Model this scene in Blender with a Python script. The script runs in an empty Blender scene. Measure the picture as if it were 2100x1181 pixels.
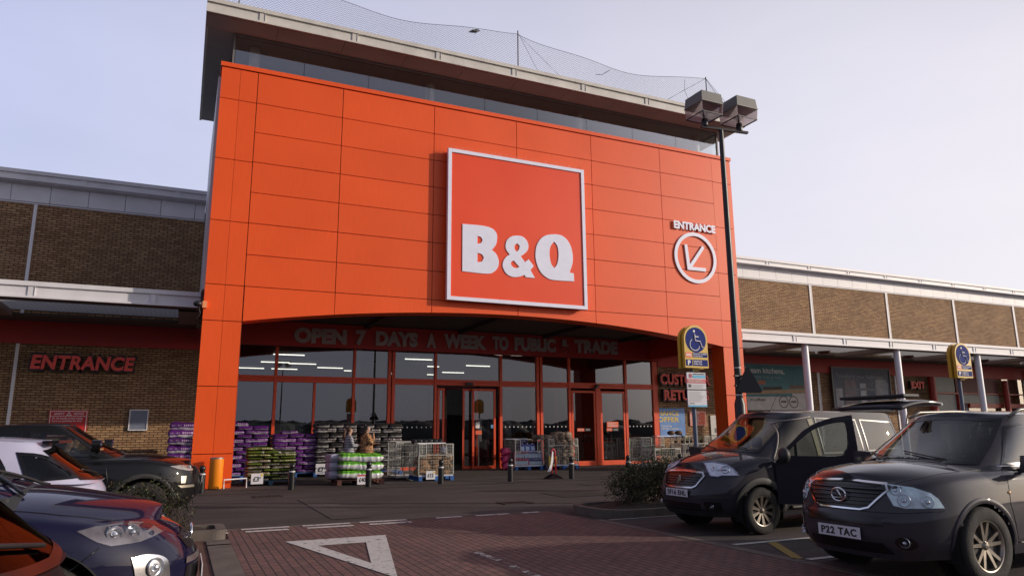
import bpy, bmesh, math, random
import numpy as np
from mathutils import Vector, Matrix, geometry
from mathutils.bvhtree import BVHTree
random.seed(7)
rad = math.radians
SC = bpy.context.scene
COL = SC.collection

# ------------------------------------------------------------------ camera, sky, sun, exposure
PITCH, ROLL, YAW, CAM_H = rad(11.38), rad(-0.44), rad(24.67), 1.5
fw = Vector((math.sin(YAW)*math.cos(PITCH), math.cos(YAW)*math.cos(PITCH), math.sin(PITCH)))
rt = Vector((math.cos(YAW), -math.sin(YAW), 0)); up = rt.cross(fw)
r2 = rt*math.cos(ROLL) + up*math.sin(ROLL); u2 = up*math.cos(ROLL) - rt*math.sin(ROLL)
cd = bpy.data.cameras.new('camera'); cam = bpy.data.objects.new('camera', cd); COL.objects.link(cam)
M3 = Matrix((r2, u2, -fw)).transposed()
cam.matrix_world = Matrix.Translation((0, 0, CAM_H)) @ M3.to_4x4()
cd.sensor_fit = 'HORIZONTAL'; cd.sensor_width = 36; cd.lens = 1463/2100*36; cd.clip_end = 3000; cd.clip_start = 0.05
SC.camera = cam
SUN = Vector((1.80, -1.0, 0.60)).normalized()
W = bpy.data.worlds.new('World'); SC.world = W; W.use_nodes = True
nt = W.node_tree; nt.nodes.clear()
wo = nt.nodes.new('ShaderNodeOutputWorld'); bg = nt.nodes.new('ShaderNodeBackground')
sky = nt.nodes.new('ShaderNodeTexSky'); sky.sky_type = 'NISHITA'; sky.sun_disc = False
sky.sun_elevation = math.asin(SUN.z); sky.sun_rotation = math.atan2(SUN.x, SUN.y)
sky.altitude = 50; sky.air_density = 1.0; sky.dust_density = 2.5; sky.ozone_density = 1.5
tc = nt.nodes.new('ShaderNodeTexCoord')
mp = nt.nodes.new('ShaderNodeMapping'); mp.inputs['Scale'].default_value = (1.2, 1.2, 4.0)
nz = nt.nodes.new('ShaderNodeTexNoise'); nz.inputs['Scale'].default_value = 1.6; nz.inputs['Detail'].default_value = 6; nz.inputs['Roughness'].default_value = 0.55
cr = nt.nodes.new('ShaderNodeValToRGB')
cr.color_ramp.elements[0].position = 0.3; cr.color_ramp.elements[0].color = (0.76, 0.76, 0.76, 1)
cr.color_ramp.elements[1].position = 0.75; cr.color_ramp.elements[1].color = (0.88, 0.88, 0.88, 1)
veil = nt.nodes.new('ShaderNodeMix'); veil.data_type = 'RGBA'
# thin high cloud, same unit as the sky; bluer away from the sun
vr = nt.nodes.new('ShaderNodeValToRGB'); vr.color_ramp.elements[0].position = 0.30; vr.color_ramp.elements[0].color = (.53, .56, .78, 1); vr.color_ramp.elements[1].position = 0.78; vr.color_ramp.elements[1].color = (.675, .635, .675, 1)
vsx = nt.nodes.new('ShaderNodeVectorMath'); vsx.operation = 'DOT_PRODUCT'; vsx.inputs[1].default_value = (.46, .04, -.10)
vad = nt.nodes.new('ShaderNodeMath'); vad.inputs[1].default_value = .40
vsc = nt.nodes.new('ShaderNodeVectorMath'); vsc.operation = 'SCALE'; vsc.inputs['Scale'].default_value = 10.6
L = nt.links.new
L(tc.outputs['Generated'], vsx.inputs[0]); L(vsx.outputs['Value'], vad.inputs[0]); L(vad.outputs[0], vr.inputs['Fac']); L(vr.outputs['Color'], vsc.inputs[0]); L(vsc.outputs[0], veil.inputs['B'])
L(tc.outputs['Generated'], mp.inputs['Vector']); L(mp.outputs['Vector'], nz.inputs['Vector'])
L(nz.outputs['Fac'], cr.inputs['Fac']); L(cr.outputs['Color'], veil.inputs['Factor'])
L(sky.outputs['Color'], veil.inputs['A'])
# the cloud veil is brighter on the sun's side
dot = nt.nodes.new('ShaderNodeVectorMath'); dot.operation = 'DOT_PRODUCT'; dot.inputs[1].default_value = SUN
L(tc.outputs['Generated'], dot.inputs[0])
mr = nt.nodes.new('ShaderNodeMapRange'); mr.inputs['From Min'].default_value = -0.5; mr.inputs['From Max'].default_value = 0.7
mr.inputs['To Min'].default_value = 0.80; mr.inputs['To Max'].default_value = 1.0
L(dot.outputs['Value'], mr.inputs['Value'])
# and thinner (darker) behind the viewer and overhead than over the store
dot2 = nt.nodes.new('ShaderNodeVectorMath'); dot2.operation = 'DOT_PRODUCT'; dot2.inputs[1].default_value = Vector((.25, .95, -.10)).normalized()
L(tc.outputs['Generated'], dot2.inputs[0])
mr2 = nt.nodes.new('ShaderNodeMapRange'); mr2.interpolation_type = 'SMOOTHSTEP'; mr2.inputs['From Min'].default_value = -0.25; mr2.inputs['From Max'].default_value = 0.75
mr2.inputs['To Min'].default_value = 0.74; mr2.inputs['To Max'].default_value = 1.46
L(dot2.outputs['Value'], mr2.inputs['Value'])
mr3 = nt.nodes.new('ShaderNodeMapRange'); mr3.interpolation_type = 'SMOOTHSTEP'; mr3.inputs['From Min'].default_value = 0.80; mr3.inputs['From Max'].default_value = 1.0
mr3.inputs['To Min'].default_value = 0.0; mr3.inputs['To Max'].default_value = 1.6
L(dot.outputs['Value'], mr3.inputs['Value'])
# overhead the veil is thin
sxyz = nt.nodes.new('ShaderNodeSeparateXYZ'); L(tc.outputs['Generated'], sxyz.inputs[0])
mr5 = nt.nodes.new('ShaderNodeMapRange'); mr5.interpolation_type = 'SMOOTHSTEP'; mr5.inputs['From Min'].default_value = 0.35; mr5.inputs['From Max'].default_value = 0.95
mr5.inputs['To Min'].default_value = 1.0; mr5.inputs['To Max'].default_value = 0.40
L(sxyz.outputs['Z'], mr5.inputs['Value'])
m6 = nt.nodes.new('ShaderNodeMath'); m6.operation = 'MULTIPLY'; L(mr2.outputs['Result'], m6.inputs[0]); L(mr5.outputs['Result'], m6.inputs[1])
m4 = nt.nodes.new('ShaderNodeMath'); m4.operation = 'MULTIPLY_ADD'; L(mr.outputs['Result'], m4.inputs[0]); L(m6.outputs[0], m4.inputs[1]); L(mr3.outputs['Result'], m4.inputs[2])
mul = nt.nodes.new('ShaderNodeVectorMath'); mul.operation = 'SCALE'
L(veil.outputs['Result'], mul.inputs[0]); L(m4.outputs[0], mul.inputs['Scale'])
L(mul.outputs['Vector'], bg.inputs['Color']); bg.inputs['Strength'].default_value = 0.10
L(bg.outputs['Background'], wo.inputs['Surface'])
sd = bpy.data.lights.new('sun', 'SUN'); sd.energy = 3.2; sd.angle = rad(0.6); sd.color = (1.0, 0.86, 0.70)
so = bpy.data.objects.new('sun', sd); COL.objects.link(so); so.rotation_euler = SUN.to_track_quat('Z', 'Y').to_euler()
so.location = (60, -30, 30)
vs = SC.view_settings; vs.view_transform = 'Standard'; vs.look = 'None'; vs.exposure = 0.0; vs.gamma = 1.0
SC.cycles.max_bounces = 8; SC.cycles.transparent_max_bounces = 24; SC.cycles.use_denoising = True

# ------------------------------------------------------------------ materials
MATS = {}
def mat(name, col=(.5, .5, .5), rough=.6, metal=0., coat=0., var=.12, vs=4., bump=0., bs=40., spec=.5, emit=None, rand=0.):
    if name in MATS: return MATS[name]
    m = bpy.data.materials.new(name); m.use_nodes = True; MATS[name] = m
    n = m.node_tree; b = n.nodes['Principled BSDF']; l = n.links.new
    b.inputs['Base Color'].default_value = (*col, 1); b.inputs['Roughness'].default_value = rough
    b.inputs['Metallic'].default_value = metal; b.inputs['Coat Weight'].default_value = coat
    b.inputs['Coat Roughness'].default_value = .03; b.inputs['Specular IOR Level'].default_value = spec
    tcn = n.nodes.new('ShaderNodeTexCoord')
    if var > 0 or rand > 0:
        t = n.nodes.new('ShaderNodeTexNoise'); t.inputs['Scale'].default_value = vs; t.inputs['Detail'].default_value = 5
        l(tcn.outputs['Object'], t.inputs['Vector'])
        r = n.nodes.new('ShaderNodeMapRange'); r.inputs['From Min'].default_value = .25; r.inputs['From Max'].default_value = .75
        r.inputs['To Min'].default_value = 1-var; r.inputs['To Max'].default_value = 1+var
        l(t.outputs['Fac'], r.inputs['Value'])
        out = r.outputs['Result']
        if rand > 0:
            oi = n.nodes.new('ShaderNodeObjectInfo'); q = n.nodes.new('ShaderNodeMapRange')
            q.inputs['To Min'].default_value = 1-rand; q.inputs['To Max'].default_value = 1+rand
            l(oi.outputs['Random'], q.inputs['Value'])
            mm = n.nodes.new('ShaderNodeMath'); mm.operation = 'MULTIPLY'; l(out, mm.inputs[0]); l(q.outputs['Result'], mm.inputs[1]); out = mm.outputs[0]
        s = n.nodes.new('ShaderNodeVectorMath'); s.operation = 'SCALE'; s.inputs[0].default_value = col
        l(out, s.inputs['Scale']); l(s.outputs['Vector'], b.inputs['Base Color'])
        # a little dirt in the gloss too
        r3 = n.nodes.new('ShaderNodeMapRange'); r3.inputs['To Min'].default_value = max(0.02, rough*.8); r3.inputs['To Max'].default_value = min(1, rough*1.2)
        l(t.outputs['Fac'], r3.inputs['Value']); l(r3.outputs['Result'], b.inputs['Roughness'])
    if bump > 0:
        t2 = n.nodes.new('ShaderNodeTexNoise'); t2.inputs['Scale'].default_value = bs; t2.inputs['Detail'].default_value = 4
        bn = n.nodes.new('ShaderNodeBump'); bn.inputs['Strength'].default_value = bump; bn.inputs['Distance'].default_value = .02
        l(tcn.outputs['Object'], t2.inputs['Vector']); l(t2.outputs['Fac'], bn.inputs['Height']); l(bn.outputs['Normal'], b.inputs['Normal'])
    if emit:
        b.inputs['Emission Color'].default_value = (*emit[0], 1); b.inputs['Emission Strength'].default_value = emit[1]
    return m

def brickmat(name, c1, c2, mortar, bw, rh, axes='XZ', var=.35, msize=.016, bump=.5, rough=.85, big=1.0):
    m = bpy.data.materials.new(name); m.use_nodes = True; MATS[name] = m
    n = m.node_tree; b = n.nodes['Principled BSDF']; l = n.links.new
    g = n.nodes.new('ShaderNodeTexCoord'); sp = n.nodes.new('ShaderNodeSeparateXYZ'); cb = n.nodes.new('ShaderNodeCombineXYZ')
    l(g.outputs['Object'], sp.inputs[0]); l(sp.outputs[axes[0]], cb.inputs['X']); l(sp.outputs[axes[1]], cb.inputs['Y'])
    # courses wander a little, so joints are not ruler lines
    wn = n.nodes.new('ShaderNodeTexNoise'); wn.inputs['Scale'].default_value = 1.3; l(cb.outputs[0], wn.inputs['Vector'])
    ws = n.nodes.new('ShaderNodeVectorMath'); ws.operation = 'SCALE'; ws.inputs['Scale'].default_value = .005*big; l(wn.outputs['Color'], ws.inputs[0])
    wa = n.nodes.new('ShaderNodeVectorMath'); l(cb.outputs[0], wa.inputs[0]); l(ws.outputs[0], wa.inputs[1])
    k = n.nodes.new('ShaderNodeTexBrick'); k.inputs['Scale'].default_value = 1; k.inputs['Brick Width'].default_value = bw; k.inputs['Row Height'].default_value = rh
    k.inputs['Mortar Size'].default_value = msize; k.inputs['Mortar Smooth'].default_value = .3; k.inputs['Bias'].default_value = 0
    k.inputs['Color1'].default_value = (*c1, 1); k.inputs['Color2'].default_value = (*c2, 1); k.inputs['Mortar'].default_value = (*mortar, 1)
    l(wa.outputs[0], k.inputs['Vector'])
    t = n.nodes.new('ShaderNodeTexNoise'); t.inputs['Scale'].default_value = .7; t.inputs['Detail'].default_value = 6; l(cb.outputs[0], t.inputs['Vector'])
    t3 = n.nodes.new('ShaderNodeTexNoise'); t3.inputs['Scale'].default_value = 9; t3.inputs['Detail'].default_value = 4; l(cb.outputs[0], t3.inputs['Vector'])
    ad = n.nodes.new('ShaderNodeMath'); l(t.outputs['Fac'], ad.inputs[0]); l(t3.outputs['Fac'], ad.inputs[1])
    r = n.nodes.new('ShaderNodeMapRange'); r.inputs['From Min'].default_value = .6; r.inputs['From Max'].default_value = 1.4; r.inputs['To Min'].default_value = 1-var; r.inputs['To Max'].default_value = 1+var
    l(ad.outputs[0], r.inputs['Value'])
    s = n.nodes.new('ShaderNodeVectorMath'); s.operation = 'SCALE'; l(k.outputs['Color'], s.inputs[0]); l(r.outputs['Result'], s.inputs['Scale'])
    l(s.outputs['Vector'], b.inputs['Base Color']); b.inputs['Roughness'].default_value = rough
    bn = n.nodes.new('ShaderNodeBump'); bn.inputs['Strength'].default_value = bump; bn.inputs['Distance'].default_value = .01; bn.invert = True
    l(k.outputs['Fac'], bn.inputs['Height']); l(bn.outputs['Normal'], b.inputs['Normal'])
    return m

def glassmat(name, tint=(.6, .62, .62), refl=1.0, rough=.0):
    m = bpy.data.materials.new(name); m.use_nodes = True; MATS[name] = m
    n = m.node_tree; n.nodes.clear(); l = n.links.new
    o = n.nodes.new('ShaderNodeOutputMaterial'); mx = n.nodes.new('ShaderNodeMixShader'); tr = n.nodes.new('ShaderNodeBsdfTransparent'); gl = n.nodes.new('ShaderNodeBsdfGlossy')
    lw = n.nodes.new('ShaderNodeLayerWeight'); lw.inputs['Blend'].default_value = .5
    pw = n.nodes.new('ShaderNodeMath'); pw.operation = 'POWER'; pw.inputs[1].default_value = 4.2; l(lw.outputs['Facing'], pw.inputs[0])
    fr = n.nodes.new('ShaderNodeMath'); fr.operation = 'MULTIPLY_ADD'; fr.inputs[1].default_value = .80; fr.inputs[2].default_value = .075; l(pw.outputs[0], fr.inputs[0])
    tr.inputs['Color'].default_value = (*tint, 1); gl.inputs['Roughness'].default_value = rough
    mm = n.nodes.new('ShaderNodeMath'); mm.operation = 'MULTIPLY'; mm.use_clamp = True; mm.inputs[1].default_value = refl
    l(fr.outputs[0], mm.inputs[0]); l(mm.outputs[0], mx.inputs[0]); l(tr.outputs[0], mx.inputs[1]); l(gl.outputs[0], mx.inputs[2]); l(mx.outputs[0], o.inputs[0])
    return m

def wornpaint(name, col, wear=.45, scale=9.):
    m = bpy.data.materials.new(name); m.use_nodes = True; MATS[name] = m
    n = m.node_tree; b = n.nodes['Principled BSDF']; l = n.links.new; b.inputs['Roughness'].default_value = .8
    o = n.nodes['Material Output']; mx = n.nodes.new('ShaderNodeMixShader'); tr = n.nodes.new('ShaderNodeBsdfTransparent')
    g = n.nodes.new('ShaderNodeTexCoord'); t = n.nodes.new('ShaderNodeTexNoise'); t.inputs['Scale'].default_value = scale; t.inputs['Detail'].default_value = 7; t.inputs['Roughness'].default_value = .7
    l(g.outputs['Object'], t.inputs['Vector'])
    r = n.nodes.new('ShaderNodeMapRange'); r.inputs['From Min'].default_value = wear-.03; r.inputs['From Max'].default_value = wear+.03; l(t.outputs['Fac'], r.inputs['Value'])
    t2 = n.nodes.new('ShaderNodeTexNoise'); t2.inputs['Scale'].default_value = 30; l(g.outputs['Object'], t2.inputs['Vector'])
    r2_ = n.nodes.new('ShaderNodeMapRange'); r2_.inputs['To Min'].default_value = .6; r2_.inputs['To Max'].default_value = 1.2; l(t2.outputs['Fac'], r2_.inputs['Value'])
    s = n.nodes.new('ShaderNodeVectorMath'); s.operation = 'SCALE'; s.inputs[0].default_value = col; l(r2_.outputs[0], s.inputs['Scale']); l(s.outputs[0], b.inputs['Base Color'])
    l(r.outputs[0], mx.inputs[0]); l(tr.outputs[0], mx.inputs[1]); l(b.outputs[0], mx.inputs[2]); l(mx.outputs[0], o.inputs[0])
    return m

def bagmat(name, base, stripe, prnt, zlo=-.25, logo=True):
    """plastic sack: coloured film, pale underside band, row of small prints"""
    m = bpy.data.materials.new(name); m.use_nodes = True; MATS[name] = m
    n = m.node_tree; b = n.nodes['Principled BSDF']; l = n.links.new; b.inputs['Roughness'].default_value = .32
    g = n.nodes.new('ShaderNodeTexCoord'); sp = n.nodes.new('ShaderNodeSeparateXYZ'); l(g.outputs['Generated'], sp.inputs[0])
    oi = n.nodes.new('ShaderNodeObjectInfo')
    def math_(op, a, c):
        q = n.nodes.new('ShaderNodeMath'); q.operation = op
        for i, v in enumerate((a, c)):
            if isinstance(v, (int, float)): q.inputs[i].default_value = v
            else: l(v, q.inputs[i])
        return q.outputs[0]
    z = sp.outputs['Z']; x = sp.outputs['X']
    wob = n.nodes.new('ShaderNodeTexNoise'); wob.inputs['Scale'].default_value = 5; l(g.outputs['Object'], wob.inputs['Vector'])
    zz = math_('ADD', z, math_('MULTIPLY', math_('SUBTRACT', wob.outputs['Fac'], .5), .35))
    low = math_('LESS_THAN', zz, .5+zlo)
    dots = math_('LESS_THAN', math_('ABSOLUTE', math_('SUBTRACT', math_('FRACT', math_('MULTIPLY', x, 13), 0), .5), 0), .30)
    band = math_('MULTIPLY', math_('GREATER_THAN', z, .5), math_('LESS_THAN', z, .68))
    rng = math_('MULTIPLY', math_('GREATER_THAN', x, .56), math_('LESS_THAN', x, .92))
    pr = math_('MULTIPLY', math_('MULTIPLY', dots, band), rng)
    t3 = n.nodes.new('ShaderNodeTexNoise'); t3.inputs['Scale'].default_value = 30; l(g.outputs['Object'], t3.inputs['Vector'])
    wr = math_('MULTIPLY', math_('GREATER_THAN', t3.outputs['Fac'], .56), math_('MULTIPLY', math_('LESS_THAN', x, .45), math_('MULTIPLY', math_('GREATER_THAN', x, .1), band)))
    pr = math_('MAXIMUM', pr, math_('MULTIPLY', wr, .7))
    m1 = n.nodes.new('ShaderNodeMix'); m1.data_type = 'RGBA'; m1.inputs['A'].default_value = (*base, 1); m1.inputs['B'].default_value = (*prnt, 1)
    if logo: l(pr, m1.inputs['Factor'])
    else: m1.inputs['Factor'].default_value = 0
    m2 = n.nodes.new('ShaderNodeMix'); m2.data_type = 'RGBA'; m2.inputs['B'].default_value = (*stripe, 1); l(m1.outputs['Result'], m2.inputs['A']); l(low, m2.inputs['Factor'])
    rr = n.nodes.new('ShaderNodeMapRange'); rr.inputs['To Min'].default_value = .75; rr.inputs['To Max'].default_value = 1.25; l(oi.outputs['Random'], rr.inputs['Value'])
    s = n.nodes.new('ShaderNodeVectorMath'); s.operation = 'SCALE'; l(m2.outputs['Result'], s.inputs[0]); l(rr.outputs[0], s.inputs['Scale']); l(s.outputs[0], b.inputs['Base Color'])
    t2 = n.nodes.new('ShaderNodeTexNoise'); t2.inputs['Scale'].default_value = 14; t2.inputs['Detail'].default_value = 3; l(g.outputs['Object'], t2.inputs['Vector'])
    bn = n.nodes.new('ShaderNodeBump'); bn.inputs['Strength'].default_value = .7; bn.inputs['Distance'].default_value = .03; l(t2.outputs['Fac'], bn.inputs['Height']); l(bn.outputs['Normal'], b.inputs['Normal'])
    return m

# ------------------------------------------------------------------ mesh helpers
class MB:
    def __init__(s): s.v = []; s.f = []; s.mi = []; s.cur = 0
    def add(s, vs, fs):
        o = len(s.v); s.v += [tuple(p) for p in vs]
        for f in fs: s.f.append(tuple(i+o for i in f)); s.mi.append(s.cur)
        return s
    def m(s, i): s.cur = i; return s
    def box(s, x0, x1, y0, y1, z0, z1):
        return s.add([(x0,y0,z0),(x1,y0,z0),(x1,y1,z0),(x0,y1,z0),(x0,y0,z1),(x1,y0,z1),(x1,y1,z1),(x0,y1,z1)],
                     [(0,3,2,1),(4,5,6,7),(0,1,5,4),(1,2,6,5),(2,3,7,6),(3,0,4,7)])
    def bar(s, a, b, w, h=None, upv=(0,0,1)):
        a = Vector(a); b = Vector(b); d = (b-a).normalized(); u = Vector(upv)
        if abs(d.dot(u)) > .98: u = Vector((0,1,0))
        r = d.cross(u).normalized(); u = r.cross(d); h = h or w
        P = []
        for p in (a, b):
            for i, j in ((-1,-1),(1,-1),(1,1),(-1,1)): P.append(p + r*(i*w/2) + u*(j*h/2))
        return s.add(P, [(0,1,2,3),(7,6,5,4),(0,4,5,1),(1,5,6,2),(2,6,7,3),(3,7,4,0)])
    def tube(s, pts, r, seg=8, caps=True, r1=None):
        pts = [Vector(p) for p in pts]; n = len(pts); P = []; F = []
        pu = None
        for i, p in enumerate(pts):
            d = (pts[min(i+1,n-1)]-pts[max(i-1,0)]).normalized()
            u = Vector((0,0,1)) if pu is None else pu
            if abs(d.dot(u)) > .98: u = Vector((1,0,0))
            a = d.cross(u).normalized(); u = a.cross(d); pu = u
            rr = (r[i] if isinstance(r, (list, tuple)) else (r if r1 is None else r + (r1-r)*i/(n-1)))
            for k in range(seg):
                t = 2*math.pi*k/seg; P.append(p + a*(rr*math.cos(t)) + u*(rr*math.sin(t)))
        for i in range(n-1):
            for k in range(seg):
                k2 = (k+1) % seg; F.append((i*seg+k, i*seg+k2, (i+1)*seg+k2, (i+1)*seg+k))
        if caps: F.append(tuple(range(seg-1, -1, -1))); F.append(tuple((n-1)*seg+k for k in range(seg)))
        return s.add(P, F)
    def lathe(s, prof, c=(0,0,0), seg=24, axis='z', a0=0, a1=2*math.pi):
        n = len(prof); P = []; F = []
        full = abs(a1-a0-2*math.pi) < 1e-6; m_ = seg if full else seg+1
        for k in range(m_):
            t = a0+(a1-a0)*k/seg; ct, st = math.cos(t), math.sin(t)
            for r, z in prof:
                if axis == 'z': P.append((c[0]+r*ct, c[1]+r*st, c[2]+z))
                elif axis == 'y': P.append((c[0]+r*ct, c[1]+z, c[2]+r*st))
                else: P.append((c[0]+z, c[1]+r*ct, c[2]+r*st))
        for k in range(seg):
            k2 = (k+1) % m_
            for i in range(n-1): F.append((k*n+i, k2*n+i, k2*n+i+1, k*n+i+1))
        return s.add(P, F)
    def ell(s, c, r, seg=14, rows=9, jit=0.):
        P = []; F = []
        for i in range(rows+1):
            ph = math.pi*i/rows
            for k in range(seg):
                t = 2*math.pi*k/seg; j = 1+random.uniform(-jit, jit)
                P.append((c[0]+r[0]*j*math.sin(ph)*math.cos(t), c[1]+r[1]*j*math.sin(ph)*math.sin(t), c[2]+r[2]*j*math.cos(ph)))
        for i in range(rows):
            for k in range(seg):
                k2 = (k+1) % seg; F.append((i*seg+k, (i+1)*seg+k, (i+1)*seg+k2, i*seg+k2))
        return s.add(P, F)
    def prism(s, poly, a, b, ax='y', holes=()):
        """poly in (x,z) extruded y a..b ('y'); in (x,y) z a..b ('z'); in (y,z) x a..b ('x')"""
        loops = [list(poly)] + [list(h) for h in holes]
        vs = []; es = []
        for lp in loops:
            o = len(vs); vs += [Vector(p) for p in lp]; es += [(o+i, o+(i+1) % len(lp)) for i in range(len(lp))]
        r = geometry.delaunay_2d_cdt(vs, es, [], 1, 1e-6)
        V2, FT = r[0], r[2]
        def inpoly(p, lp):
            c = False; j = len(lp)-1
            for i in range(len(lp)):
                if (lp[i][1] > p[1]) != (lp[j][1] > p[1]) and p[0] < (lp[j][0]-lp[i][0])*(p[1]-lp[i][1])/(lp[j][1]-lp[i][1])+lp[i][0]: c = not c
                j = i
            return c
        tri = []
        for f in FT:
            cx = sum(V2[i][0] for i in f)/len(f); cy = sum(V2[i][1] for i in f)/len(f)
            if inpoly((cx, cy), loops[0]) and not any(inpoly((cx, cy), h) for h in loops[1:]): tri.append(tuple(f))
        def T(p, d): return {'y': (p[0], d, p[1]), 'z': (p[0], p[1], d), 'x': (d, p[0], p[1])}[ax]
        n = len(V2)
        F = [t for t in tri] + [tuple(i+n for i in reversed(t)) for t in tri]
        s.add([T(p, a) for p in V2]+[T(p, b) for p in V2], F)
        for lp in loops:
            m_ = len(lp)
            s.add([T(p, a) for p in lp]+[T(p, b) for p in lp], [(i, (i+1) % m_, (i+1) % m_+m_, i+m_) for i in range(m_)])
        return s
    def sheet(s, poly, z):
        return s.add([(x, y, z) for x, y in poly], [tuple(range(len(poly)))])
    def build(s, name, mats, parent=None, smooth=False, loc=None, rot=None, bevel=0, link=True):
        me = bpy.data.meshes.new(name); me.from_pydata(s.v, [], s.f)
        if not isinstance(mats, (list, tuple)): mats = [mats]
        for m_ in mats: me.materials.append(m_)
        me.polygons.foreach_set('material_index', s.mi)
        bm = bmesh.new(); bm.from_mesh(me); bmesh.ops.recalc_face_normals(bm, faces=bm.faces); bm.to_mesh(me); bm.free()
        if smooth is True:
            me.polygons.foreach_set('use_smooth', [True]*len(me.polygons))
        elif smooth: me.polygons.foreach_set('use_smooth', [True]*len(me.polygons)); me.set_sharp_from_angle(angle=rad(smooth))
        o = bpy.data.objects.new(name, me)
        if link: COL.objects.link(o)
        if parent: o.parent = parent
        if loc is not None: o.location = loc
        if rot is not None: o.rotation_euler = rot
        if bevel:
            b = o.modifiers.new('bevel', 'BEVEL'); b.width = bevel; b.segments = 2; b.limit_method = 'ANGLE'
        return o

def tag(o, label=None, cat=None, group=None, kind=None):
    if label: o['label'] = label
    if cat: o['category'] = cat
    if group: o['group'] = group
    if kind: o['kind'] = kind
    return o
def empty(name, loc=(0,0,0), rz=0.):
    o = bpy.data.objects.new(name, None); COL.objects.link(o); o.location = loc; o.rotation_euler = (0,0,rz); o.empty_display_size = .3
    return o
def kids(o): return [c for c in bpy.data.objects if c.parent == o]
def clone(o, loc=None, rz=None, label=None, parent=None):
    c = o.copy(); COL.objects.link(c); c.parent = parent
    if loc is not None: c.location = loc
    if rz is not None: c.rotation_euler = (0,0,rz)
    if label: c['label'] = label
    for k in kids(o): clone(k, parent=c)
    return c

def text(s, box, name, m, parent=None, depth=.01, bold=0., font=None, plane='xz', italic=0., spacing=1.0, loc=None, rot=None, at=0.):
    """lettering filling box=(u0,u1,v0,v1); plane xz faces -Y at y=at"""
    cu = bpy.data.curves.new(name, 'FONT'); cu.body = s; cu.size = 1; cu.extrude = .5; cu.offset = bold; cu.space_character = spacing; cu.shear = italic
    cu.resolution_u = 4
    t = bpy.data.objects.new(name, cu); COL.objects.link(t); bpy.context.view_layer.update()
    me = bpy.data.meshes.new_from_object(t.evaluated_get(bpy.context.evaluated_depsgraph_get()))
    bpy.data.objects.remove(t); bpy.data.curves.remove(cu)
    co = np.empty(len(me.vertices)*3); me.vertices.foreach_get('co', co); co = co.reshape(-1, 3)
    mn = co.min(0); mx = co.max(0)
    u0, u1, v0, v1 = box
    u = u0+(co[:,0]-mn[0])/(mx[0]-mn[0])*(u1-u0); v = v0+(co[:,1]-mn[1])/(mx[1]-mn[1])*(v1-v0); w = at-(co[:,2]-mn[2])/(mx[2]-mn[2])*depth
    if plane == 'xz': out = np.stack([u, w, v], 1)
    else: out = np.stack([u, v, -w], 1)
    me.vertices.foreach_set('co', out.ravel()); me.materials.clear(); me.materials.append(m)
    o = bpy.data.objects.new(name, me); COL.objects.link(o)
    if parent: o.parent = parent
    if loc is not None: o.location = loc
    if rot is not None: o.rotation_euler = rot
    return o

def smoothloop(pts, n=5, corner=50):
    """Catmull-Rom through the points, sharp where the turn is large"""
    P = [Vector(p) for p in pts]; m_ = len(P); out = []
    def sharp(i):
        a = (P[i]-P[i-1]).normalized(); b = (P[(i+1) % m_]-P[i]).normalized()
        return a.angle(b, 0) > rad(corner)
    S = [sharp(i) for i in range(m_)]
    for i in range(m_):
        p1, p2 = P[i], P[(i+1) % m_]
        p0 = P[i-1] if not S[i] else p1*2-p2
        p3 = P[(i+2) % m_] if not S[(i+1) % m_] else p2*2-p1
        for k in range(n):
            t = k/n
            out.append(((2*p1+(p2-p0)*t+(2*p0-5*p1+4*p2-p3)*t*t+(3*p1-p0-3*p2+p3)*t**3)*.5)[:])
    return [(p[0], p[1]) for p in out]

ORANGE = mat('orange_cladding', (.78, .088, .007), .45, var=.05, vs=.5, bump=.05, bs=.9, spec=.4)
def island_tone(m, amt):
    n = m.node_tree; b = n.nodes['Principled BSDF']; src = b.inputs['Base Color'].links[0].from_socket
    g = n.nodes.new('ShaderNodeNewGeometry'); r = n.nodes.new('ShaderNodeMapRange'); r.inputs['To Min'].default_value = 1-amt; r.inputs['To Max'].default_value = 1+amt
    n.links.new(g.outputs['Random Per Island'], r.inputs['Value']); v = n.nodes.new('ShaderNodeVectorMath'); v.operation = 'SCALE'; n.links.new(src, v.inputs[0]); n.links.new(r.outputs[0], v.inputs['Scale'])
    st = n.nodes.new('ShaderNodeTexNoise'); st.inputs['Detail'].default_value = 5; mp_ = n.nodes.new('ShaderNodeMapping'); mp_.inputs['Scale'].default_value = (7,7,.35); tc_ = n.nodes.new('ShaderNodeTexCoord'); n.links.new(tc_.outputs['Object'], mp_.inputs['Vector']); n.links.new(mp_.outputs[0], st.inputs['Vector'])
    r2 = n.nodes.new('ShaderNodeMapRange'); r2.inputs['From Min'].default_value = .35; r2.inputs['From Max'].default_value = .75; r2.inputs['To Min'].default_value = 1.02; r2.inputs['To Max'].default_value = .93; n.links.new(st.outputs['Fac'], r2.inputs['Value'])
    v2 = n.nodes.new('ShaderNodeVectorMath'); v2.operation = 'SCALE'; n.links.new(v.outputs[0], v2.inputs[0]); n.links.new(r2.outputs[0], v2.inputs['Scale']); n.links.new(v2.outputs[0], b.inputs['Base Color'])
island_tone(ORANGE, .035)
ORANGE_TRIM = mat('orange_frame', (.74, .075, .015), .45, var=.08)
RED_BAND = mat('red_fascia', (.44, .030, .022), .55, var=.1, vs=1)
WHITE_METAL = mat('white_metal', (.68, .67, .69), .5, var=.10, vs=1.2)
WHITE_SIGN = mat('white_letter', (.74, .76, .90), .45, var=.04)
DARK_GAP = mat('joint_shadow', (.03, .008, .005), .9, var=0)
GREY_SOFFIT = mat('grey_soffit', (.34, .325, .315), .7, var=.12, vs=.8)
DARK_CEIL = mat('dark_soffit', (.06, .06, .055), .8, var=.15, vs=.8)
BLACK = mat('black_plastic', (.012, .012, .013), .45, var=.2)
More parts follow.
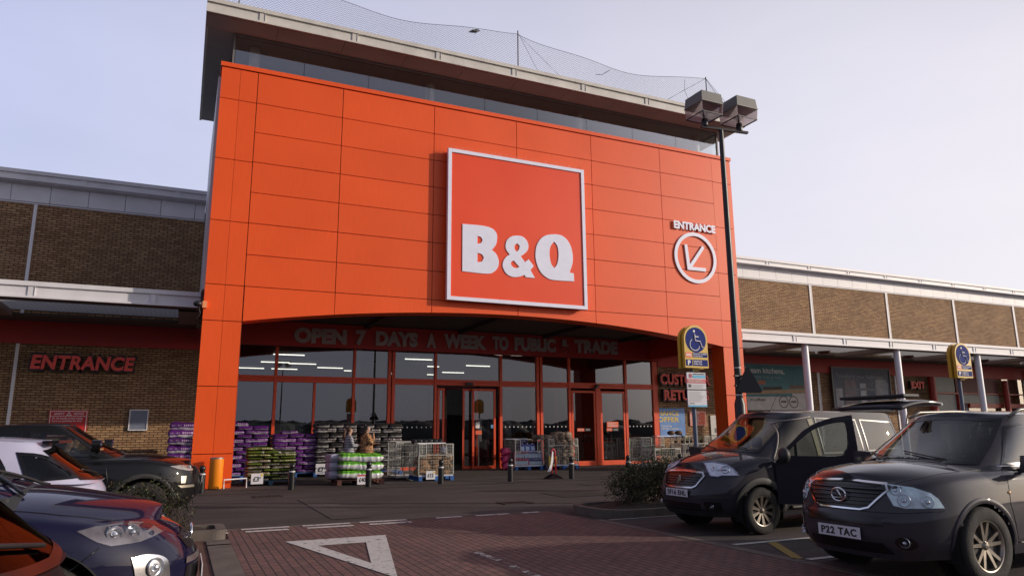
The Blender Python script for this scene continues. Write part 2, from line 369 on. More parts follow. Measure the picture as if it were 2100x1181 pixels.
STEEL = mat('galvanised_steel', (.55, .55, .54), .35, metal=.9, var=.15, vs=12)
CHROME = mat('chrome', (.8, .8, .82), .12, metal=1., var=.05)
BRICK = brickmat('buff_brick', (.43, .26, .125), (.27, .14, .065), (.06, .042, .03), .27, .083, 'XZ', var=.33)
GLASS = glassmat('window_glass', (.58, .62, .63), 2.5)
CLER = glassmat('clerestory_glass', (.80, .86, .85), 3.6)
# ------------------------------------------------------------------ ground
def asphalt(name, c, seed=0.):
    m = bpy.data.materials.new(name); m.use_nodes = True
    n = m.node_tree; b = n.nodes['Principled BSDF']; l = n.links.new
    g = n.nodes.new('ShaderNodeTexCoord')
    a = n.nodes.new('ShaderNodeTexNoise'); a.inputs['Scale'].default_value = .35; a.inputs['Detail'].default_value = 8; l(g.outputs['Object'], a.inputs['Vector'])
    v = n.nodes.new('ShaderNodeTexVoronoi'); v.inputs['Scale'].default_value = 90; l(g.outputs['Object'], v.inputs['Vector'])
    st = n.nodes.new('ShaderNodeMapping'); st.inputs['Scale'].default_value = (.12, 1.6, 1); l(g.outputs['Object'], st.inputs['Vector'])
    w = n.nodes.new('ShaderNodeTexNoise'); w.inputs['Scale'].default_value = 1.5; w.inputs['Detail'].default_value = 5; l(st.outputs[0], w.inputs['Vector'])
    r = n.nodes.new('ShaderNodeMapRange'); r.inputs['From Min'].default_value = .3; r.inputs['From Max'].default_value = .7; r.inputs['To Min'].default_value = .72; r.inputs['To Max'].default_value = 1.25; l(a.outputs['Fac'], r.inputs['Value'])
    r1 = n.nodes.new('ShaderNodeMapRange'); r1.inputs['To Min'].default_value = .65; r1.inputs['To Max'].default_value = 1.35; l(v.outputs['Color'], r1.inputs['Value'])
    r3 = n.nodes.new('ShaderNodeMapRange'); r3.inputs['From Min'].default_value = .3; r3.inputs['From Max'].default_value = .7; r3.inputs['To Min'].default_value = .8; r3.inputs['To Max'].default_value = 1.2; l(w.outputs['Fac'], r3.inputs['Value'])
    m1 = n.nodes.new('ShaderNodeMath'); m1.operation = 'MULTIPLY'; l(r.outputs[0], m1.inputs[0]); l(r1.outputs[0], m1.inputs[1])
    m2 = n.nodes.new('ShaderNodeMath'); m2.operation = 'MULTIPLY'; l(m1.outputs[0], m2.inputs[0]); l(r3.outputs[0], m2.inputs[1])
    s = n.nodes.new('ShaderNodeVectorMath'); s.operation = 'SCALE'; s.inputs[0].default_value = c; l(m2.outputs[0], s.inputs['Scale']); l(s.outputs[0], b.inputs['Base Color'])
    b.inputs['Roughness'].default_value = .9; b.inputs['Specular IOR Level'].default_value = .25
    bn = n.nodes.new('ShaderNodeBump'); bn.inputs['Strength'].default_value = .5; bn.inputs['Distance'].default_value = .006; l(v.outputs['Distance'], bn.inputs['Height']); l(bn.outputs[0], b.inputs['Normal'])
    return m
ASPH = asphalt('car_park_asphalt', (.066, .057, .056)); ASPH2 = asphalt('parking_bay_asphalt', (.082, .069, .068)); PAVE_A = asphalt('forecourt_asphalt', (.066, .055, .052))
PAVERS = brickmat('red_block_paving', (.160, .080, .070), (.112, .061, .057), (.022, .017, .016), .215, .108, 'YX', var=.35, msize=.009, bump=.7, big=.6)
CONC = mat('concrete_kerb', (.115, .095, .082), .9, var=.3, vs=3, bump=.3, bs=60)
SOIL = mat('bark_soil', (.030, .021, .014), .95, var=.4, vs=14, bump=1., bs=25)
WORN = wornpaint("worn_white_paint", (.58, .56, .54), .40, 8.)
FRESH = wornpaint('white_line_paint', (.50, .48, .47), .32, 12.)
YELLOW = wornpaint('yellow_line_paint', (.30, .21, .05), .36, 10.)

def S(name, mb, m, **k): return tag(mb.build(name, m, **k), kind='structure')
S('ground', MB().sheet([(-400,-400),(400,-400),(400,400),(-400,400)], -.012), ASPH)
S('forecourt', MB().sheet([(-60,20.2),(90,20.2),(90,28.45),(-60,28.45)], -.004), PAVE_A)
S('access_road', MB().sheet([(.78,-40),(6.62,-40),(6.62,12.74),(.78,12.74)], -.004), PAVERS)
S('parking_bays', MB().sheet([(6.78,-40),(30,-40),(30,11.02),(6.78,11.02)], -.004), ASPH2)
S('parking_bays', MB().sheet([(-20,-40),(.45,-40),(.45,11.7),(-20,11.7)], -.004), asphalt('left_bay_asphalt', (.115, .062, .048)))
# concrete edging strips, individual blocks with joints
k_ = MB()
y = -20.
while y < 11.0:
    k_.box(6.62, 6.78, y+.006, y+.909, -.03, .004); k_.box(.46, .77, y+.006, y+.909, -.03, .012); y += .915
k_.box(.46, .77, 11.0, 11.55, -.03, .012)
S('paving_edge_blocks', k_, CONC, bevel=.006)
k_ = MB(); x = -60.
while x < 6.7: k_.box(x+.006, x+.909, 12.745, 12.79, -.03, .003); x += .915
S('road_edge_channel', k_, CONC)
# drain covers
def drain(x, y, lab):
    e = empty('drain_cover', (x, y, 0)); tag(e, lab, 'drain cover')
    MB().prism([(-.34,-.26),(.34,-.26),(.34,.26),(-.34,.26)], -.01, .004, 'z', holes=[[(-.29,-.21),(.29,-.21),(.29,.21),(-.29,.21)]]).build('frame', mat('cast_iron', (.028,.022,.02), .6, var=.3), e)
    b = MB()
    for i in range(7): b.box(-.28+i*.083, -.235+i*.083, -.2, .2, -.008, .003)
    for i in range(3): b.box(-.28, .28, -.19+i*.17, -.16+i*.17, -.008, .002)
    b.build('grate', MATS['cast_iron'], e)
drain(2.1, 18.97, 'iron drain cover in the dark asphalt near the green sack pallet')
drain(6.72, 14.57, 'iron drain cover in the asphalt in front of the middle bollards')

for nm, q, c in (('asphalt_patch', (8.3,9.9,15.2,16.6), (.052,.046,.046)), ('asphalt_patch', (2.6,3.3,13.4,17.9), (.076,.066,.064)), ('asphalt_patch', (10.6,13.2,18.0,18.8), (.055,.047,.046))):
    S(nm, MB().sheet([(q[0],q[2]),(q[1],q[2]+.05),(q[1]-.05,q[3]),(q[0]+.03,q[3]-.04)], -.004), asphalt('asphalt_patch_mix', c))
# painted markings (real places on the ground)
def mark(name, poly, m, z=.004): return S(name, MB().sheet(poly, z), m)
for a, b in ((-1.9,-1.15),(-.9,-.1),(.02,.81),(1.02,1.76),(1.97,2.75),(2.92,3.75),(4.29,4.78),(5.05,5.72),(5.99,6.35)):
    mark('give_way_line', [(a,12.60),(b,12.60),(b,12.735),(a,12.735)], WORN)
for a, b in ((-.9,-.2),(.15,.81),(1.06,1.71),(2.0,2.74),(3.01,3.74)):
    mark('give_way_line', [(a,12.26),(b,12.26),(b,12.42),(a,12.42)], WORN)
S('give_way_triangle', MB().prism([(1.48,10.98),(2.93,10.98),(2.21,7.75)], .0005, .004, 'z', holes=[[(1.83,10.42),(2.50,10.42),(2.17,8.75)]]), WORN)
for p in ([(3.50,8.9),(3.60,8.9),(3.64,8.2),(3.54,8.2)], [(3.52,7.85),(3.62,7.85),(3.6,6.4),(3.5,6.4)]): mark('centre_line', p, wornpaint('very_worn_paint', (.45,.42,.40), .52, 8.))
for y0 in (7.88, 6.62, 3.9):
    mark('bay_line', [(6.85,y0-.05),(11.4,y0-.05),(11.4,y0+.05),(6.85,y0+.05)], FRESH)
mark('bay_line', [(6.85,10.95),(11.4,10.95),(11.4,11.0),(6.85,11.0)], FRESH)
for i in range(5):
    x0 = 6.66+i*.74
    mark('hatch_line', [(x0+.05,6.70),(x0+.20,6.70),(x0+.86,7.80),(x0+.71,7.80)], YELLOW)

# planted islands with real kerbs
def island(name, outline, holeline):
    b = MB(); b.prism(outline, -.02, .13, 'z', holes=[holeline])
    S(name, b, CONC, bevel=.02)
def rr(x0, x1, y0, y1, r, n=6, left=True, right=True):
    out = []
    for cx, cy, a0, on in ((x1-r,y1-r,0,right),(x0+r,y1-r,90,left),(x0+r,y0+r,180,left),(x1-r,y0+r,270,right)):
        rr_ = r if on else .01
        cx = (x1-rr_) if cx > (x0+x1)/2 else (x0+rr_); cy = (y1-rr_) if cy > (y0+y1)/2 else (y0+rr_)
        for i in range(n+1):
            t = rad(a0+90*i/n); out.append((cx+rr_*math.cos(t), cy+rr_*math.sin(t)))
    return out
island('planter_kerb', rr(6.9,24,11.05,12.78,.62,right=False), rr(7.04,23.9,11.2,12.62,.5,right=False))
island('planter_kerb', rr(-12,.74,11.65,12.55,.18,left=False), rr(-11.9,.60,11.80,12.40,.1,left=False))
def soil(x0, x1, y0, y1):
    n, m_ = 60, 12; V = []; F = []
    for i in range(n+1):
        for j in range(m_+1):
            e_ = min(j, m_-j, i, n-i)
            V.append((x0+(x1-x0)*i/n, y0+(y1-y0)*j/m_, .06+(.09 if e_ > 0 else 0)*min(1, e_/3)+random.uniform(0, .035)))
    for i in range(n):
        for j in range(m_): a = i*(m_+1)+j; F.append((a, a+1, a+m_+2, a+m_+1))
    return S('planting_soil', MB().add(V, F), SOIL, smooth=True)
soil(7.2, 23.8, 11.22, 12.6); soil(-8, .56, 11.82, 12.38)
# forecourt kerb line (flush) and distant ground behind the viewer
WOOD = mat('far_treeline', (.055, .058, .055), .9, var=.3, vs=.12, bump=.4, bs=.5)  # distance haze is mixed into this tree colour to soften its contrast
b = MB()
random.seed(3)
for i in range(90):
    x = -190+i*4.3+random.uniform(-2,2); b.ell((x, -95+random.uniform(-5,5), 0.5), (7.5, 4, random.uniform(2.8,3.6)), 11, 8, .10); b.ell((x+2, -92+random.uniform(-5,5), 0.5), (5.2, 4, random.uniform(2.6,3.6)), 11, 8, .14)
tag(b.build('far_wood', WOOD, smooth=True), 'distant dark belt of trees seen mirrored in the entrance glass', 'wood', kind='stuff')

# ------------------------------------------------------------------ store building
BO = Vector((10.5, 25, 0))
store = empty('store_building', BO)
tag(store, 'orange fronted home improvement store with arched entrance, oversailing roof and brick wings', 'building')
def part(name, mb, m, parent=store, **k):
    o = mb.build(name, m, parent, **k); o.location = -BO if parent is store else (0,0,0)
    if parent is not store: o.location = (0,0,0)
    return o
ACX, AR = 10.53, 58.3
def arch(x): return 5.49-(AR-math.sqrt(AR*AR-(x-ACX)**2))
n_ = 40
archpts = [(1.46+18.14*i/n_, arch(1.46+18.14*i/n_)) for i in range(n_+1)]
outline = [(.40,0),(1.46,0)]+archpts+[(19.6,0),(20.57,0),(20.57,12.74),(.40,12.74)]
portal = part('entrance_portal', MB().prism(outline, 22.475, 23.12, 'y'), ORANGE)
inner = [(.42,.0),(1.44,.0)]+[(x, z+.015) for x, z in archpts]+[(19.62,0),(20.55,0),(20.55,12.76),(.42,12.76)]
part('panel_joint', MB().prism(inner, 22.455, 22.474, 'y'), DARK_GAP, portal)
b = MB(); g = .011
rows_p = [.0,.95,2.85,4.76,5.84,7.80,9.76,11.73,12.77]; rows_m = [5.84,6.82,7.81,8.79,9.78,10.76,11.74,12.77]
for xa, xb in ((.37,.92),(.92,1.45),(19.6,20.1),(20.1,20.6)):
    for za, zb in zip(rows_p, rows_p[1:]):
        ga = .004 if abs(xb-.92) < .01 or abs(xb-20.1) < .01 else g; gb = .004 if abs(xa-.92) < .01 or abs(xa-20.1) < .01 else g
        b.box(xa+(0 if xa in (.37,19.6) else gb), xb-(0 if xb == 20.6 else ga), 22.40, 22.454, za+(g if za else 0), zb-g)
mcol = [1.45,4.15,7.34,10.52,13.70,16.93,19.6]
for xa, xb in zip(mcol, mcol[1:]):
    for i, (za, zb) in enumerate(zip(rows_m, rows_m[1:])): b.box(xa+g, xb-g, 22.40+(.002 if i % 2 else 0), 22.454, za+g, zb-g)
    P = [(max(xa, 1.46)+g+(xb-xa-2*g)*i/10, 0) for i in range(11)]; P = [(x, arch(min(max(x,1.46),19.6))) for x, _ in P]
    b.prism(P+[(xb-g, rows_m[0]-g), (max(xa,1.46)+g, rows_m[0]-g)], 22.40, 22.454, 'y')
part('cladding_panel', b, ORANGE, portal)
part('coping', MB().box(.33, 20.64, 22.36, 23.15, 12.79, 12.93), ORANGE, portal)
# side fascias, portico ceiling
for a_, c_ in ((.55,.95),(20.05,20.45)): part('portico_fascia', MB().box(a_, c_, 23.13, 28.3, 4.80, 5.78), mat('red_cladding', (.42,.028,.014), .5, var=.06))
part('portico_ceiling', MB().box(.96, 20.04, 23.14, 28.4, 5.70, 5.76), DARK_CEIL)
for i in range(5): part('ceiling_beam', MB().box(2.4+i*4.0, 2.62+i*4.0, 23.14, 28.15, 5.56, 5.699), mat('ceiling_beam_paint', (.035,.035,.033), .7))
# tower
part('tower_wall', MB().box(.30, .40, 23.13, 30.4, 5.80, 12.78).box(20.6, 20.7, 23.13, 30.4, 5.80, 12.78).box(.41, 20.59, 30.2, 30.4, 6.4, 12.78), WHITE_METAL)
part('tower_deck', MB().box(.41, 20.59, 23.16, 30.19, 12.60, 12.76), mat('roof_deck', (.2,.2,.2), .9))
cl = part('clerestory_window', MB().box(.66, 20.54, 22.98, 23.06, 12.94, 13.00).box(.66, 20.54, 22.96, 23.06, 14.21, 14.29).box(.66, .72, 22.97, 23.05, 13.0, 14.21).box(20.48, 20.54, 22.97, 23.05, 13.0, 14.21)
   .box(.66,.72,23.07,30.0,12.94,13.0).box(20.48,20.54,23.07,30.0,12.94,13.0).box(.66,.72,23.07,30.0,14.21,14.29).box(20.48,20.54,23.07,30.0,14.21,14.29), mat('grey_frame', (.16,.16,.155), .5))
for i in range(9):
    x0 = .73+i*2.195; part('pane', MB().add([(x0+.006,23.02,13.0),(x0+2.185,23.02,13.0),(x0+2.185,23.02,14.21),(x0+.006,23.02,14.21)], [(0,1,2,3)]), CLER, cl)
for xx in (.69, 20.51): part('pane', MB().add([(xx,23.08,13.0),(xx,29.9,13.0),(xx,29.9,14.21),(xx,23.08,14.21)], [(0,1,2,3)]), CLER, cl)
part('clerestory_back_wall', MB().box(.73,20.47,29.95,30.05,12.9,14.28), mat('back_wall_grey',(.50,.52,.50),.7,var=.2,vs=1))
for x in (1.37, 7.58, 13.97, 19.95):
    part('column', MB().lathe([(.17,12.77),(.17,14.29)], (x, 23.75, 0), 20), mat('pale_column', (.50,.50,.47), .6, var=.25, vs=3), smooth=40)
    part('column', MB().lathe([(.14,12.77),(.14,14.29)], (x, 28.9, 0), 16), MATS['pale_column'], smooth=40)
for i in range(4): part('roof_beam', MB().box(1.0, 20.2, 24.9+i*1.25, 25.02+i*1.25, 14.05, 14.28), mat('beam_grey', (.33,.34,.33), .6))
roof = part('tower_roof', MB().box(-.12, 21.15, 22.10, 30.55, 14.37, 14.74), mat('roof_body', (.20,.195,.19), .7))
sf = MB()
xs = [-.20+i*2.14 for i in range(11)]
for xa, xb in zip(xs, xs[1:]): sf.box(xa+.006, xb-.006, 22.06, 22.95, 14.30, 14.36)
ys = [22.96+i*1.26 for i in range(7)]
for ya, yb in zip(ys, ys[1:]): sf.box(-.13, .95, ya+.006, yb-.006, 14.30, 14.36); sf.box(20.2, 21.16, ya+.006, yb-.006, 14.30, 14.36)
sf.box(.96, 20.19, 22.965, 30.5, 14.31, 14.36)
part('soffit_panel', sf, GREY_SOFFIT, roof)
fs = MB()
def fascia(fs, x0, x1, yf, z0, z1, step, off=0.):
    """two-lipped channel fascia with bracket tabs"""
    fs.box(x0, x1, yf-.02, yf+.09, z0, z0+.06)
    fs.box(x0, x1, yf-.03, yf+.09, z1-.13, z1)
    fs.box(x0, x1, yf+.035, yf+.09, z0+.061, z1-.131)
    x = x0+off
    while x < x1-.2: fs.box(x, x+.16, yf+.004, yf+.034, z0+.062, z1-.132); fs.box(x+.161, x+.175, yf-.016, yf+.034, z0+.062, z1-.132); x += step
fascia(fs, -.21, 21.24, 22.0, 14.30, 14.78, 2.95, 1.55)
for xx, s_ in ((-.21,1),(21.24,-1)):
    a_, c_ = sorted((xx, xx+s_*.08)); fs.box(a_, c_, 22.10, 30.6, 14.301, 14.36); fs.box(a_, c_, 22.10, 30.6, 14.65, 14.779)
    a_, c_ = sorted((xx+s_*.035, xx+s_*.08)); fs.box(a_, c_, 22.10, 30.6, 14.361, 14.649)
part('fascia', fs, mat('cream_fascia', (.56,.54,.50), .55, var=.15, vs=1.5), roof)

# brick wings
wall = part('brick_wall', MB().box(-14, 1.44, 28.5, 28.8, 0, 9.36).box(20.72, 64, 28.5, 28.8, 0, 9.36), BRICK)
part('brick_wall', MB().box(1.44, 20.72, 28.5, 28.8, 5.72, 9.3), BRICK)
pb = MB()
for x0, x1 in ((-14, .28),(20.72, 64)):
    pb.box(x0, x1, 28.46, 28.80, 9.37, 9.42)
    x = x0
    while x < x1-.05: pb.box(x+.008, min(x+1.16, x1)-.008, 28.43, 28.8, 9.43, 10.02); x += 1.16
    pb.box(x0, x1, 28.40, 28.8, 10.03, 10.08); pb.box(x0, x1, 28.34, 28.8, 10.081, 10.33)
    fascia(pb, x0, x1, 28.08, 10.08, 10.45, 3.03, 1.1)
part('parapet_band', pb, WHITE_METAL)
part('wing_roof', MB().box(-14, .28, 28.81, 60, 10.0, 10.3).box(20.72, 64, 28.81, 60, 10.0, 10.3).box(.28,20.72,30.45,60,10.0,10.3), mat('roof_deck', (.2,.2,.2)))
part('end_wall', MB().box(-14.3,-14.01,28.5,60,0,10.3).box(64.01,64.3,28.5,60,0,10.3).box(-14,64,60.01,60.3,0,10.3), BRICK)
for x in (-11.15, -5.12, 25.2, 31.3, 37.38, 43.42, 49.45, 55.5, 61.5):
    p_ = MB().box(x-.05,x+.05,28.455,28.499,0,9.36)
    if x > 20: p_.box(x+.09,x+.13,28.46,28.499,0,9.36)
    if False: p_.tube([(x+.13,28.42,0),(x+.13,28.42,9.36)], .022, 8)
    part('downpipe', p_, mat('pipe_white',(.78,.76,.76),.5,var=.05), smooth=50)
part('fascia_band', MB().box(-14, 1.4, 28.40, 28.49, 4.52, 5.30).box(20.75, 64, 28.40, 28.49, 4.52, 5.30), RED_BAND)
# front canopies
TRANS = bpy.data.materials.new('polycarbonate_sheet'); TRANS.use_nodes = True
n = TRANS.node_tree; n.nodes.clear(); o_ = n.nodes.new('ShaderNodeOutputMaterial'); mx = n.nodes.new('ShaderNodeMixShader'); tl = n.nodes.new('ShaderNodeBsdfTranslucent'); df = n.nodes.new('ShaderNodeBsdfDiffuse')
wv = n.nodes.new('ShaderNodeTexWave'); wv.inputs['Scale'].default_value = 2.2; wv.inputs['Distortion'].default_value = .5; g_ = n.nodes.new('ShaderNodeTexCoord'); rp = n.nodes.new('ShaderNodeMapRange'); rp.inputs['To Min'].default_value = .42; rp.inputs['To Max'].default_value = .50
n.links.new(g_.outputs['Object'], wv.inputs['Vector']); n.links.new(wv.outputs['Fac'], rp.inputs['Value'])
cc = n.nodes.new('ShaderNodeCombineXYZ')
for i in range(3): n.links.new(rp.outputs[0], cc.inputs[i])
n.links.new(cc.outputs[0], tl.inputs['Color']); df.inputs['Color'].default_value = (.5,.52,.55,1); mx.inputs[0].default_value = .35
n.links.new(tl.outputs[0], mx.inputs[1]); n.links.new(df.outputs[0], mx.inputs[2]); n.links.new(mx.outputs[0], o_.inputs[0])
for x0, x1, side in ((-14, .29, 'L'), (20.72, 60, 'R')):
    cn = part('canopy', MB().box(x0, x1, 23.60, 24.12, 5.285, 5.34).box(x0, x1, 27.0, 28.38, 5.285, 5.34)
              .add([(x0,23.55,5.76),(x1,23.55,5.76),(x1,24.12,5.86),(x0,24.12,5.86),(x0,23.55,5.70),(x1,23.55,5.70),(x1,24.12,5.80),(x0,24.12,5.80)], [(0,1,2,3),(4,5,6,7),(0,1,5,4),(2,3,7,6),(0,3,7,4),(1,2,6,5)])
              .add([(x0,27.0,6.36),(x1,27.0,6.36),(x1,28.39,6.60),(x0,28.39,6.60),(x0,27.0,6.30),(x1,27.0,6.30),(x1,28.39,6.54),(x0,28.39,6.54)], [(0,1,2,3),(4,5,6,7),(0,1,5,4),(2,3,7,6),(0,3,7,4),(1,2,6,5)]), mat('canopy_soffit', (.13,.115,.105), .8))
    f2 = MB(); fascia(f2, x0, x1, 23.5, 5.28, 5.75, 3.11 if side == 'R' else 3.08, .75 if side == 'R' else .6)
    part('canopy_fascia', f2, WHITE_METAL, cn)
    # rafters between the clear sheets, and the sheets
    st = [25.2-6.06+6.06*i for i in range(8)] if side == 'R' else [-11.4, -5.35, -.05]
    for x in st:
        if x0 < x < x1: part('rafter', MB().box(x-.25, x+.25 if side == 'L' else x+.9, 24.13, 26.99, 5.24, 5.40), mat('canopy_rafter', (.30,.24,.22), .7), cn)
    if side == 'L': part('rafter', MB().box(-.3, .28, 24.13, 26.99, 5.23, 5.39), mat('canopy_rafter'), cn)
    cs = [x0]+[x for x in st if x0 < x < x1]+[x1]
    for a_, c_ in zip(cs, cs[1:]):
        part('roof_sheet', MB().add([(a_+.02,24.1,5.45),(c_-.02,24.1,5.45),(c_-.02,27.02,5.45),(a_+.02,27.02,5.45)], [(0,1,2,3)]), TRANS, cn)
    if side == 'R':
        for x in (28.4, 34.4, 40.6): part('dome_light', MB().lathe([(0,-.16),(.12,-.15),(.24,-.09),(.28,0)], (x,25.3,5.24), 16), mat('dome_red_brown', (.10,.03,.025), .4), cn, smooth=True)
        for x in (25.5, 31.55, 37.65, 43.75, 49.8, 55.8):
            part('column', MB().lathe([(.24,.0),(.24,.12),(.15,.14),(.15,5.20),(.12,5.28)], (x,23.78,0), 20), mat('lilac_white_column', (.75,.75,.78), .45, var=.06), smooth=40)
# fascia band over the glass with its lettering
part('fascia_band', MB().box(1.46, 20.72, 28.12, 28.40, 4.77, 5.68), RED_BAND)
fr = MB(); T0, T1 = 28.42, 28.58
def post(x, w, z0=0., z1=4.76): fr.box(x-w/2, x+w/2, T0, T1, z0, z1)
for x, w in ((1.53,.1),(3.18,.11),(6.15,.10),(7.58,.12),(7.75,.12),(9.54,.10),(12.50,.12),(14.28,.12),(14.46,.12),(15.88,.11),(18.90,.12),(20.56,.28)): post(x, w)
post(4.64, .09, 0, 3.39)
segs = [(1.59,3.12),(3.24,6.09),(6.21,7.51),(7.82,9.48),(9.60,12.43),(12.57,14.21),(14.53,15.82),(15.94,18.83),(18.97,20.41)]
for a_, c_ in segs: fr.box(a_, c_, T0+.01, T1, 3.42, 3.49); fr.box(a_, c_, T0+.01, T1, 3.56, 3.66); fr.box(a_, c_, T0+.05, T1, 3.491, 3.559)
for a_, c_ in segs:
    if a_ in (9.60, 15.94): continue
    fr.box(a_, c_, T0+.01, T1, .02, .14)
screen = part('glazed_screen', fr, ORANGE_TRIM)
for a_, c_ in segs: part('pane', MB().add([(a_,28.5,3.66),(c_,28.5,3.66),(c_,28.5,4.76),(a_,28.5,4.76)], [(0,1,2,3)]), GLASS, screen)
for a_, c_ in ((1.59,3.12),(3.24,4.59),(4.69,6.09),(6.21,7.51),(7.82,9.48),(12.57,14.21),(14.53,15.82),(18.97,20.41)):
    part('pane', MB().add([(a_,28.5,.14),(c_,28.5,.14),(c_,28.5,3.42),(a_,28.5,3.42)], [(0,1,2,3)]), GLASS, screen)
DOTS = mat('white_glass_dot', (.6,.6,.6), .6)
for a_, c_ in ((7.95,9.4),(12.7,14.15),(14.65,15.75),(19.05,20.3)):
    x = a_
    while x < c_: part('glass_marking', MB().box(x, x+.05, 28.485, 28.492, 1.68, 1.735), DOTS, screen); x += .2
part('lower_panel', MB().box(1.6, 6.1, 28.62, 28.66, .05, 1.86), mat('grey_green_panel', (.10,.125,.11), .6), screen)
def leaf(x0, x1, y, z1=3.30, w=.09, bot=.12):
    d = part('sliding_door', MB().box(x0, x0+w, y-.03, y+.03, 0, z1).box(x1-w, x1, y-.03, y+.03, 0, z1).box(x0+w, x1-w, y-.03, y+.03, 0, bot).box(x0+w, x1-w, y-.03, y+.03, z1-.09, z1), ORANGE_TRIM)
    part('pane', MB().add([(x0+w,y,bot),(x1-w,y,bot),(x1-w,y,z1-.09),(x0+w,y,z1-.09)], [(0,1,2,3)]), GLASS, d)
    return d
leaf(9.62, 9.93, 28.44); leaf(11.17, 12.24, 28.44); leaf(10.80, 11.5, 28.62)
leaf(15.97, 17.22, 28.46, bot=.2); leaf(17.48, 18.80, 28.46, bot=.2)
part('door_post', MB().box(17.23, 17.47, 28.40, 28.53, 0, 3.41), ORANGE_TRIM)
part('door_sensor', MB().box(10.86, 11.18, 28.30, 28.41, 3.44, 3.55).box(17.2, 17.36, 28.28, 28.41, 3.48, 3.60).box(17.12,17.26,28.30,28.40,3.40,3.47), BLACK)
# inner lobby and shop floor seen through the glass
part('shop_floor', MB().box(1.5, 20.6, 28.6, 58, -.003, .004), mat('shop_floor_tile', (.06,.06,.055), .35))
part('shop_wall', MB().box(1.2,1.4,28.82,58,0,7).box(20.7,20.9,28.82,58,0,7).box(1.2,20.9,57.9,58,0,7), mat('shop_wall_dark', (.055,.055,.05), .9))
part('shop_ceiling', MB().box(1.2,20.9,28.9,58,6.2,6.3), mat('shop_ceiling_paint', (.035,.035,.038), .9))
TUBE = mat('lit_strip_lamp', (.9,.9,.9), .5, var=0, emit=((1,.93,.80), 2.6))
for i, (x, y_) in enumerate(((5.6,44),(5.4,49),(7.2,49.5),(6.6,54),(4.3,54),(9.5,52),(13.6,44),(15.6,48.5),(15.2,53),(14.4,55.5),(18.9,47),(19.2,53),(17.8,55.5),(11.8,54),(8.8,38),(17.9,39.5))):
    part('strip_lamp', MB().box(x-.9, x+.9, y_-.04, y_+.04, 6.05, 6.11), TUBE)
lob = MB()
for x in (8.35, 10.9, 13.25, 15.3, 16.6, 19.6): lob.box(x-.05, x+.05, 31.0, 31.1, 0, 3.4)
lob.box(8.3, 19.65, 31.0, 31.1, 3.41, 3.52)
for x in (9.2, 11.4, 14.0): lob.box(x-.04, x+.04, 33.4, 33.5, 0, 3.4)
part('inner_lobby_frame', lob, mat('inner_red_frame', (.30,.03,.02), .5))
for a_ in ((7.9,9.6,36.0,36.1,2.3,5.0),(9.9,11.6,36.0,36.1,2.3,5.0),(12.2,14.6,36.6,36.7,2.4,4.6),(15.4,16.9,38,38.1,2.2,4.4)): part('inner_partition', MB().box(*a_), mat('inner_pale_board', (.42,.46,.44), .7))
for a_ in ((6.9,31.5,0),(14.6,32.5,0)): part('inner_column', MB().lathe([(.22,0),(.22,6.9)], a_, 16), mat('inner_pale_column', (.30,.31,.31), .6), smooth=40)
for x in (2.4, 4.6, 12.8, 16.2): part('shop_shelving', MB().box(x, x+1.1, 36, 52, 0, 2.3), mat('shelf_dark', (.04,.035,.03), .8, var=.5, vs=3))
part('hanging_banner', MB().box(10.0,10.75,30.4,30.43,2.1,3.1), mat('yellow_grey_banner', (.22,.20,.12), .8))
for x in (17.75, 18.3): pass
# exit lobby far along the right wing
RP = mat('red_post', (.36,.035,.02), .45)
ex = part('exit_lobby', MB().tube([(40.0,28.1,0),(40.0,28.1,4.5)], .2, 12).tube([(46.7,28.0,0),(46.7,28.0,4.4)], .16, 12).tube([(49.2,27.6,0),(49.2,27.6,5.2)], .26, 12).box(42.35,42.75,28.15,28.35,0,3.5).box(40.2,49.0,28.2,28.36,3.52,3.60).box(43.4,49,28.2,28.36,2.72,2.98), RP, smooth=40)
part('panel', MB().box(40.3,42.3,28.30,28.38,3.62,4.5).box(40.3,42.3,28.30,28.38,.1,3.5).box(42.8,46.4,28.30,28.38,2.99,3.5), mat('pale_grey_panel', (.32,.33,.29), .6), ex)
part('panel', MB().box(42.4,46.4,28.28,28.36,3.62,4.5), mat('dark_red_panel', (.13,.03,.028), .6), ex)
part('pane', MB().add([(46.9,28.3,2.99),(48.9,28.3,2.99),(48.9,28.3,4.5),(46.9,28.3,4.5)], [(0,1,2,3)]).add([(43.4,28.3,.1),(48.9,28.3,.1),(48.9,28.3,2.7),(43.4,28.3,2.7)], [(0,1,2,3)]), GLASS, ex)
part('panel', MB().box(49.6,53,28.2,28.3,4.3,5.15), ORANGE, ex); part('panel', MB().box(49.6,53,28.2,28.3,1.2,4.25), MATS['pale_grey_panel'], ex)

# ------------------------------------------------------------------ signs on the walls
def wsign(name, lab, cat, loc): return tag(empty(name, loc), lab, cat)
def off(o, e): o.location = -Vector(e.location); return o
s1 = wsign('store_sign', 'square orange sign with white frame and large white letters above the arch', 'sign', (10.46,22.3,5.82))
off(MB().box(7.80,13.12,22.11,22.38,5.85,11.12).build('panel', mat('sign_orange', (.80,.066,.010), .35, var=.05, vs=.4, coat=.0), s1), s1)
off(MB().prism([(7.76,5.82),(13.16,5.82),(13.16,11.16),(7.76,11.16)], 22.07, 22.22, 'y', holes=[[(7.885,5.945),(13.035,5.945),(13.035,11.035),(7.885,11.035)]]).build('frame', WHITE_SIGN, s1), s1)
sp_ = MB()
for i in range(88):
    x = 7.78+i*.061+random.uniform(-.01,.01); sp_.bar((x,22.15,11.18),(x+random.uniform(-.02,.02),22.15+random.uniform(-.05,.05),11.30),.007)
off(sp_.build('bird_spike', mat('spike_plastic', (.62,.32,.22), .4), s1), s1)
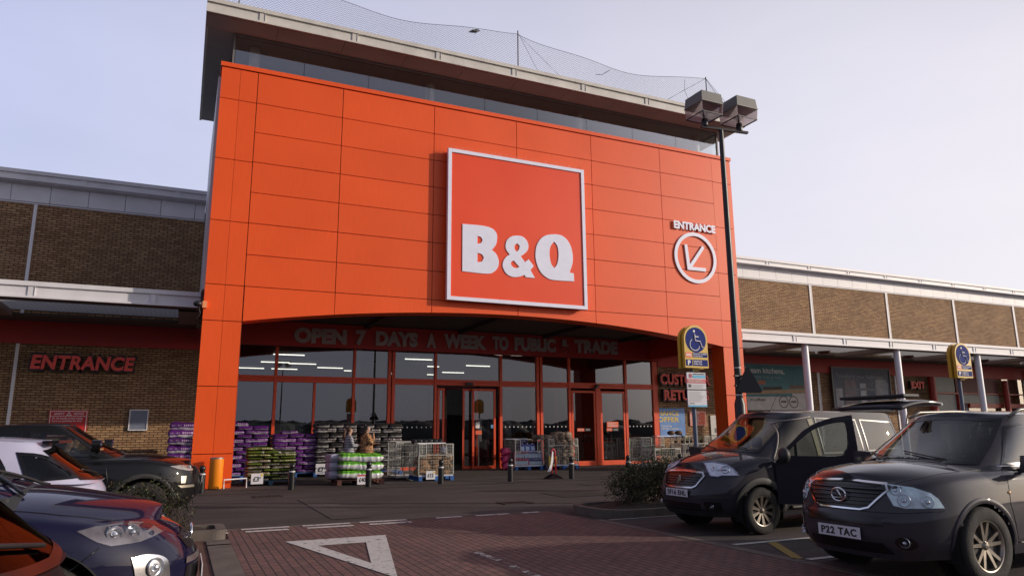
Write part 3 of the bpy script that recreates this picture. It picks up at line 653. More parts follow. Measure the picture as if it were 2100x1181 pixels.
Bo = [(8.3,8.49),(9.02,8.51),(9.37,8.46),(9.55,8.32),(9.59,8.14),(9.54,7.88),(9.39,7.68),(9.55,7.55),(9.64,7.35),(9.63,7.13),(9.48,6.92),(9.19,6.82),(8.3,6.83)]
B1 = [(8.85,8.12),(8.97,8.1),(9.04,8.0),(8.99,7.89),(8.85,7.84)]; B2 = [(8.85,7.52),(9.01,7.49),(9.09,7.37),(9.02,7.23),(8.85,7.19)]
A0 = [(10.31,8.29),(10.55,8.29),(10.73,8.17),(10.8,7.98),(10.76,7.8),(10.63,7.66),(10.49,7.56),(10.66,7.36),(10.8,7.48),(11.0,7.25),(10.87,7.09),(11.04,6.82),(10.68,6.82),(10.63,6.9),(10.44,6.82),(10.17,6.79),(9.93,6.89),(9.8,7.12),(9.82,7.31),(9.93,7.48),(10.07,7.58),(9.95,7.72),(9.91,7.89),(9.97,8.09),(10.12,8.23)]
A1 = [(10.36,8.02),(10.46,7.93),(10.43,7.8),(10.34,7.7),(10.26,7.8),(10.26,7.94)]; A2 = [(10.22,7.38),(10.44,7.17),(10.34,7.12),(10.21,7.13),(10.11,7.23),(10.13,7.33)]
Q0 = [(11.84,8.51),(12.2,8.48),(12.47,8.24),(12.59,7.87),(12.58,7.51),(12.45,7.14),(12.62,7.12),(12.63,6.83),(11.97,6.81),(11.59,6.84),(11.28,7.05),(11.11,7.4),(11.08,7.75),(11.17,8.1),(11.43,8.39)]
Q1 = [(11.84,8.24),(11.97,8.07),(12.01,7.75),(11.95,7.42),(11.83,7.25),(11.7,7.4),(11.64,7.74),(11.69,8.04)]
for o0, hs in ((Bo,(B1,B2)),(A0,(A1,A2)),(Q0,(Q1,))):
    off(MB().prism(smoothloop(o0), 22.085, 22.109, 'y', holes=[smoothloop(h) for h in hs]).build('letter', WHITE_SIGN, s1), s1)
s2 = wsign('entrance_sign', 'white word entrance above a round arrow emblem on the orange cladding', 'sign', (18.48,22.35,7.3))
off(text('ENTRANCE', (17.42,19.52,9.44,9.77), 'lettering', WHITE_SIGN, s2, .035, .045, at=22.352), s2)
def ringpoly(cx, cz, r, n=48): return [(cx+r*math.cos(2*math.pi*i/n), cz+r*math.sin(2*math.pi*i/n)) for i in range(n)]
off(MB().prism(ringpoly(18.44,8.32,1.05), 22.345, 22.385, 'y', holes=[ringpoly(18.44,8.32,.905)]).build('ring', WHITE_SIGN, s2), s2)
off(MB().prism([(17.91,8.83),(18.05,8.83),(18.13,8.02),(18.81,8.86),(18.91,8.77),(18.24,7.93),(18.92,7.93),(18.92,7.79),(18.0,7.79)], 22.345, 22.385, 'y').build('arrow', WHITE_SIGN, s2), s2)
s3 = wsign('opening_sign', 'pale lettering about opening days on the dark red band over the doors', 'sign', (11,28.1,4.9))
LET = mat('grey_lettering', (.40,.33,.31), .6, var=.15)
s_ = 'OPEN 7 DAYS A WEEK TO PUBLIC & TRADE'
words = [('OPEN',3.72,5.72),('7',6.08,6.50),('DAYS',6.88,8.62),('A',9.00,9.42),('WEEK',9.75,11.66),('TO',11.95,12.70),('PUBLIC',13.00,15.02),('&',15.30,15.70),('TRADE',16.00,18.28)]
for w_, a_, c_ in words:
    zz = 4.88+.0070*((a_+c_)/2-3.7)
    off(text(w_, (a_,c_,zz,zz+.60), 'lettering', LET, s3, .04, .06, at=28.10), s3)
def boxed(word, x0, x1, z0, z1, name, lab, rd, it=0.):
    e = wsign(name, lab, 'sign', ((x0+x1)/2,28.4,z0))
    off(text(word, (x0-.05,x1+.06,z0-.06,z1+.05), 'letter_case', BLACK, e, .13, .055, at=28.37, italic=it, spacing=1.02), e)
    off(text(word, (x0,x1,z0,z1), 'lettering', rd, e, .02, .04, at=28.238, italic=it, spacing=1.05), e)
    return e
RL = mat('red_letter', (.88,.09,.06), .5, var=.08); RL2 = mat('bright_red_letter', (.80,.10,.06), .5, var=.06)
boxed('ENTRANCE', -4.67, -1.59, 3.66, 4.15, 'wall_letters', 'red letters reading entrance on the dark brick wall left of the orange pillar', RL, .12)
boxed('CUSTOMER', 20.75, 23.72, 3.66, 4.18, 'wall_letters', 'red word customer on black backing on the brick right of the doors', RL2)
boxed('RETURNS', 20.92, 23.60, 2.92, 3.42, 'wall_letters', 'red word returns on black backing below the word customer', RL2)
boxed('EXIT', 38.40, 39.55, 3.80, 4.18, 'wall_letters', 'small red letters reading exit on the far brick wall under the canopy', RL)
# notices
def board(name, lab, cat, x0, x1, z0, z1, m, y=28.47, t=.03):
    e = wsign(name, lab, cat, ((x0+x1)/2, y, z0)); off(MB().box(x0,x1,y-t,y,z0,z1).build('board', m, e), e); return e
NRED = mat('notice_red', (.50,.02,.018), .5, var=.05); WH = mat('print_white', (.75,.74,.74), .6, var=.02); NOR = mat('notice_orange', (.75,.13,.05), .5, var=.03)
e = board('safety_notice', 'red safety notice board with white border on the left brick wall', 'notice', -4.0, -2.86, 1.45, 2.33, NRED)
off(MB().prism([(-3.97,1.48),(-2.89,1.48),(-2.89,2.30),(-3.97,2.30)], 28.432,28.438,'y',holes=[[(-3.95,1.50),(-2.91,1.50),(-2.91,2.28),(-3.95,2.28)]]).box(-3.94,-2.92,28.432,28.438,2.12,2.135).prism([(-3.50,2.15),(-3.34,2.15),(-3.42,2.27)],28.432,28.438,'y',holes=[[(-3.47,2.165),(-3.37,2.165),(-3.42,2.24)]]).build('border', WH, e), e)
off(text('SAFETY', (-3.85,-3.55,2.17,2.24), 'lettering', WH, e, .006, .01, at=28.438), e); off(text('NOTICE', (-3.28,-2.99,2.17,2.24), 'lettering', WH, e, .006, .01, at=28.438), e)
off(text('On the handle of each trolley\nthere are guidelines for their\nsafe use.', (-3.90,-3.0,1.86,2.09), 'lettering', WH, e, .006, .008, at=28.438), e)
e = board('wall_panel', 'blank grey blue notice panel with pale edge on the left brick wall', 'notice', -1.60, -1.04, 1.66, 2.34, mat('panel_slate', (.17,.19,.25), .4))
off(MB().prism([(-1.62,1.64),(-1.02,1.64),(-1.02,2.36),(-1.62,2.36)],28.42,28.45,'y',holes=[[(-1.585,1.675),(-1.055,1.675),(-1.055,2.325),(-1.585,2.325)]]).build('frame', WHITE_METAL, e), e)
e = board('finance_banner', 'blue banner with yellow finance offer lettering on the brick by the doors', 'banner', 20.74, 22.22, 1.20, 2.55, mat('banner_blue', (.13,.27,.58), .35, var=.2, vs=2, bump=.3, bs=4))
YL = mat('banner_yellow', (.62,.45,.10), .5, var=.03)
off(text('FINANCE', (20.40,21.86,2.20,2.43), 'lettering', YL, e, .006, .03, at=28.438), e); off(text('OFFER', (20.62,21.88,1.90,2.14), 'lettering', YL, e, .006, .03, at=28.438), e)
off(text('interest free\nwith and no deposit', (20.80,21.80,1.52,1.76), 'lettering', WH, e, .006, .01, at=28.438), e)
e = board('orange_notice', 'small orange notice with white lines of print behind the parking sign post', 'notice', 22.52, 23.50, 1.72, 2.42, NOR)
off(text('NOTICE', (22.6,23.1,2.28,2.37), 'lettering', WH, e, .006, .02, at=28.438), e)
off(text('For the loading\nbay and goods\ncollection please\nring the bell', (22.58,23.15,1.80,2.22), 'lettering', WH, e, .006, .01, at=28.438), e)
off(MB().prism([(22.55,1.75),(23.47,1.75),(23.47,2.39),(22.55,2.39)],28.432,28.438,'y',holes=[[(22.57,1.77),(23.45,1.77),(23.45,2.37),(22.57,2.37)]]).build('border', WH, e), e)
e = board('white_board', 'tall white board leaning on the brick beside the right orange pillar', 'board', 23.78, 24.28, 1.05, 2.22, mat('board_white', (.55,.54,.50), .6))
off(MB().box(24.0,24.22,28.43,28.438,1.38,1.60).build('print', mat('print_grey', (.12,.12,.12), .6), e), e)
# big framed poster banners under the right canopy
def poster(x0, x1, z0, z1, lab):
    e = wsign('poster_banner', lab, 'banner', ((x0+x1)/2,28.3,z0))
    off(MB().prism([(x0,z0),(x1,z0),(x1,z1),(x0,z1)],28.28,28.36,'y',holes=[[(x0+.06,z0+.06),(x1-.06,z0+.06),(x1-.06,z1-.06),(x0+.06,z1-.06)]]).build('frame', mat('poster_frame', (.10,.10,.10), .4), e), e)
    return e
def poly(e, nm, P, m, y): off(MB().prism(P, y, y+.004, 'y').build(nm, m, e), e)
e = poster(26.0, 30.45, 2.45, 4.86, 'large framed kitchen advert banner under the canopy nearest the orange pillar')
VIN = dict(rough=.5, bump=.4, bs=2.2, spec=.2)
poly(e,'sheet',[(26.06,2.51),(30.39,2.51),(30.39,4.80),(26.06,4.80)], mat('poster_teal',(.06,.18,.20),var=.35,vs=1.2,**VIN), 28.33)
poly(e,'worktop',[(26.06,3.28),(28.9,3.36),(30.39,3.42),(30.39,3.62),(29.1,3.58),(26.06,3.45)], mat('poster_wood',(.36,.25,.14),var=.2,**VIN), 28.325)
poly(e,'cabinet',[(26.06,2.51),(30.39,2.51),(30.39,3.40),(29.2,3.36),(29.2,3.20),(26.06,3.16)], mat('poster_pale',(.50,.48,.45),var=.15,**VIN), 28.324)
poly(e,'hob',[(27.2,3.50),(28.5,3.55),(28.5,3.72),(27.25,3.68)], mat('poster_black',(.02,.02,.02),var=.1), 28.319)
poly(e,'bowl',[(26.9,3.78),(27.4,3.80),(27.4,4.0),(26.9,4.0)], mat('poster_rust',(.35,.12,.05)), 28.318); poly(e,'plate',[(29.0,3.62),(30.1,3.66),(30.0,3.8),(29.1,3.78)], mat('poster_brownred',(.16,.07,.04)), 28.318)
off(text('Dream kitchens,', (25.98,28.75,4.32,4.66), 'lettering', mat('poster_print',(.62,.66,.66)), e, .004, .02, at=28.318), e); off(text('everyday low prices', (26.1,28.5,4.06,4.27), 'lettering', mat('poster_print_grey',(.25,.34,.35)), e, .004, 0, at=28.318), e)
off(text("It's official", (26.3,27.3,2.95,3.10), 'lettering', BLACK, e, .004, .01, at=28.318), e)
for cx in (28.55, 29.25): off(MB().prism(ringpoly(cx,2.92,.32,24),28.314,28.320,'y',holes=[ringpoly(cx,2.92,.27,24)]).box(cx-.18,cx+.18,28.316,28.32,2.88,2.98).build('stamp', BLACK, e), e)
e = poster(32.15, 36.75, 2.45, 4.86, 'large framed bathroom advert banner between the white canopy columns')
poly(e,'sheet',[(32.21,2.51),(36.69,2.51),(36.69,4.80),(32.21,4.80)], mat('poster_slate',(.11,.13,.16),var=.3,vs=1.,**VIN), 28.33)
for q, (x, z, w_, h, c_) in enumerate(((32.4,2.7,.5,1.0,(.34,.34,.36)),(33.1,2.8,.9,1.4,(.20,.17,.18)),(34.3,2.7,.45,1.3,(.42,.42,.44)),(34.9,2.7,.5,1.1,(.08,.10,.16)),(35.5,2.75,.9,1.5,(.30,.30,.32)),(33.2,3.6,2.4,.14,(.16,.17,.20)),(36.2,2.8,.3,1.3,(.24,.27,.33)))):
    poly(e,'picture_block',[(x,z),(x+w_,z),(x+w_,z+h),(x,z+h)], mat('poster_bath_%s' % 'abcdefg'[q], c_, var=.3, vs=3, **VIN), 28.326-q*.0012)
off(text('Transform your bathroom', (32.5,36.2,4.20,4.48), 'lettering', mat('poster_print_faint',(.34,.36,.38)), e, .003, .01, at=28.314), e)
off(text('OPEN TO THE PUBLIC', (34.2,36.1,2.56,2.66), 'lettering', mat('poster_print_faint'), e, .003, .01, at=28.314), e)
# stickers on the doors
def sticker(lab, x0, x1, z0, z1, m, y=28.42, txt=None, tm=None):
    e = wsign('door_sticker', lab, 'sticker', ((x0+x1)/2,y,z0)); off(MB().box(x0,x1,y-.004,y,z0,z1).build('label', m, e), e)
    if txt: off(text(txt,(x0+.05,x1-.05,z0+.04,z1-.04),'lettering',tm or WH,e,.003,.01,at=y-.004), e)
sticker('orange click and collect sticker on the right returns door', 17.78, 18.40, 1.66, 1.92, NOR, txt='CLICK +\nCOLLECT')
sticker('small orange returns sticker left of a black one on the right returns door', 17.76, 18.06, 1.50, 1.63, NOR, txt='RETURNS')
sticker('small black sticker right of the orange returns one on the right door', 18.08, 18.40, 1.50, 1.63, BLACK, txt='WELCOME')
sticker('orange returns sticker on the left returns door', 16.22, 16.58, 1.50, 1.63, NOR, txt='RETURNS')
sticker('black sticker beside the orange one on the left returns door', 16.62, 16.92, 1.50, 1.63, BLACK, txt='WELCOME')
sticker('orange square sticker on the open entrance door leaf', 11.32, 11.60, 1.40, 1.56, NOR)
sticker('white red prohibition sticker on the entrance door leaf', 11.32, 11.50, 1.66, 1.90, WH)
sticker('blue sticker near the edge of the entrance door leaf', 12.02, 12.13, 1.66, 1.80, mat('sticker_blue',(.1,.3,.5)))
e = wsign('standing_banner', 'narrow white standing banner with red strip inside the entrance doors', 'banner', (11.85,29.4,0)); off(MB().box(11.72,12.0,29.4,29.42,1.1,2.1).box(11.84,11.88,29.41,29.45,0,1.1).build('banner', mat('banner_white',(.4,.38,.38)), e), e)
# security camera on the left edge of the portal
e = tag(empty('security_camera', (.36,22.36,5.2)), 'black dome security camera on an orange bracket at the portal edge', 'camera')
MB().box(-.02,.10,-.06,.06,-.10,.10).build('bracket', mat('bracket_orange',(.85,.30,.12),.4), e)
MB().ell((-.14,-.08,.0),(.13,.13,.09)).build('dome', BLACK, e, smooth=True)
MB().tube([(-.12,-.05,-.08),(-.06,0,-.26),(-.10,0,-.36),(-.16,.02,-.48)],.012,6).build('cable', BLACK, e, smooth=True)

# bird net on the roof edge
nt_ = empty('bird_net', (10.5,22.2,14.78)); tag(nt_, 'fine sagging bird netting on thin posts along the tower roof edge', 'netting')
PO = [.71, 10.52, 19.43]
for x in PO: off(MB().tube([(x,22.2,14.76),(x,22.2,16.36)],.022,6).build('post', mat('dark_steel',(.03,.03,.035),.5), nt_), nt_)
def top(x):
    for a_, c_ in ((-7.5,.71),(.71,10.52),(10.52,19.43)):
        if a_ <= x <= c_: t = (x-a_)/(c_-a_); return 16.30-4*.55*t*(1-t)*(1 if a_ > 0 else .3)
    return 16.30-(x-19.43)*.88
nb = MB(); N = 170
xs = [-.15+i*(21.2/N) for i in range(N+1)]
def ntp(x, t): zt = max(top(x), 14.80); return Vector((x, 22.2+.12*math.sin(x*1.3)*t, 14.80+(zt-14.80)*t))
R_ = 14
wire = .0035
for i in range(N):
    for j in range(R_):
        a_ = ntp(xs[i], j/R_); c_ = ntp(xs[i+1], (j+1)/R_); d_ = ntp(xs[i], (j+1)/R_); e_ = ntp(xs[i+1], j/R_)
        for p, q in ((a_,c_),(d_,e_)):
            dv = (q-p).normalized(); pr = Vector((-dv.z,0,dv.x))*wire; nb.add([p-pr,q-pr,q+pr,p+pr],[(0,1,2,3)])
nb.tube([ntp(x,1)+Vector((0,0,.0)) for x in xs], .009, 4)
off(nb.build('mesh_netting', mat('net_cord',(.09,.09,.11),.8,var=0), nt_), nt_)
rg = MB()
for x0 in (10.6, 19.4, 19.45):
    pass
rg.tube([(10.55,22.2,16.25),(11.4,22.2,14.8)],.007,4).tube([(10.55,22.2,16.2),(12.4,22.2,14.8)],.006,4).tube([(19.43,22.2,16.3),(17.2,22.2,14.82)],.008,4).tube([(19.43,22.2,16.3),(21.1,22.25,14.85)],.009,4).tube([(18.3,22.2,16.0),(18.25,22.2,15.5),(18.4,22.2,15.2),(18.5,22.2,14.85)],.009,4).tube([(14.6,22.2,15.65),(14.2,22.2,15.35),(13.9,22.2,15.3)],.012,4)
off(rg.build('guy_wire', MATS['net_cord'], nt_), nt_)
# crow on the net
cr_ = tag(empty('crow', (8.78,22.2,15.80), rad(8)), 'black crow perched on the sagging edge of the roof net', 'bird')
bb = MB(); bb.tube([(-.30,0,.02),(-.20,0,.06),(-.08,0,.12),(.05,0,.18),(.13,0,.225),(.19,0,.245),(.23,0,.24)], [.012,.035,.075,.085,.06,.048,.02], 12)
bb.build('body', mat('crow_black',(.008,.008,.010),.35), cr_, smooth=True)
MB().tube([(.22,0,.242),(.30,0,.225)],[.018,.003],8).build('beak', BLACK, cr_, smooth=True)
MB().add([(-.10,.07,.14),(-.36,.03,-.01),(-.36,-.03,-.01),(-.10,-.07,.14),(-.1,0,.2)],[(0,1,2,3),(0,4,3)]).tube([(.02,.07,.17),(-.16,.075,.10),(-.30,.03,.03)],[.03,.04,.008],6).tube([(.02,-.07,.17),(-.16,-.075,.10),(-.30,-.03,.03)],[.03,.04,.008],6).build('wing', MATS['crow_black'], cr_, smooth=True)
MB().tube([(.0,.03,.10),(.01,.03,0)],.007,5).tube([(.0,-.03,.10),(.01,-.03,0)],.007,5).build('leg', BLACK, cr_)
cr_.scale = (.8,.8,.8)
# ------------------------------------------------------------------ goods in front of the store
def bagmesh(name, m, sx, sy, sz, seed, n=3.2):
    rng = random.Random(seed); P = []; F = []; U, V_ = 22, 10
    ph = [rng.uniform(0, 6.28) for _ in range(6)]
    for i in range(U+1):
        a = -1+2*i/U; ex = (1-abs(a)**9)**.42 if abs(a) < 1 else 0.0
        ey = (1-abs(a)**7)**.5 if abs(a) < 1 else .0
        ey = .80+.20*ey; ex = max(ex, .10)
        for j in range(2*V_):
            t = 2*math.pi*j/(2*V_); c, s = math.cos(t), math.sin(t)
            cy = math.copysign(abs(c)**.45, c); cz = math.copysign(abs(s)**.55, s)
            wv = 1+.05*math.sin(a*7+ph[0])+.04*math.sin(t*3+ph[1]+a*4)
            P.append((a*sx*(1+.015*math.sin(t*2+ph[2])), cy*sy*ey*(1+.03*math.sin(a*5+ph[3])), cz*sz*ex*wv + .010*math.sin(a*3+ph[4])))
    n2 = 2*V_
    for i in range(U):
        for j in range(n2): j2 = (j+1) % n2; F.append((i*n2+j, i*n2+j2, (i+1)*n2+j2, (i+1)*n2+j))
    F.append(tuple(range(n2-1,-1,-1))); F.append(tuple(U*n2+k for k in range(n2)))
    return MB().add(P, F).build(name, m, smooth=60, link=False).data

PAL = mat('pallet_blue', (.016,.09,.30), .7, var=.25, vs=6); PALR = mat('pallet_brown', (.10,.035,.025), .8, var=.3, vs=6)
def pallet(x0, x1, y0, y1, lab, m=PAL, h=.14, group=None):
    e = tag(empty('pallet', ((x0+x1)/2,(y0+y1)/2,0)), lab, 'pallet', group)
    hx, hy = (x1-x0)/2, (y1-y0)/2; b = MB()
    for i in range(6): yy = -hy+(2*hy-.12)*i/5; b.box(-hx,hx,yy,yy+.12,h-.02,h)
    b.build('deck', m, e)
    for fx in (-1,0,1):
        b = MB(); cx = fx*(hx-.06); b.box(cx-.06,cx+.06,-hy,hy,0,.022)
        for fy in (-1,0,1): cy = fy*(hy-.06); b.box(cx-.06,cx+.06,cy-.06,cy+.06,.02,h-.022)
        b.build('runner', m, e)
    return e
def bag(me, loc, rz, lab, group, cat='sack', sc=(1,1,1)):
    o = bpy.data.objects.new('sack', me); COL.objects.link(o); o.location = loc; o.rotation_euler = (random.uniform(-.03,.03), random.uniform(-.025,.025), rz+random.uniform(-.04,.04)); o.scale = sc
    return tag(o, lab, cat, group)
def stack(meshes, x0, x1, y0, y1, z0, rows, rh, lab, group, long_n=2, short_n=3, sl=.40, top=None):
    """brick-bonded sacks: rows of long faces alternate with rows of ends"""
    z = z0+rh/2
    ORD = ['bottom','second','third','fourth','fifth','sixth','seventh','eighth','ninth','tenth','eleventh','twelfth']; base = lab
    def lb(r, k, n, q=0):
        rw = 'top' if r == rows-1 else ORD[r]
        return '%s, %s row%s, %s%s' % (base, rw, '' if rw in ('top','bottom') else ' up', ('left','right')[k] if n == 2 else ('left','middle','right')[k], ' rear' if q else '')
    for r in range(rows):
        if r % 2 == 0 or short_n == 0:
            wdt = (x1-x0)/long_n; dy = (y1-y0)/2
            ks = range(long_n) if not (top and r == rows-1) else top
            for k in ks:
                for q in ((0,1) if r > rows-4 else (0,)):
                    bag(random.choice(meshes), (x0+wdt*(k+.5)+random.uniform(-.015,.015), y0+dy*(q+.5)+random.uniform(-.02,.03), z), 0, lb(r,k,long_n,q), group, sc=(wdt/2/.40*.985, dy/2/.275*.97, rh/2/.075*1.06))
        else:
            wdt = (x1-x0)/short_n
            for k in range(short_n):
                bag(random.choice(meshes), (x0+wdt*(k+.5)+random.uniform(-.01,.01), (y0+y1)/2+random.uniform(-.02,.02), z), math.pi/2, lb(r,k,short_n), group, sc=((y1-y0)/2/.40*.97, wdt/2/.275*.97, rh/2/.075*1.06))
        z += rh
BP = bagmat('purple_sack_film', (.085,.012,.14), (.42,.40,.44), (.42,.30,.42), zlo=-.13)
BK = bagmat('black_sack_film', (.016,.014,.015), (.46,.45,.44), (.36,.30,.30), zlo=-.17)
BG = bagmat('green_black_sack_film', (.030,.034,.010), (.40,.40,.36), (.50,.34,.24), zlo=-.10)
BG2 = bagmat('olive_sack_film', (.075,.105,.012), (.02,.02,.015), (.55,.42,.30), zlo=-.10)
WHB = bagmat('white_sack_film', (.48,.48,.46), (.40,.40,.38), (.1,.1,.1), logo=False)
MP = [bagmesh('purple_sack', BP, .40,.275,.075,i) for i in range(4)]
MK = [bagmesh('black_sack', BK, .40,.275,.075,i+10) for i in range(4)]
MG = [bagmesh('green_sack', BG, .40,.275,.075,i+20) for i in range(2)]+[bagmesh('olive_sack', BG2, .40,.275,.075,i+24) for i in range(2)]
MW = [bagmesh('white_sack', WHB, .40,.275,.075,30)]
pallet(-.35,1.3,26.4,27.5,'pallet under the purple and white sacks left of the orange pillar')
stack(MP, -.34, 1.26, 26.4, 27.5, .14, 6, .25, 'large purple sack left of the orange pillar', 'sacks left of the pillar', 2, 0)
bag(MP[0], (.1,26.95,1.76), 0, 'purple and white topped sack lying on top of the stack left of the pillar', 'sacks left of the pillar', sc=(1,1,1.9))
pallet(1.2,2.78,25.8,26.9,'blue pallet under the tall purple sacks just right of the orange pillar')
stack(MP, 1.2, 2.78, 25.8, 26.9, .14, 12, .134, 'purple sack in the tall stack beside the pillar', 'tall stack of purple sacks', 2, 3)
bag(MP[1], (1.72,26.2,.14+12*.134+.06), 0, 'single purple sack on top of the tall stack beside the pillar', 'tall stack of purple sacks')
pallet(3.0,4.62,26.6,27.7,'blue pallet under the lower purple sacks by the glass')
stack(MP, 3.0, 4.62, 26.6, 27.7, .14, 10, .134, 'purple sack in the lower stack by the glass', 'lower stack of purple sacks', 2, 3)
bag(MP[2], (3.55,26.9,.14+10*.134+.06), 0, 'single purple sack on top of the lower stack by the glass', 'lower stack of purple sacks', sc=(.75,1,.8))
pallet(1.88,3.3,22.9,23.9,'blue green pallet under the black and olive sacks', mat('pallet_teal',(.01,.05,.09),.7,var=.25))
stack(MG, 1.86, 3.30, 22.9, 23.9, .14, 10, .086, 'thin olive sack in the low front stack', 'stack of black and olive sacks', 2, 3)
for k, xx in enumerate((2.35,2.72,3.08)): bag(MW[0], (xx,23.15,.14+9.3*.086), .05*k, 'white sack end in the top row of the low front stack, %s one' % ('left','middle','right')[k], 'white sacks on the olive stack', sc=(.42,.7,.45))
bag(MG[2], (2.25,23.3,.14+10.6*.086), 0, 'olive sack lying loose on top of the low front stack', 'stack of black and olive sacks', sc=(1,1,.7))
pallet(4.4,5.95,26.4,27.5,'blue pallet under the left black sack stack'); pallet(6.0,7.62,26.4,27.5,'blue pallet under the right black sack stack')
stack(MK, 4.44, 5.92, 26.4, 27.5, .14, 10, .173, 'black sack in the pile behind the women', 'black sacks in the left pile', 2, 3)
stack(MK, 6.02, 7.6, 26.4, 27.5, .14, 10, .170, 'black sack in the pile nearest the cage', 'black sacks in the right pile', 2, 3)
# shrink wrapped green and white packs on a brown pallet
pallet(4.30,5.68,21.62,22.62,'brown wooden pallet under the green and white packs', PALR, .15)
GWm = bpy.data.materials.new('green_white_film'); GWm.use_nodes = True
n = GWm.node_tree; b_ = n.nodes['Principled BSDF']; b_.inputs['Roughness'].default_value = .3; l = n.links.new
g_ = n.nodes.new('ShaderNodeTexCoord'); s_p = n.nodes.new('ShaderNodeSeparateXYZ'); l(g_.outputs['Generated'], s_p.inputs[0])
wb = n.nodes.new('ShaderNodeTexNoise'); wb.inputs['Scale'].default_value = 6; l(g_.outputs['Object'], wb.inputs['Vector'])
a1 = n.nodes.new('ShaderNodeMath'); a1.operation = 'MULTIPLY_ADD'; a1.inputs[1].default_value = .3; l(wb.outputs['Fac'], a1.inputs[0]); l(s_p.outputs['Z'], a1.inputs[2])
rp_ = n.nodes.new('ShaderNodeValToRGB'); l(a1.outputs[0], rp_.inputs['Fac']); rp_.color_ramp.interpolation = 'CONSTANT'
rp_.color_ramp.elements[0].color = (.50,.50,.52,1); rp_.color_ramp.elements[1].position = .78; rp_.color_ramp.elements[1].color = (.13,.42,.02,1)
el = rp_.color_ramp.elements.new(.90); el.color = (.05,.16,.02,1); el = rp_.color_ramp.elements.new(1.0); el.color = (.16,.50,.03,1)
l(rp_.outputs['Color'], b_.inputs['Base Color'])
w2 = n.nodes.new('ShaderNodeTexWave'); w2.inputs['Scale'].default_value = 3; w2.inputs['Distortion'].default_value = 9; l(g_.outputs['Object'], w2.inputs['Vector'])
bn_ = n.nodes.new('ShaderNodeBump'); bn_.inputs['Strength'].default_value = .6; bn_.inputs['Distance'].default_value = .02; l(w2.outputs['Fac'], bn_.inputs['Height']); l(bn_.outputs[0], b_.inputs['Normal'])
GWM = bagmesh('pack', GWm, .40, .275, .075, 41)
SIL = mat('silver_film', (.35,.34,.42), .3, var=.3, vs=8, bump=.5, bs=10)
for i, zt in enumerate(('lowest','middle','topmost')):
    o = bag(GWM, (5.02,22.1,.15+.125+i*.25), 0, 'green and white shrink wrapped pack, %s of the three in the front pile' % zt, 'green and white packs', 'pack', sc=(1.66,1.75,1.75)); o.name = 'shrink_wrapped_pack'
SM = bagmesh('silver_pack', SIL, .40,.275,.075,43)
for i, zt in enumerate(('lowest','middle','topmost')):
    o = bag(SM, (4.28,22.45,.15+.12+i*.24), math.pi/2, 'silver grey wrapped pack, %s of the pile behind the green packs' % zt, 'silver packs', 'pack', sc=(1.1,.55,1.7)); o.name = 'silver_pack'
# price boards
def price(x, y, z, w, h, txt, lab, rz=0., red=False, col=None, small=None):
    e = tag(empty('price_board', (x,y,z), rz), lab, 'price board')
    MB().box(-w/2,w/2,-.01,.01,0,h).build('board', col or mat('board_paper',(.62,.62,.66),.5,var=.04), e)
    text(txt, (-w*.34,w*.14 if small else w*.30,h*.24,h*.70), 'lettering', BLACK, e, .004, .03, at=-.01)
    if small: text(small, (w*.14,w*.32,h*.48,h*.66), 'lettering', BLACK, e, .004, .02, at=-.01)
    MB().box(w*.28,w*.46,-.016,-.011,h*.74,h*.94).build('corner_tag', mat('tag_yellow',(.7,.48,.04),.5), e)
    if red: MB().box(-w*.5,w*.5,-.014,-.0105,h*.86,h*1.0).build('header', NRED, e)
price(2.18,22.72,.06,.34,.30,'£3','white price board on the pallet of olive sacks', .06, small='57'); price(4.62,26.0,.10,.44,.36,'£7','white price board at the foot of the left black sack pile', small='48')
price(4.98,21.42,.03,.31,.27,'£40','white price board with red header in front of the green packs', .05, red=True); price(7.32,22.2,.05,.30,.26,'£12','white price board hanging on the wire cage of log bags', 0)
price(13.85,26.3,.12,.42,.40,'3','small yellow price board leaning between the two right cages', .1, col=mat('board_yellow',(.55,.36,.04),.5))

# wire cages
WIRE = mat('cage_wire', (.40,.40,.37), .45, metal=.3, var=.2, vs=8)
def cage(x0, x1, y0, y1, z0, z1, lab, front=.62, group='wire cages'):
    e = tag(empty('wire_cage', ((x0+x1)/2,(y0+y1)/2,z0)), lab, 'cage', group)
    hx, hy, h = (x1-x0)/2, (y1-y0)/2, z1-z0
    def grid(P0, U, Vv, nu, nv, name):
        b = MB(); P0 = Vector(P0); U = Vector(U); Vv = Vector(Vv)
        for i in range(nu+1): a = P0+U*(i/nu); b.bar(a, a+Vv, .0065 if 0 < i < nu else .026)
        for j in range(nv+1): a = P0+Vv*(j/nv); b.bar(a, a+U, .0065 if 0 < j < nv else .024)
        b.build(name, WIRE, e)
    grid((-hx,-hy,.04),(2*hx,0,0),(0,0,h*front),14,7,'front_panel')
    grid((-hx,hy,.04),(2*hx,0,0),(0,0,h-.04),14,9,'back_panel')
    grid((-hx,-hy+.016,.04),(0,2*hy-.032,0),(0,0,h-.04),9,9,'side_panel'); grid((hx,-hy+.016,.04),(0,2*hy-.032,0),(0,0,h-.04),9,9,'side_panel')
    grid((-hx+.02,-hy-.004,h*front),(.22,0,0),(0,0,h*(1-front)),3,4,'front_panel'); grid((hx-.24,-hy-.004,h*front),(.22,0,0),(0,0,h*(1-front)),3,4,'front_panel')
    MB().box(-hx,hx,-hy,hy,0,.035).build('base', WHITE_METAL, e)
    return e
pallet(6.95,8.12,22.25,23.35,'blue pallet under the wire cage of log bags', group='pallets under cages')
cage(6.95,8.10,22.27,23.3,.14,1.13,'wire cage holding brown log bags, nearest the two women',.62)
cage(6.55,7.75,23.5,24.5,.05,1.2,'second wire cage standing behind the cage of log bags',.95)
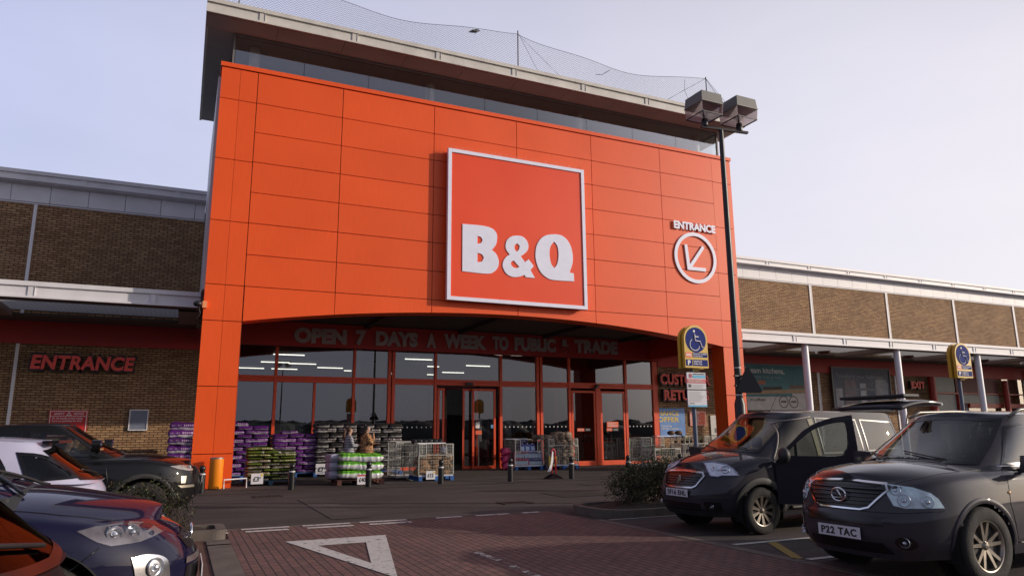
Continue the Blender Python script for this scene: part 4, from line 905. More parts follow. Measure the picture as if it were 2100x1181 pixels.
pallet(12.27,13.5,26.5,27.6,'blue pallet under the cage of pink and blue bottles', group='pallets under cages'); cage(12.25,13.5,26.5,27.5,.14,1.18,'wire cage with pink and blue containers right of the entrance',.52)
pallet(13.66,15.05,26.3,27.4,'blue pallet under the cage of brown net bags', group='pallets under cages'); cage(13.66,15.02,26.3,27.3,.14,1.2,'wire cage filled to the brim with brown net bags',.72)
for nm, x0, x1, y_, z_ in (('white shelf board on the cage of log bags',6.92,7.85,22.5,1.145),('white shelf board above the pink containers',12.0,12.95,27.0,1.20),('white shelf board on the cage by the right glass',18.35,19.5,25.6,1.26)):
    tag(MB().box(x0,x1,y_-.2,y_+.2,z_,z_+.03).build('shelf_board', WHITE_METAL), nm, 'shelf')
# net bags of logs / kindling
def lump(name, m, s, seed, sq=1.):
    rng = random.Random(seed); b = MB(); U, V_ = 14, 9; P = []; F = []
    ph = [rng.uniform(0,6) for _ in range(5)]
    for i in range(V_+1):
        a = math.pi*i/V_
        for j in range(U):
            t = 2*math.pi*j/U; r = 1+.12*math.sin(3*t+ph[0]+a*2)+.1*math.sin(5*a+ph[1]+t*2)+rng.uniform(-.05,.05)
            sx = abs(math.sin(a))**.7; cz = math.copysign(abs(math.cos(a))**.7, math.cos(a))
            P.append((s[0]*sx*math.cos(t)*r, s[1]*sx*math.sin(t)*r, s[2]*cz*r))
    for i in range(V_):
        for j in range(U): j2 = (j+1) % U; F.append((i*U+j,(i+1)*U+j,(i+1)*U+j2,i*U+j2))
    return b.add(P, F).build(name, m, smooth=50, link=False).data
LOG = mat('log_net_bag', (.24,.13,.055), .75, var=.7, vs=16, bump=1., bs=30, rand=.25)
NETB = mat('kindling_net_bag', (.25,.19,.14), .8, var=.65, vs=18, bump=1., bs=34, rand=.3)
ML = [lump('log_bag', LOG, (.21,.15,.095), i) for i in range(3)]; MN = [lump('net_bag', NETB, (.20,.15,.085), 5+i) for i in range(3)]
def fill(ms, x0, x1, y0, y1, z0, nz, nx, ny, dz, lab, grp, cat, name):
    for k in range(nz):
        for i in range(nx):
            for j in range(ny):
                o = bpy.data.objects.new(name, random.choice(ms)); COL.objects.link(o)
                o.location = (x0+(x1-x0)*(i+.5+.25*(k % 2-.5))/nx, y0+(y1-y0)*(j+.5)/ny, z0+dz*(k+.5)); o.rotation_euler = (random.uniform(-.15,.15),random.uniform(-.15,.15),random.uniform(-.3,.3))
                ns = {1:['middle'],2:['left','right'],3:['left','middle','right']}.get(nx) or ['left end','left centre','middle','right centre','right end','far right'][:nx]
                if nx == 4: ns = ['left end','left centre','right centre','right end']
                tag(o, '%s, %s%s%s' % (lab, ns[i], '' if nz == 1 else ', '+(['lowest layer','second layer','third layer','fourth layer','fifth layer','sixth layer','seventh layer'][k]), '' if ny == 1 else (', front' if j == 0 else ', rear')), cat, grp)
fill(ML, 7.0,8.05,22.3,22.9,.18,4,3,2,.155,'brown bag of logs inside the cage nearest the women','log bags in the cage','log bag','log_bag')
o = bpy.data.objects.new('clear_bag', lump('clear_bag', mat('clear_film',(.5,.5,.5),.2,var=.3,vs=9,bump=.8,bs=14), (.12,.1,.12), 9)); COL.objects.link(o); o.location = (7.85,22.45,.93); tag(o,'pale clear plastic bag lying on the brown log bags','bag')
fill(MN, 13.72,14.98,26.34,26.95,.18,7,4,1,.15,'brown net bag in the overflowing cage right of the entrance','net bags in the cage','net bag','net_bag')
fill(MN, 13.3,14.9,26.4,27.1,1.2,1,5,2,.15,'brown net bag heaped above the rim of the overflowing cage','net bags heaped on top','net bag','net_bag')
fill(MN, 14.05,14.9,26.45,26.9,1.24,1,3,1,.30,'topmost net bag of the heap above the overflowing cage','net bags heaped on top','net bag','net_bag')
tag(MB().box(13.35,13.62,26.9,27.4,0,1.1).build('dark_bin', mat('dark_brown_box',(.03,.02,.018),.7)), 'dark upright box between the two right hand cages', 'box')
# dark goods on top of rear cage
fill([lump('black_pot', BLACK, (.10,.10,.07), 60)], 6.9,7.95,22.6,23.1,1.17,1,6,1,.1,'small black pot in the row on top of the log cage','black pots on the cage','pot','black_pot')
# bottles
PK = mat('pink_plastic', (.55,.03,.13), .35, var=.1); BL = mat('blue_plastic', (.03,.05,.36), .3, var=.1); LB = mat('bottle_label', (.35,.48,.60), .4, var=.15); 
def bottle(loc, m, lab, grp, rz=0., tilt=0., s=1.):
    e = tag(empty('bottle', loc, rz), lab, 'bottle', grp); e.rotation_euler = (tilt,0,rz); e.scale = (s,s,s)
    MB().prism([(-.10,0),(.10,0),(.10,.20),(.06,.26),(-.07,.26),(-.10,.22)], -.055, .055, 'y', holes=[[(-.05,.20),(.03,.20),(.02,.235),(-.04,.235)]]).build('body', m, e, bevel=.008)
    MB().lathe([(.022,.26),(.022,.295),(0,.295)], (0.03,0,0), 10).build('cap', WHITE_METAL, e)
    MB().box(-.07,.07,-.060,-.056,.03,.17).build('label', LB, e); return e
for i in range(5):
    for k in range(2): bottle((12.98+i*.115+.0,26.62+.15*k,.18), BL, 'blue bottle at the bottom right of the container cage, %s along, %s row' % (('first','second','third','fourth','fifth')[i], ('front','rear')[k]), 'blue bottles in the cage', s=.85)
    bottle((12.78+i*.155,26.62,.44), BL, 'blue bottle in the middle row of the container cage, %s along' % ('first','second','third','fourth','fifth')[i], 'blue bottles in the cage', tilt=-.1)
for i in range(3): bottle((12.68+i*.23,26.75,.72), BL, 'large blue bottle in the top row of the container cage, %s one' % ('left','middle','right')[i], 'large blue bottles', tilt=-.2, s=1.1)
for i in range(4):
    bottle((12.36+i*.14,26.62,.18), PK, 'pink bottle at the bottom left of the container cage, %s along' % ('first','second','third','fourth')[i], 'pink bottles in the cage'); bottle((12.36+i*.15,26.64,.46), PK, 'pink bottle in the upper left of the container cage, %s along' % ('first','second','third','fourth')[i], 'pink bottles in the cage')
PT = lump('pink_sack', mat('pink_film',(.50,.03,.12),.35,var=.3,bump=.4,bs=8), (.22,.16,.15), 77)
for i, (x, z) in enumerate(((12.0,.72),(12.02,.42),(12.06,.16))):
    o = bpy.data.objects.new('pink_sack', PT); COL.objects.link(o); o.location = (x,26.9,z); tag(o,'round pink sack, %s of three beside the container cage' % ('topmost','middle','lowest')[i],'sack','pink sacks')
o = bpy.data.objects.new('purple_bundle', lump('purple_bundle', mat('purple_bundle_film',(.10,.09,.17),.4,var=.2), (.22,.15,.09), 78)); COL.objects.link(o); o.location = (12.78,26.95,1.13); tag(o,'grey purple bundle lying above the blue bottles','bundle')
# trolleys behind the returns door glass
def trolley(x, y, rz, lab, group=None):
    e = tag(empty('shopping_trolley', (x,y,0), rz), lab, 'trolley', group)
    for s in (-1,1): MB().tube([(-.42,s*.26,.10),(.40,s*.26,.14),(.28,s*.26,.45),(-.02,s*.26,.98),(-.12,s*.26,1.02)],.014,6).build('side_frame', STEEL, e, smooth=True)
    b = MB()
    for i in range(9): yy = -.26+i*.065; b.bar((-.45,yy,.52),(.20,yy,.48),.006); b.bar((-.45,yy,.52),(-.5,yy,.85),.006)
    for i in range(6):
        for s in (-1,1): b.bar((-.45+i*.13,s*.27,.5),(-.50+i*.13,s*.27,.86),.006)
    for s in (-1,1): b.bar((-.5,s*.27,.86),(.10,s*.27,.90),.014)
    b.bar((-.5,-.27,.86),(-.5,.27,.86),.014); b.build('basket', STEEL, e)
    MB().tube([(-.12,-.27,1.02),(-.12,.27,1.02)],.02,8).build('handle', mat('handle_orange',(.6,.1,.02),.4), e)
    for sx in (-.38,.36):
        for s in (-1,1): MB().lathe([(0,-.012),(.05,-.012),(.05,.012),(0,.012)], (sx,s*.26,.05), 12, 'y').build('wheel', BLACK, e)
trolley(18.0,29.3,1.2,'empty trolley behind the right returns door, left one','trolleys behind the glass'); trolley(18.45,29.5,1.2,'empty trolley behind the right returns door, right one','trolleys behind the glass')
# plant cages and trays right of the glass, behind the hedge
cage(17.0,18.1,24.6,25.5,.1,1.22,'tall wire cage of green plants behind the hedge',.7,'plant cages'); cage(19.3,20.6,24.8,25.7,.1,1.26,'tall wire cage of plants below the blue banner',.7,'plant cages')
cage(16.7,17.9,23.3,24.2,.1,.82,'low pale wire cage of plants in front of the right glass',.95,'plant cages'); cage(18.1,19.0,23.4,24.2,.1,.95,'low wire cage of plants beside the sign post',.95,'plant cages'); cage(20.9,21.9,24.6,25.4,.1,1.28,'tall cage with red and white packets beside the right pillar',.6,'plant cages')
GRN = [mat('pot_leaf_a',(.05,.12,.02),.6,var=.4,vs=20), mat('pot_leaf_b',(.025,.06,.02),.6,var=.4,vs=20), mat('pot_red',(.28,.02,.03),.5,var=.4,vs=15), mat('pot_blue',(.06,.06,.2),.5,var=.3,vs=15), mat('pot_lime',(.08,.35,.03),.5,var=.3,vs=15)]
def potplant(loc, m, lab, grp, s=1.):
    e = tag(empty('pot_plant', loc), lab, 'plant', grp)
    MB().lathe([(0,0),(.055,0),(.075,.11),(.065,.11)], (0,0,0), 10).build('pot', mat('pot_dark',(.03,.022,.02),.6), e)
    b = MB()
    for i in range(46):
        t = random.uniform(0,6.28); r = random.uniform(0,.13)*s; z = .10+random.uniform(0,.17)*s; a = Vector((r*math.cos(t), r*math.sin(t), z)); d = Vector((math.cos(t),math.sin(t),random.uniform(-.2,1))).normalized()*.055*s; w_ = Vector((-math.sin(t),math.cos(t),0))*.018*s
        b.add([a-w_,a+w_,a+d],[(0,1,2)])
    b.build('leaves', m, e)
for gi, (x0,x1,y,z,nx) in enumerate(((17.05,18.0,24.8,.14,4),(17.05,18.0,24.75,.60,4),(16.8,17.8,23.45,.55,5),(16.8,17.8,23.7,.60,5),(19.4,20.5,24.95,.55,4),(19.4,20.5,25.0,.98,4),(18.15,18.95,23.6,.65,4),(20.95,21.8,24.8,.60,4),(20.95,21.8,24.8,1.0,4),(18.6,19.4,24.6,.98,3))):
    for i in range(nx):
        gk = (gi*2+i*3) % 5 if gi > 3 else (0,4,1,0,1)[i % 5]
        wh = ('on the lower tray of the tall left cage','on the upper tray of the tall left cage','front row of the low pale cage','rear row of the low pale cage','on the lower tray below the blue banner','on the upper tray below the blue banner','in the low cage beside the sign post','on the lower tray of the cage by the pillar','on the upper tray of the cage by the pillar','on the tray between the tall cages')[gi]
        potplant((x0+(x1-x0)*(i+.5)/nx, y+random.uniform(-.05,.05), z), GRN[gk], '%s plant %s, %s' % (('green','dark green','red','violet','lime green')[gk], wh, ('first','second','third','fourth','fifth')[i]+' along'), 'potted plants in the wire cages', random.uniform(.9,1.4))
tag(MB().lathe([(0,0),(.17,.0),(.19,.30),(.16,.32),(0,.32)],(18.75,23.2,.3),14).build('blue_tub', mat('tub_violet',(.07,.07,.20),.4)), 'violet blue tub standing by the low plant cage', 'tub')
for i, x in enumerate((19.15,19.55)):
    tag(MB().ell((x,25.5,1.40),(.18,.15,.10),14,8).build('brown_planter', mat('planter_brown',(.10,.05,.03),.6), smooth=True), 'round brown basket planter in front of the blue banner, %s of two' % ('left','right')[i], 'planter', 'basket planters')
# hose hoop beside cage
tag(MB().tube([(6.72+.36*math.cos(t*math.pi/8), 22.05, .40+.36*math.sin(t*math.pi/8)) for t in range(4,13)],.015,6).build('wheel_hoop', BLACK, smooth=True), 'thin black hoop leaning on the left side of the log cage', 'hoop')

# ------------------------------------------------------------------ bollards, bin, barrier
BOLL = mat('bollard_black', (.010,.010,.011), .35, var=.3, vs=10)
bl = tag(empty('bollard', (.63,20.8,0)), 'black bollard with white band beside the orange bin', 'bollard', 'black bollards along the store front')
MB().lathe([(0,0),(.088,0),(.088,.46),(.070,.475),(.070,.50),(.078,.505),(.078,.53),(.055,.55),(.062,.57),(.078,.60),(.078,.64),(.06,.68),(.03,.70),(0,.705)],(0,0,0),20).build('body', BOLL, bl, smooth=40)
MB().lathe([(.0885,.465),(.0885,.485),(.08,.497),(.078,.5)],(0,0,0),20).build('band', mat('reflective_band',(.5,.5,.5),.4), bl, smooth=40)
for x, lab in ((2.89,'black bollard in front of the right end of the olive sack stack'),(5.01,'black bollard in front of the green and white packs'),(7.18,'black bollard in front of the log bag cage'),(9.45,'black bollard in front of the open entrance doors'),(11.62,'black bollard just right of the red barrier post'),(13.8,'black bollard behind the left edge of the big hedge'),(15.95,'black bollard with its top showing above the hedge'),(18.2,'black bollard hidden behind the hedge and people carrier'),(20.4,'black bollard nearest the right orange pillar')):
    clone(bl, loc=(x,20.8,0), label=lab)
bn2 = tag(empty('litter_bin', (1.02,22.02,0)), 'cylindrical yellow orange bin with metal rim at the foot of the left pillar', 'bin')
MB().lathe([(0,.02),(.175,.02),(.180,.03),(.180,.84),(0,.84)],(0,0,0),32).build('body', mat('bin_amber',(.80,.24,.012),.35,var=.04), bn2, smooth=40)
MB().lathe([(.184,.825),(.186,.86),(.15,.865),(.10,.83),(0,.82)],(0,0,0),32).build('rim', STEEL, bn2, smooth=40)
MB().lathe([(0,0),(.17,0),(.17,.02)],(0,0,0),24).build('base', BLACK, bn2)
tag(MB().tube([(1.25,22.2,.0),(1.25,22.2,.24),(1.85,22.25,.26),(1.85,22.25,.0)],.022,8).build('low_rail', WHITE_METAL, smooth=50), 'low white metal hoop rail at the foot of the orange pillar', 'rail')
rb = tag(empty('barrier_post', (11.2,21.25,0)), 'red folding barrier post with white tape on a black cone base', 'barrier')
MB().lathe([(.33,0),(.33,.02),(.10,.15),(.06,.16),(0,.16)],(0,0,0),18).build('base', BLACK, rb, smooth=30)
MB().tube([(-.06,0,.0),(-.06,0,.88),(-.03,0,.93),(.03,0,.93),(.06,0,.88),(.09,0,.1)],.022,8).build('pole', mat('barrier_red',(.55,.02,.05),.4), rb, smooth=True)
MB().add([(-.05,-.03,.86),(-.01,-.03,.86),(-.02,-.03,.55),(-.12,-.05,.24),(-.26,-.05,.22),(-.12,-.04,.45)],[(0,1,2,5),(5,2,3,4)]).build('tape', WHITE_METAL, rb)

# ------------------------------------------------------------------ lamp column with twin box lanterns
lp = tag(empty('lamp_post', (10.98,12.15,.1)), 'tall black lamp column with two square lanterns rising behind the people carrier', 'street lamp')
ACR = bpy.data.materials.new('lantern_acrylic'); ACR.use_nodes = True
n = ACR.node_tree; n.nodes.clear(); o_ = n.nodes.new('ShaderNodeOutputMaterial'); mx = n.nodes.new('ShaderNodeMixShader'); mx.inputs[0].default_value = .5; tl = n.nodes.new('ShaderNodeBsdfTranslucent'); tl.inputs['Color'].default_value = (.6,.55,.58,1); df = n.nodes.new('ShaderNodeBsdfTransparent'); df.inputs['Color'].default_value = (.7,.68,.70,1)
n.links.new(df.outputs[0], mx.inputs[1]); n.links.new(tl.outputs[0], mx.inputs[2]); n.links.new(mx.outputs[0], o_.inputs[0])
LBK = mat('lamp_black', (.014,.015,.018), .4, var=.3, vs=6)
MB().lathe([(.15,0),(.15,.05),(.115,.06),(.115,1.95),(.078,2.08),(.075,2.3),(.055,8.25),(0,8.25)],(0,0,0),20).build('column', LBK, lp, smooth=40)
MB().lathe([(.079,2.13),(.079,2.16),(.076,2.16)],(0,0,0),16).lathe([(.078,2.72),(.078,2.74),(.074,2.74)],(0,0,0),16).build('collar_band', WHITE_METAL, lp)
# lantern row runs along world X with a slight turn
MB().bar((-.52,.06,8.28),(.72,-.10,8.28),.07,.05).build('arm', LBK, lp)
for s_, cx, cy in ((0,-.42,.05),(1,.50,-.07)):
    z0 = 8.33; cz = z0
    ln = MB().lathe([(.075,-.03),(.085,.05),(.06,.16),(0,.16)],(cx,cy,cz),14).build('lantern', LBK, lp, smooth=40)
    rot = Matrix.Rotation(rad(1),3,'Z')
    def rp3(x,y,z): v = rot@Vector((x*.87,y*.87,0)); return (cx+v.x,cy+v.y,cz+z)
    def frust(b,h0,z0_,h1,z1_): b.add([rp3(-h0,-h0,z0_),rp3(h0,-h0,z0_),rp3(h0,h0,z0_),rp3(-h0,h0,z0_),rp3(-h1,-h1,z1_),rp3(h1,-h1,z1_),rp3(h1,h1,z1_),rp3(-h1,h1,z1_)],[(0,3,2,1),(4,5,6,7),(0,1,5,4),(1,2,6,5),(2,3,7,6),(3,0,4,7)]); return b
    frust(frust(MB(),.365,.44,.365,.46),.355,.461,.33,.70).build('hood', mat('lantern_grey',(.13,.13,.12),.5,var=.15,vs=5), ln)
    b = MB()
    for q in ((-1,-1),(1,-1),(1,1),(-1,1)):
        b.bar(rp3(q[0]*.335,q[1]*.335,.19), rp3(0,0,.02), .022); 
    for q, w_ in (((-1,-1),(1,-1)),((1,-1),(1,1)),((1,1),(-1,1)),((-1,1),(-1,-1))): b.bar(rp3(q[0]*.335,q[1]*.335,.19), rp3(w_[0]*.335,w_[1]*.335,.19), .02)
    b.build('frame', LBK, ln)
    MB().add([rp3(-.335,-.335,.20),rp3(.335,-.335,.20),rp3(.335,.335,.20),rp3(-.335,.335,.20),rp3(-.355,-.355,.44),rp3(.355,-.355,.44),rp3(.355,.355,.44),rp3(-.355,.355,.44)],[(0,1,5,4),(1,2,6,5),(2,3,7,6),(3,0,4,7),(0,3,2,1)]).build('bowl', ACR, ln)
    MB().ell((cx,cy,cz+.32),(.07,.07,.13),10,8).build('bulb', mat('lamp_bulb',(.5,.5,.48),.3), ln, smooth=True)
# warning sign seen from behind, on the column
wsn = tag(empty('warning_sign', (10.98,12.05,2.3)), 'back of a dark triangular road sign fixed low on the lamp column', 'road sign')
c3 = math.cos(rad(30))
tp = smoothloop([(-.30,.02),(-.27,-.02),(0,-.02),(.27,-.02),(.30,.02),(.29,.06),(.04,.50),(0,.53),(-.04,.50),(-.29,.06)],3)
o = MB().prism(tp, -.012, .012, 'y').build('plate', mat('sign_back_grey',(.012,.015,.022),.9,var=.15,spec=.1), wsn); o.location = (.10,-.10,0); o.rotation_euler = (0,0,rad(-12))
MB().box(-.2,.2,-.04,.02,.12,.15).build('bracket', LBK, wsn)
MB().box(-.2,.2,-.04,.02,.33,.36).build('bracket', LBK, wsn)

# accessible parking signs
def dsign(x, y, lab, notice=True, rz=0.):
    e = tag(empty('parking_sign', (x,y,.1), rz), lab, 'parking sign', 'blue and yellow accessible parking signs')
    MB().lathe([(.045,0),(.045,2.95),(0,2.95)],(0,0,0),14).build('post', mat('post_slate',(.10,.13,.19),.45,var=.1), e, smooth=40)
    YB = mat('sign_yellow',(.58,.38,.035),.4,var=.04); NV = mat('sign_navy',(.022,.036,.19),.7,var=.04,spec=.1)
    w_ = .30; zb, zc = 2.66, 3.25
    P = [(-w_,zb),(w_,zb)]+[(w_*math.cos(t),zc+w_*math.sin(t)) for t in [math.pi*i/20 for i in range(21)]]
    MB().prism(P, -.18, -.10, 'y').prism([(p[0]*.98, p[1]-.004) for p in P], -.03, .05, 'y').build('housing', YB, e)
    MB().box(-.02,.14,-.06,.06,zb-.05,zb+.02).box(-.05,.05,-.059,.059,zb,zb+.3).build('clamp', YB, e)
    MB().prism(ringpoly(0,3.24,.262,40), -.184, -.181, 'y').box(-.10,.28,-.184,-.181,2.88,3.0-.025).box(-.10,.28,-.184,-.181,2.70,2.82+.01).box(-.28,-.12,-.184,-.181,2.70,2.83).build('face_panel', NV, e)
    MB().box(-.28,-.12,-.184,-.181,2.87,2.98).build('logo_panel', NOR, e); text('B&Q', (-.265,-.135,2.90,2.95), 'logo', WH, e, .002, .04, at=-.184)
    text('P', (-.235,-.165,2.715,2.815), 'letter', WH, e, .002, .04, at=-.184)
    text('Monitored Accessible\nParking Spaces', (-.085,.265,2.885,2.965), 'lettering', WH, e, .002, .012, at=-.184); text('Badge/Permit\nHolders Only', (-.085,.13,2.715,2.815), 'lettering', WH, e, .002, .012, at=-.184)
    # wheelchair pictogram
    yy = -.186
    q = MB().ell((-.04,yy,3.42),(.028,.004,.028),12,6)
    q.tube([(-.035,yy,3.37),(-.02,yy,3.22),(.10,yy,3.21),(.155,yy,3.08),(.195,yy,3.10)],.0155,6).tube([(-.03,yy,3.31),(.07,yy,3.305)],.013,6)
    q.tube([(-.04+.125*math.cos(rad(a)),yy,3.14+.125*math.sin(rad(a))) for a in range(120,355,12)],.013,6)
    q.build('pictogram', WH, e, smooth=60)
    if notice:
        f = tag(empty('car_park_notice', (x,y-.12,1.97)), 'white parking terms notice with blue and red bands fixed to the near sign post', 'notice')
        MB().box(-.24,.24,-.01,.012,0,.70).build('plate', mat('notice_plate',(.55,.55,.60),.4,var=.03), f)
        for q_ in ((-.09,.23,.585,.645),(-.24,.24,.0,.035)): MB().box(q_[0],q_[1],-.014,-.0105,q_[2],q_[3]).build('blue_band', mat('band_blue',(.06,.34,.55),.4), f)
        MB().box(-.24,.24,-.014,-.0105,.48,.565).build('red_band', mat('band_red',(.50,.06,.08),.4), f)
        for q_ in ((-.24,.24,.335,.36),(-.21,-.14,.39,.46),(-.20,-.08,.06,.075)): MB().box(q_[0],q_[1],-.014,-.0105,q_[2],q_[3]).build('black_band', BLACK, f)
        MB().prism([(-.19,.60),(-.15,.58),(-.11,.60),(-.11,.66),(-.15,.68),(-.19,.66)],-.014,-.0105,'y').build('shield', mat('shield_maroon',(.30,.04,.10),.4), f)
        text('PRIVATE PROPERTY', (-.08,.23,.655,.68), 'lettering', BLACK, f, .003, .02, at=-.011)
        text('PARKING CHARGE NOTICE\nTERMS AND CONDITIONS APPLY', (-.21,.21,.495,.55), 'lettering', WH, f, .003, .01, at=-.0145)
        b = MB()
        for i in range(13): b.box(-.21,random.uniform(.06,.21),-.0135,-.0105,.10+i*.017,.103+i*.017)
        for i in range(5): b.box(-.12,random.uniform(.1,.21),-.0135,-.0105,.385+i*.016,.388+i*.016)
        b.build('small_print', mat('small_print_grey',(.16,.16,.18),.6), f)
    return e
dsign(9.62,12.0,'blue and yellow accessible parking sign with a white notice below, in the hedge bed')
dsign(18.15,12.0,'farther accessible parking sign standing beyond the silver grey cars', False)

# ------------------------------------------------------------------ hedges
LEAF = [mat('hedge_leaf_%s' % 'abc'[i], c, .55, var=.35, vs=6) for i, c in enumerate(((.034,.046,.017),(.065,.075,.026),(.075,.055,.026)))]
TWIG = mat('hedge_twig', (.055,.038,.028), .9, var=.3)
def hedge(name, lab, parts, nleaf, base, lsz=.034):
    e = tag(empty(name, base), lab, 'hedge'); B = Vector(base); tw = MB(); lf = MB()
    for (cx,cy,cz),(rx,ry,rz) in parts:
        k = nleaf*rx*ry*rz
        for i in range(int(38*rx*ry*8)):
            t = random.uniform(0,6.28); r = random.random()**.5; a = Vector((cx+rx*.75*r*math.cos(t), cy+ry*.75*r*math.sin(t), .14))-B
            th = random.uniform(0,6.28); q = random.random()**.6; z_ = cz+rz*random.uniform(.1,1.0)*(1-.5*q*q)
            c_ = Vector((cx+rx*q*math.cos(th), cy+ry*q*math.sin(th), z_))-B; mid = (a+c_)/2+Vector((random.uniform(-.06,.06),random.uniform(-.06,.06),.02))
            tw.tube([a,mid,c_],[.006,.004,.002],4,False)
        cl_ = []
        for i in range(int(k/9)):
            while True:
                p = Vector((random.uniform(-1,1),random.uniform(-1,1),random.uniform(-1,1)))
                if p.length < 1: break
            p = p.normalized()*(p.length**.45)
            edge = 1+.16*math.sin(p.x*7+cx)+.12*math.sin(p.y*9+p.z*6)+.10*math.sin(p.x*17+p.z*11); p = Vector((p.x*rx,p.y*ry,p.z*rz))*edge
            cl_.append(p+Vector((cx,cy,cz))-B)
        for c_ in cl_:
            if c_.z+B.z < .16: continue
            for q in range(9):
                p = c_+Vector((random.gauss(0,.035),random.gauss(0,.035),random.gauss(0,.035)))
                d = Vector((random.gauss(0,1),random.gauss(0,1),random.gauss(.4,.8))).normalized(); u_ = d.cross(Vector((random.random(),random.random(),random.random()))).normalized()
                s = lsz*random.uniform(.6,1.3); lf.m(random.choices((0,1,2),(5,3,2))[0]); lf.add([p-u_*s*.32,p+d*s*.6-u_*s*.1,p+d*s*1.2,p+u_*s*.32],[(0,1,2,3)])
    tw.build('twigs', TWIG, e); lf.build('leaves', LEAF, e); return e
random.seed(11)
hedge('hedge_bush', 'big dense dark green bush in the kerbed bed left of the people carrier', [((8.45,12.0,.56),(.72,.50,.38)),((7.95,11.95,.42),(.45,.40,.30)),((9.2,12.05,.55),(.7,.5,.40)),((8.9,11.9,.72),(.5,.4,.2))], 36000, (8.4,12.0,.12))
hedge('hedge_bush', 'low dark shrub showing between the blue car and the black off roader', [((-.35,12.1,.55),(.55,.34,.30)),((.02,12.1,.38),(.30,.28,.22)),((-1.0,12.1,.5),(.4,.3,.3))], 22000, (-.35,12.1,.12), .034)
hedge('hedge_bush', 'far stretch of hedge in the bed behind the parked cars', [((11.6,12.0,.5),(.9,.5,.34)),((13.2,12.0,.5),(.9,.5,.34))], 14000, (12.3,12.0,.12), .04)
# ------------------------------------------------------------------ cars
def pchip(xs, ys):
    xs = np.array(xs, float); ys = np.array(ys, float); h = np.diff(xs); d = np.diff(ys)/h; m = np.zeros(len(xs))
    for i in range(1, len(xs)-1):
        if d[i-1]*d[i] > 0: w1 = 2*h[i]+h[i-1]; w2 = h[i]+2*h[i-1]; m[i] = (w1+w2)/(w1/d[i-1]+w2/d[i])
    m[0], m[-1] = d[0], d[-1]
    def f(x):
        x = np.clip(x, xs[0], xs[-1]); i = np.clip(np.searchsorted(xs, x)-1, 0, len(xs)-2); t = (x-xs[i])/h[i]
        return (2*t**3-3*t**2+1)*ys[i]+(t**3-2*t**2+t)*h[i]*m[i]+(-2*t**3+3*t**2)*ys[i+1]+(t**3-t**2)*h[i]*m[i+1]
    return f
def ring(xm, ef, er, w, n, m, N):
    th = np.linspace(0, np.pi, 1600); c = np.cos(th); s = np.sin(th)
    x = np.where(c >= 0, ef*np.abs(c)**(2/n), -er*np.abs(c)**(2/n)); y = w*np.abs(s)**(2/m)
    L_ = np.concatenate([[0], np.cumsum(np.hypot(np.diff(x), np.diff(y)))]); t = np.linspace(0, L_[-1], N)
    return xm+np.interp(t, L_, x), np.interp(t, L_, y)
def inpoly(p, lp):
    c = False; j = len(lp)-1
    for i in range(len(lp)):
        if (lp[i][1] > p[1]) != (lp[j][1] > p[1]) and p[0] < (lp[j][0]-lp[i][0])*(p[1]-lp[i][1])/(lp[j][1]-lp[i][1])+lp[i][0]: c = not c
        j = i
    return c
def insetpoly(P, d):
    P = [Vector(p) for p in P]; n = len(P); area = sum(P[i-1].x*P[i].y-P[i].x*P[i-1].y for i in range(n)); s = 1 if area > 0 else -1; out = []
    for i in range(n):
        a = (P[i]-P[i-1]).normalized(); b = (P[(i+1) % n]-P[i]).normalized(); na = Vector((-a.y,a.x))*s; nb = Vector((-b.y,b.x))*s
        q = na+nb; q = q/max(.35, q.dot(na)) if q.length > 1e-6 else na; out.append((P[i]+q*d)[:])
    return [(p[0], p[1]) for p in out]
GLS = glassmat('car_glass', (.42,.46,.45), 1.15)
GLSD = glassmat('car_privacy_glass', (.06,.065,.065), 1.1)
LENS = glassmat('lamp_lens', (.95,.96,.97), .7)
FRIT = mat('frit_black', (.006,.006,.007), .25, var=0); RUB = mat('tyre_rubber', (.018,.017,.016), .85, var=.2, vs=8, bump=.3, bs=40); CLAD = mat('car_cladding', (.020,.020,.021), .6, var=.2, vs=6)
INTR = mat('car_interior', (.03,.03,.032), .8, var=.2); SILV = mat('lamp_silver', (.62,.65,.70), .22, metal=.85, var=.3, vs=14); PLT = mat('number_plate_white', (.62,.62,.66), .4, var=.03); ALLOY = mat('alloy', (.42,.40,.37), .35, metal=.8, var=.25, vs=9)
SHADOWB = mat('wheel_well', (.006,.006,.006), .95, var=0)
def paint(name, c, metal=.35):
    m = mat(name, c, .6, 0, 1.0, var=.10, vs=2.5, spec=.1); m.node_tree.nodes['Principled BSDF'].inputs['Coat IOR'].default_value = 1.38; return m

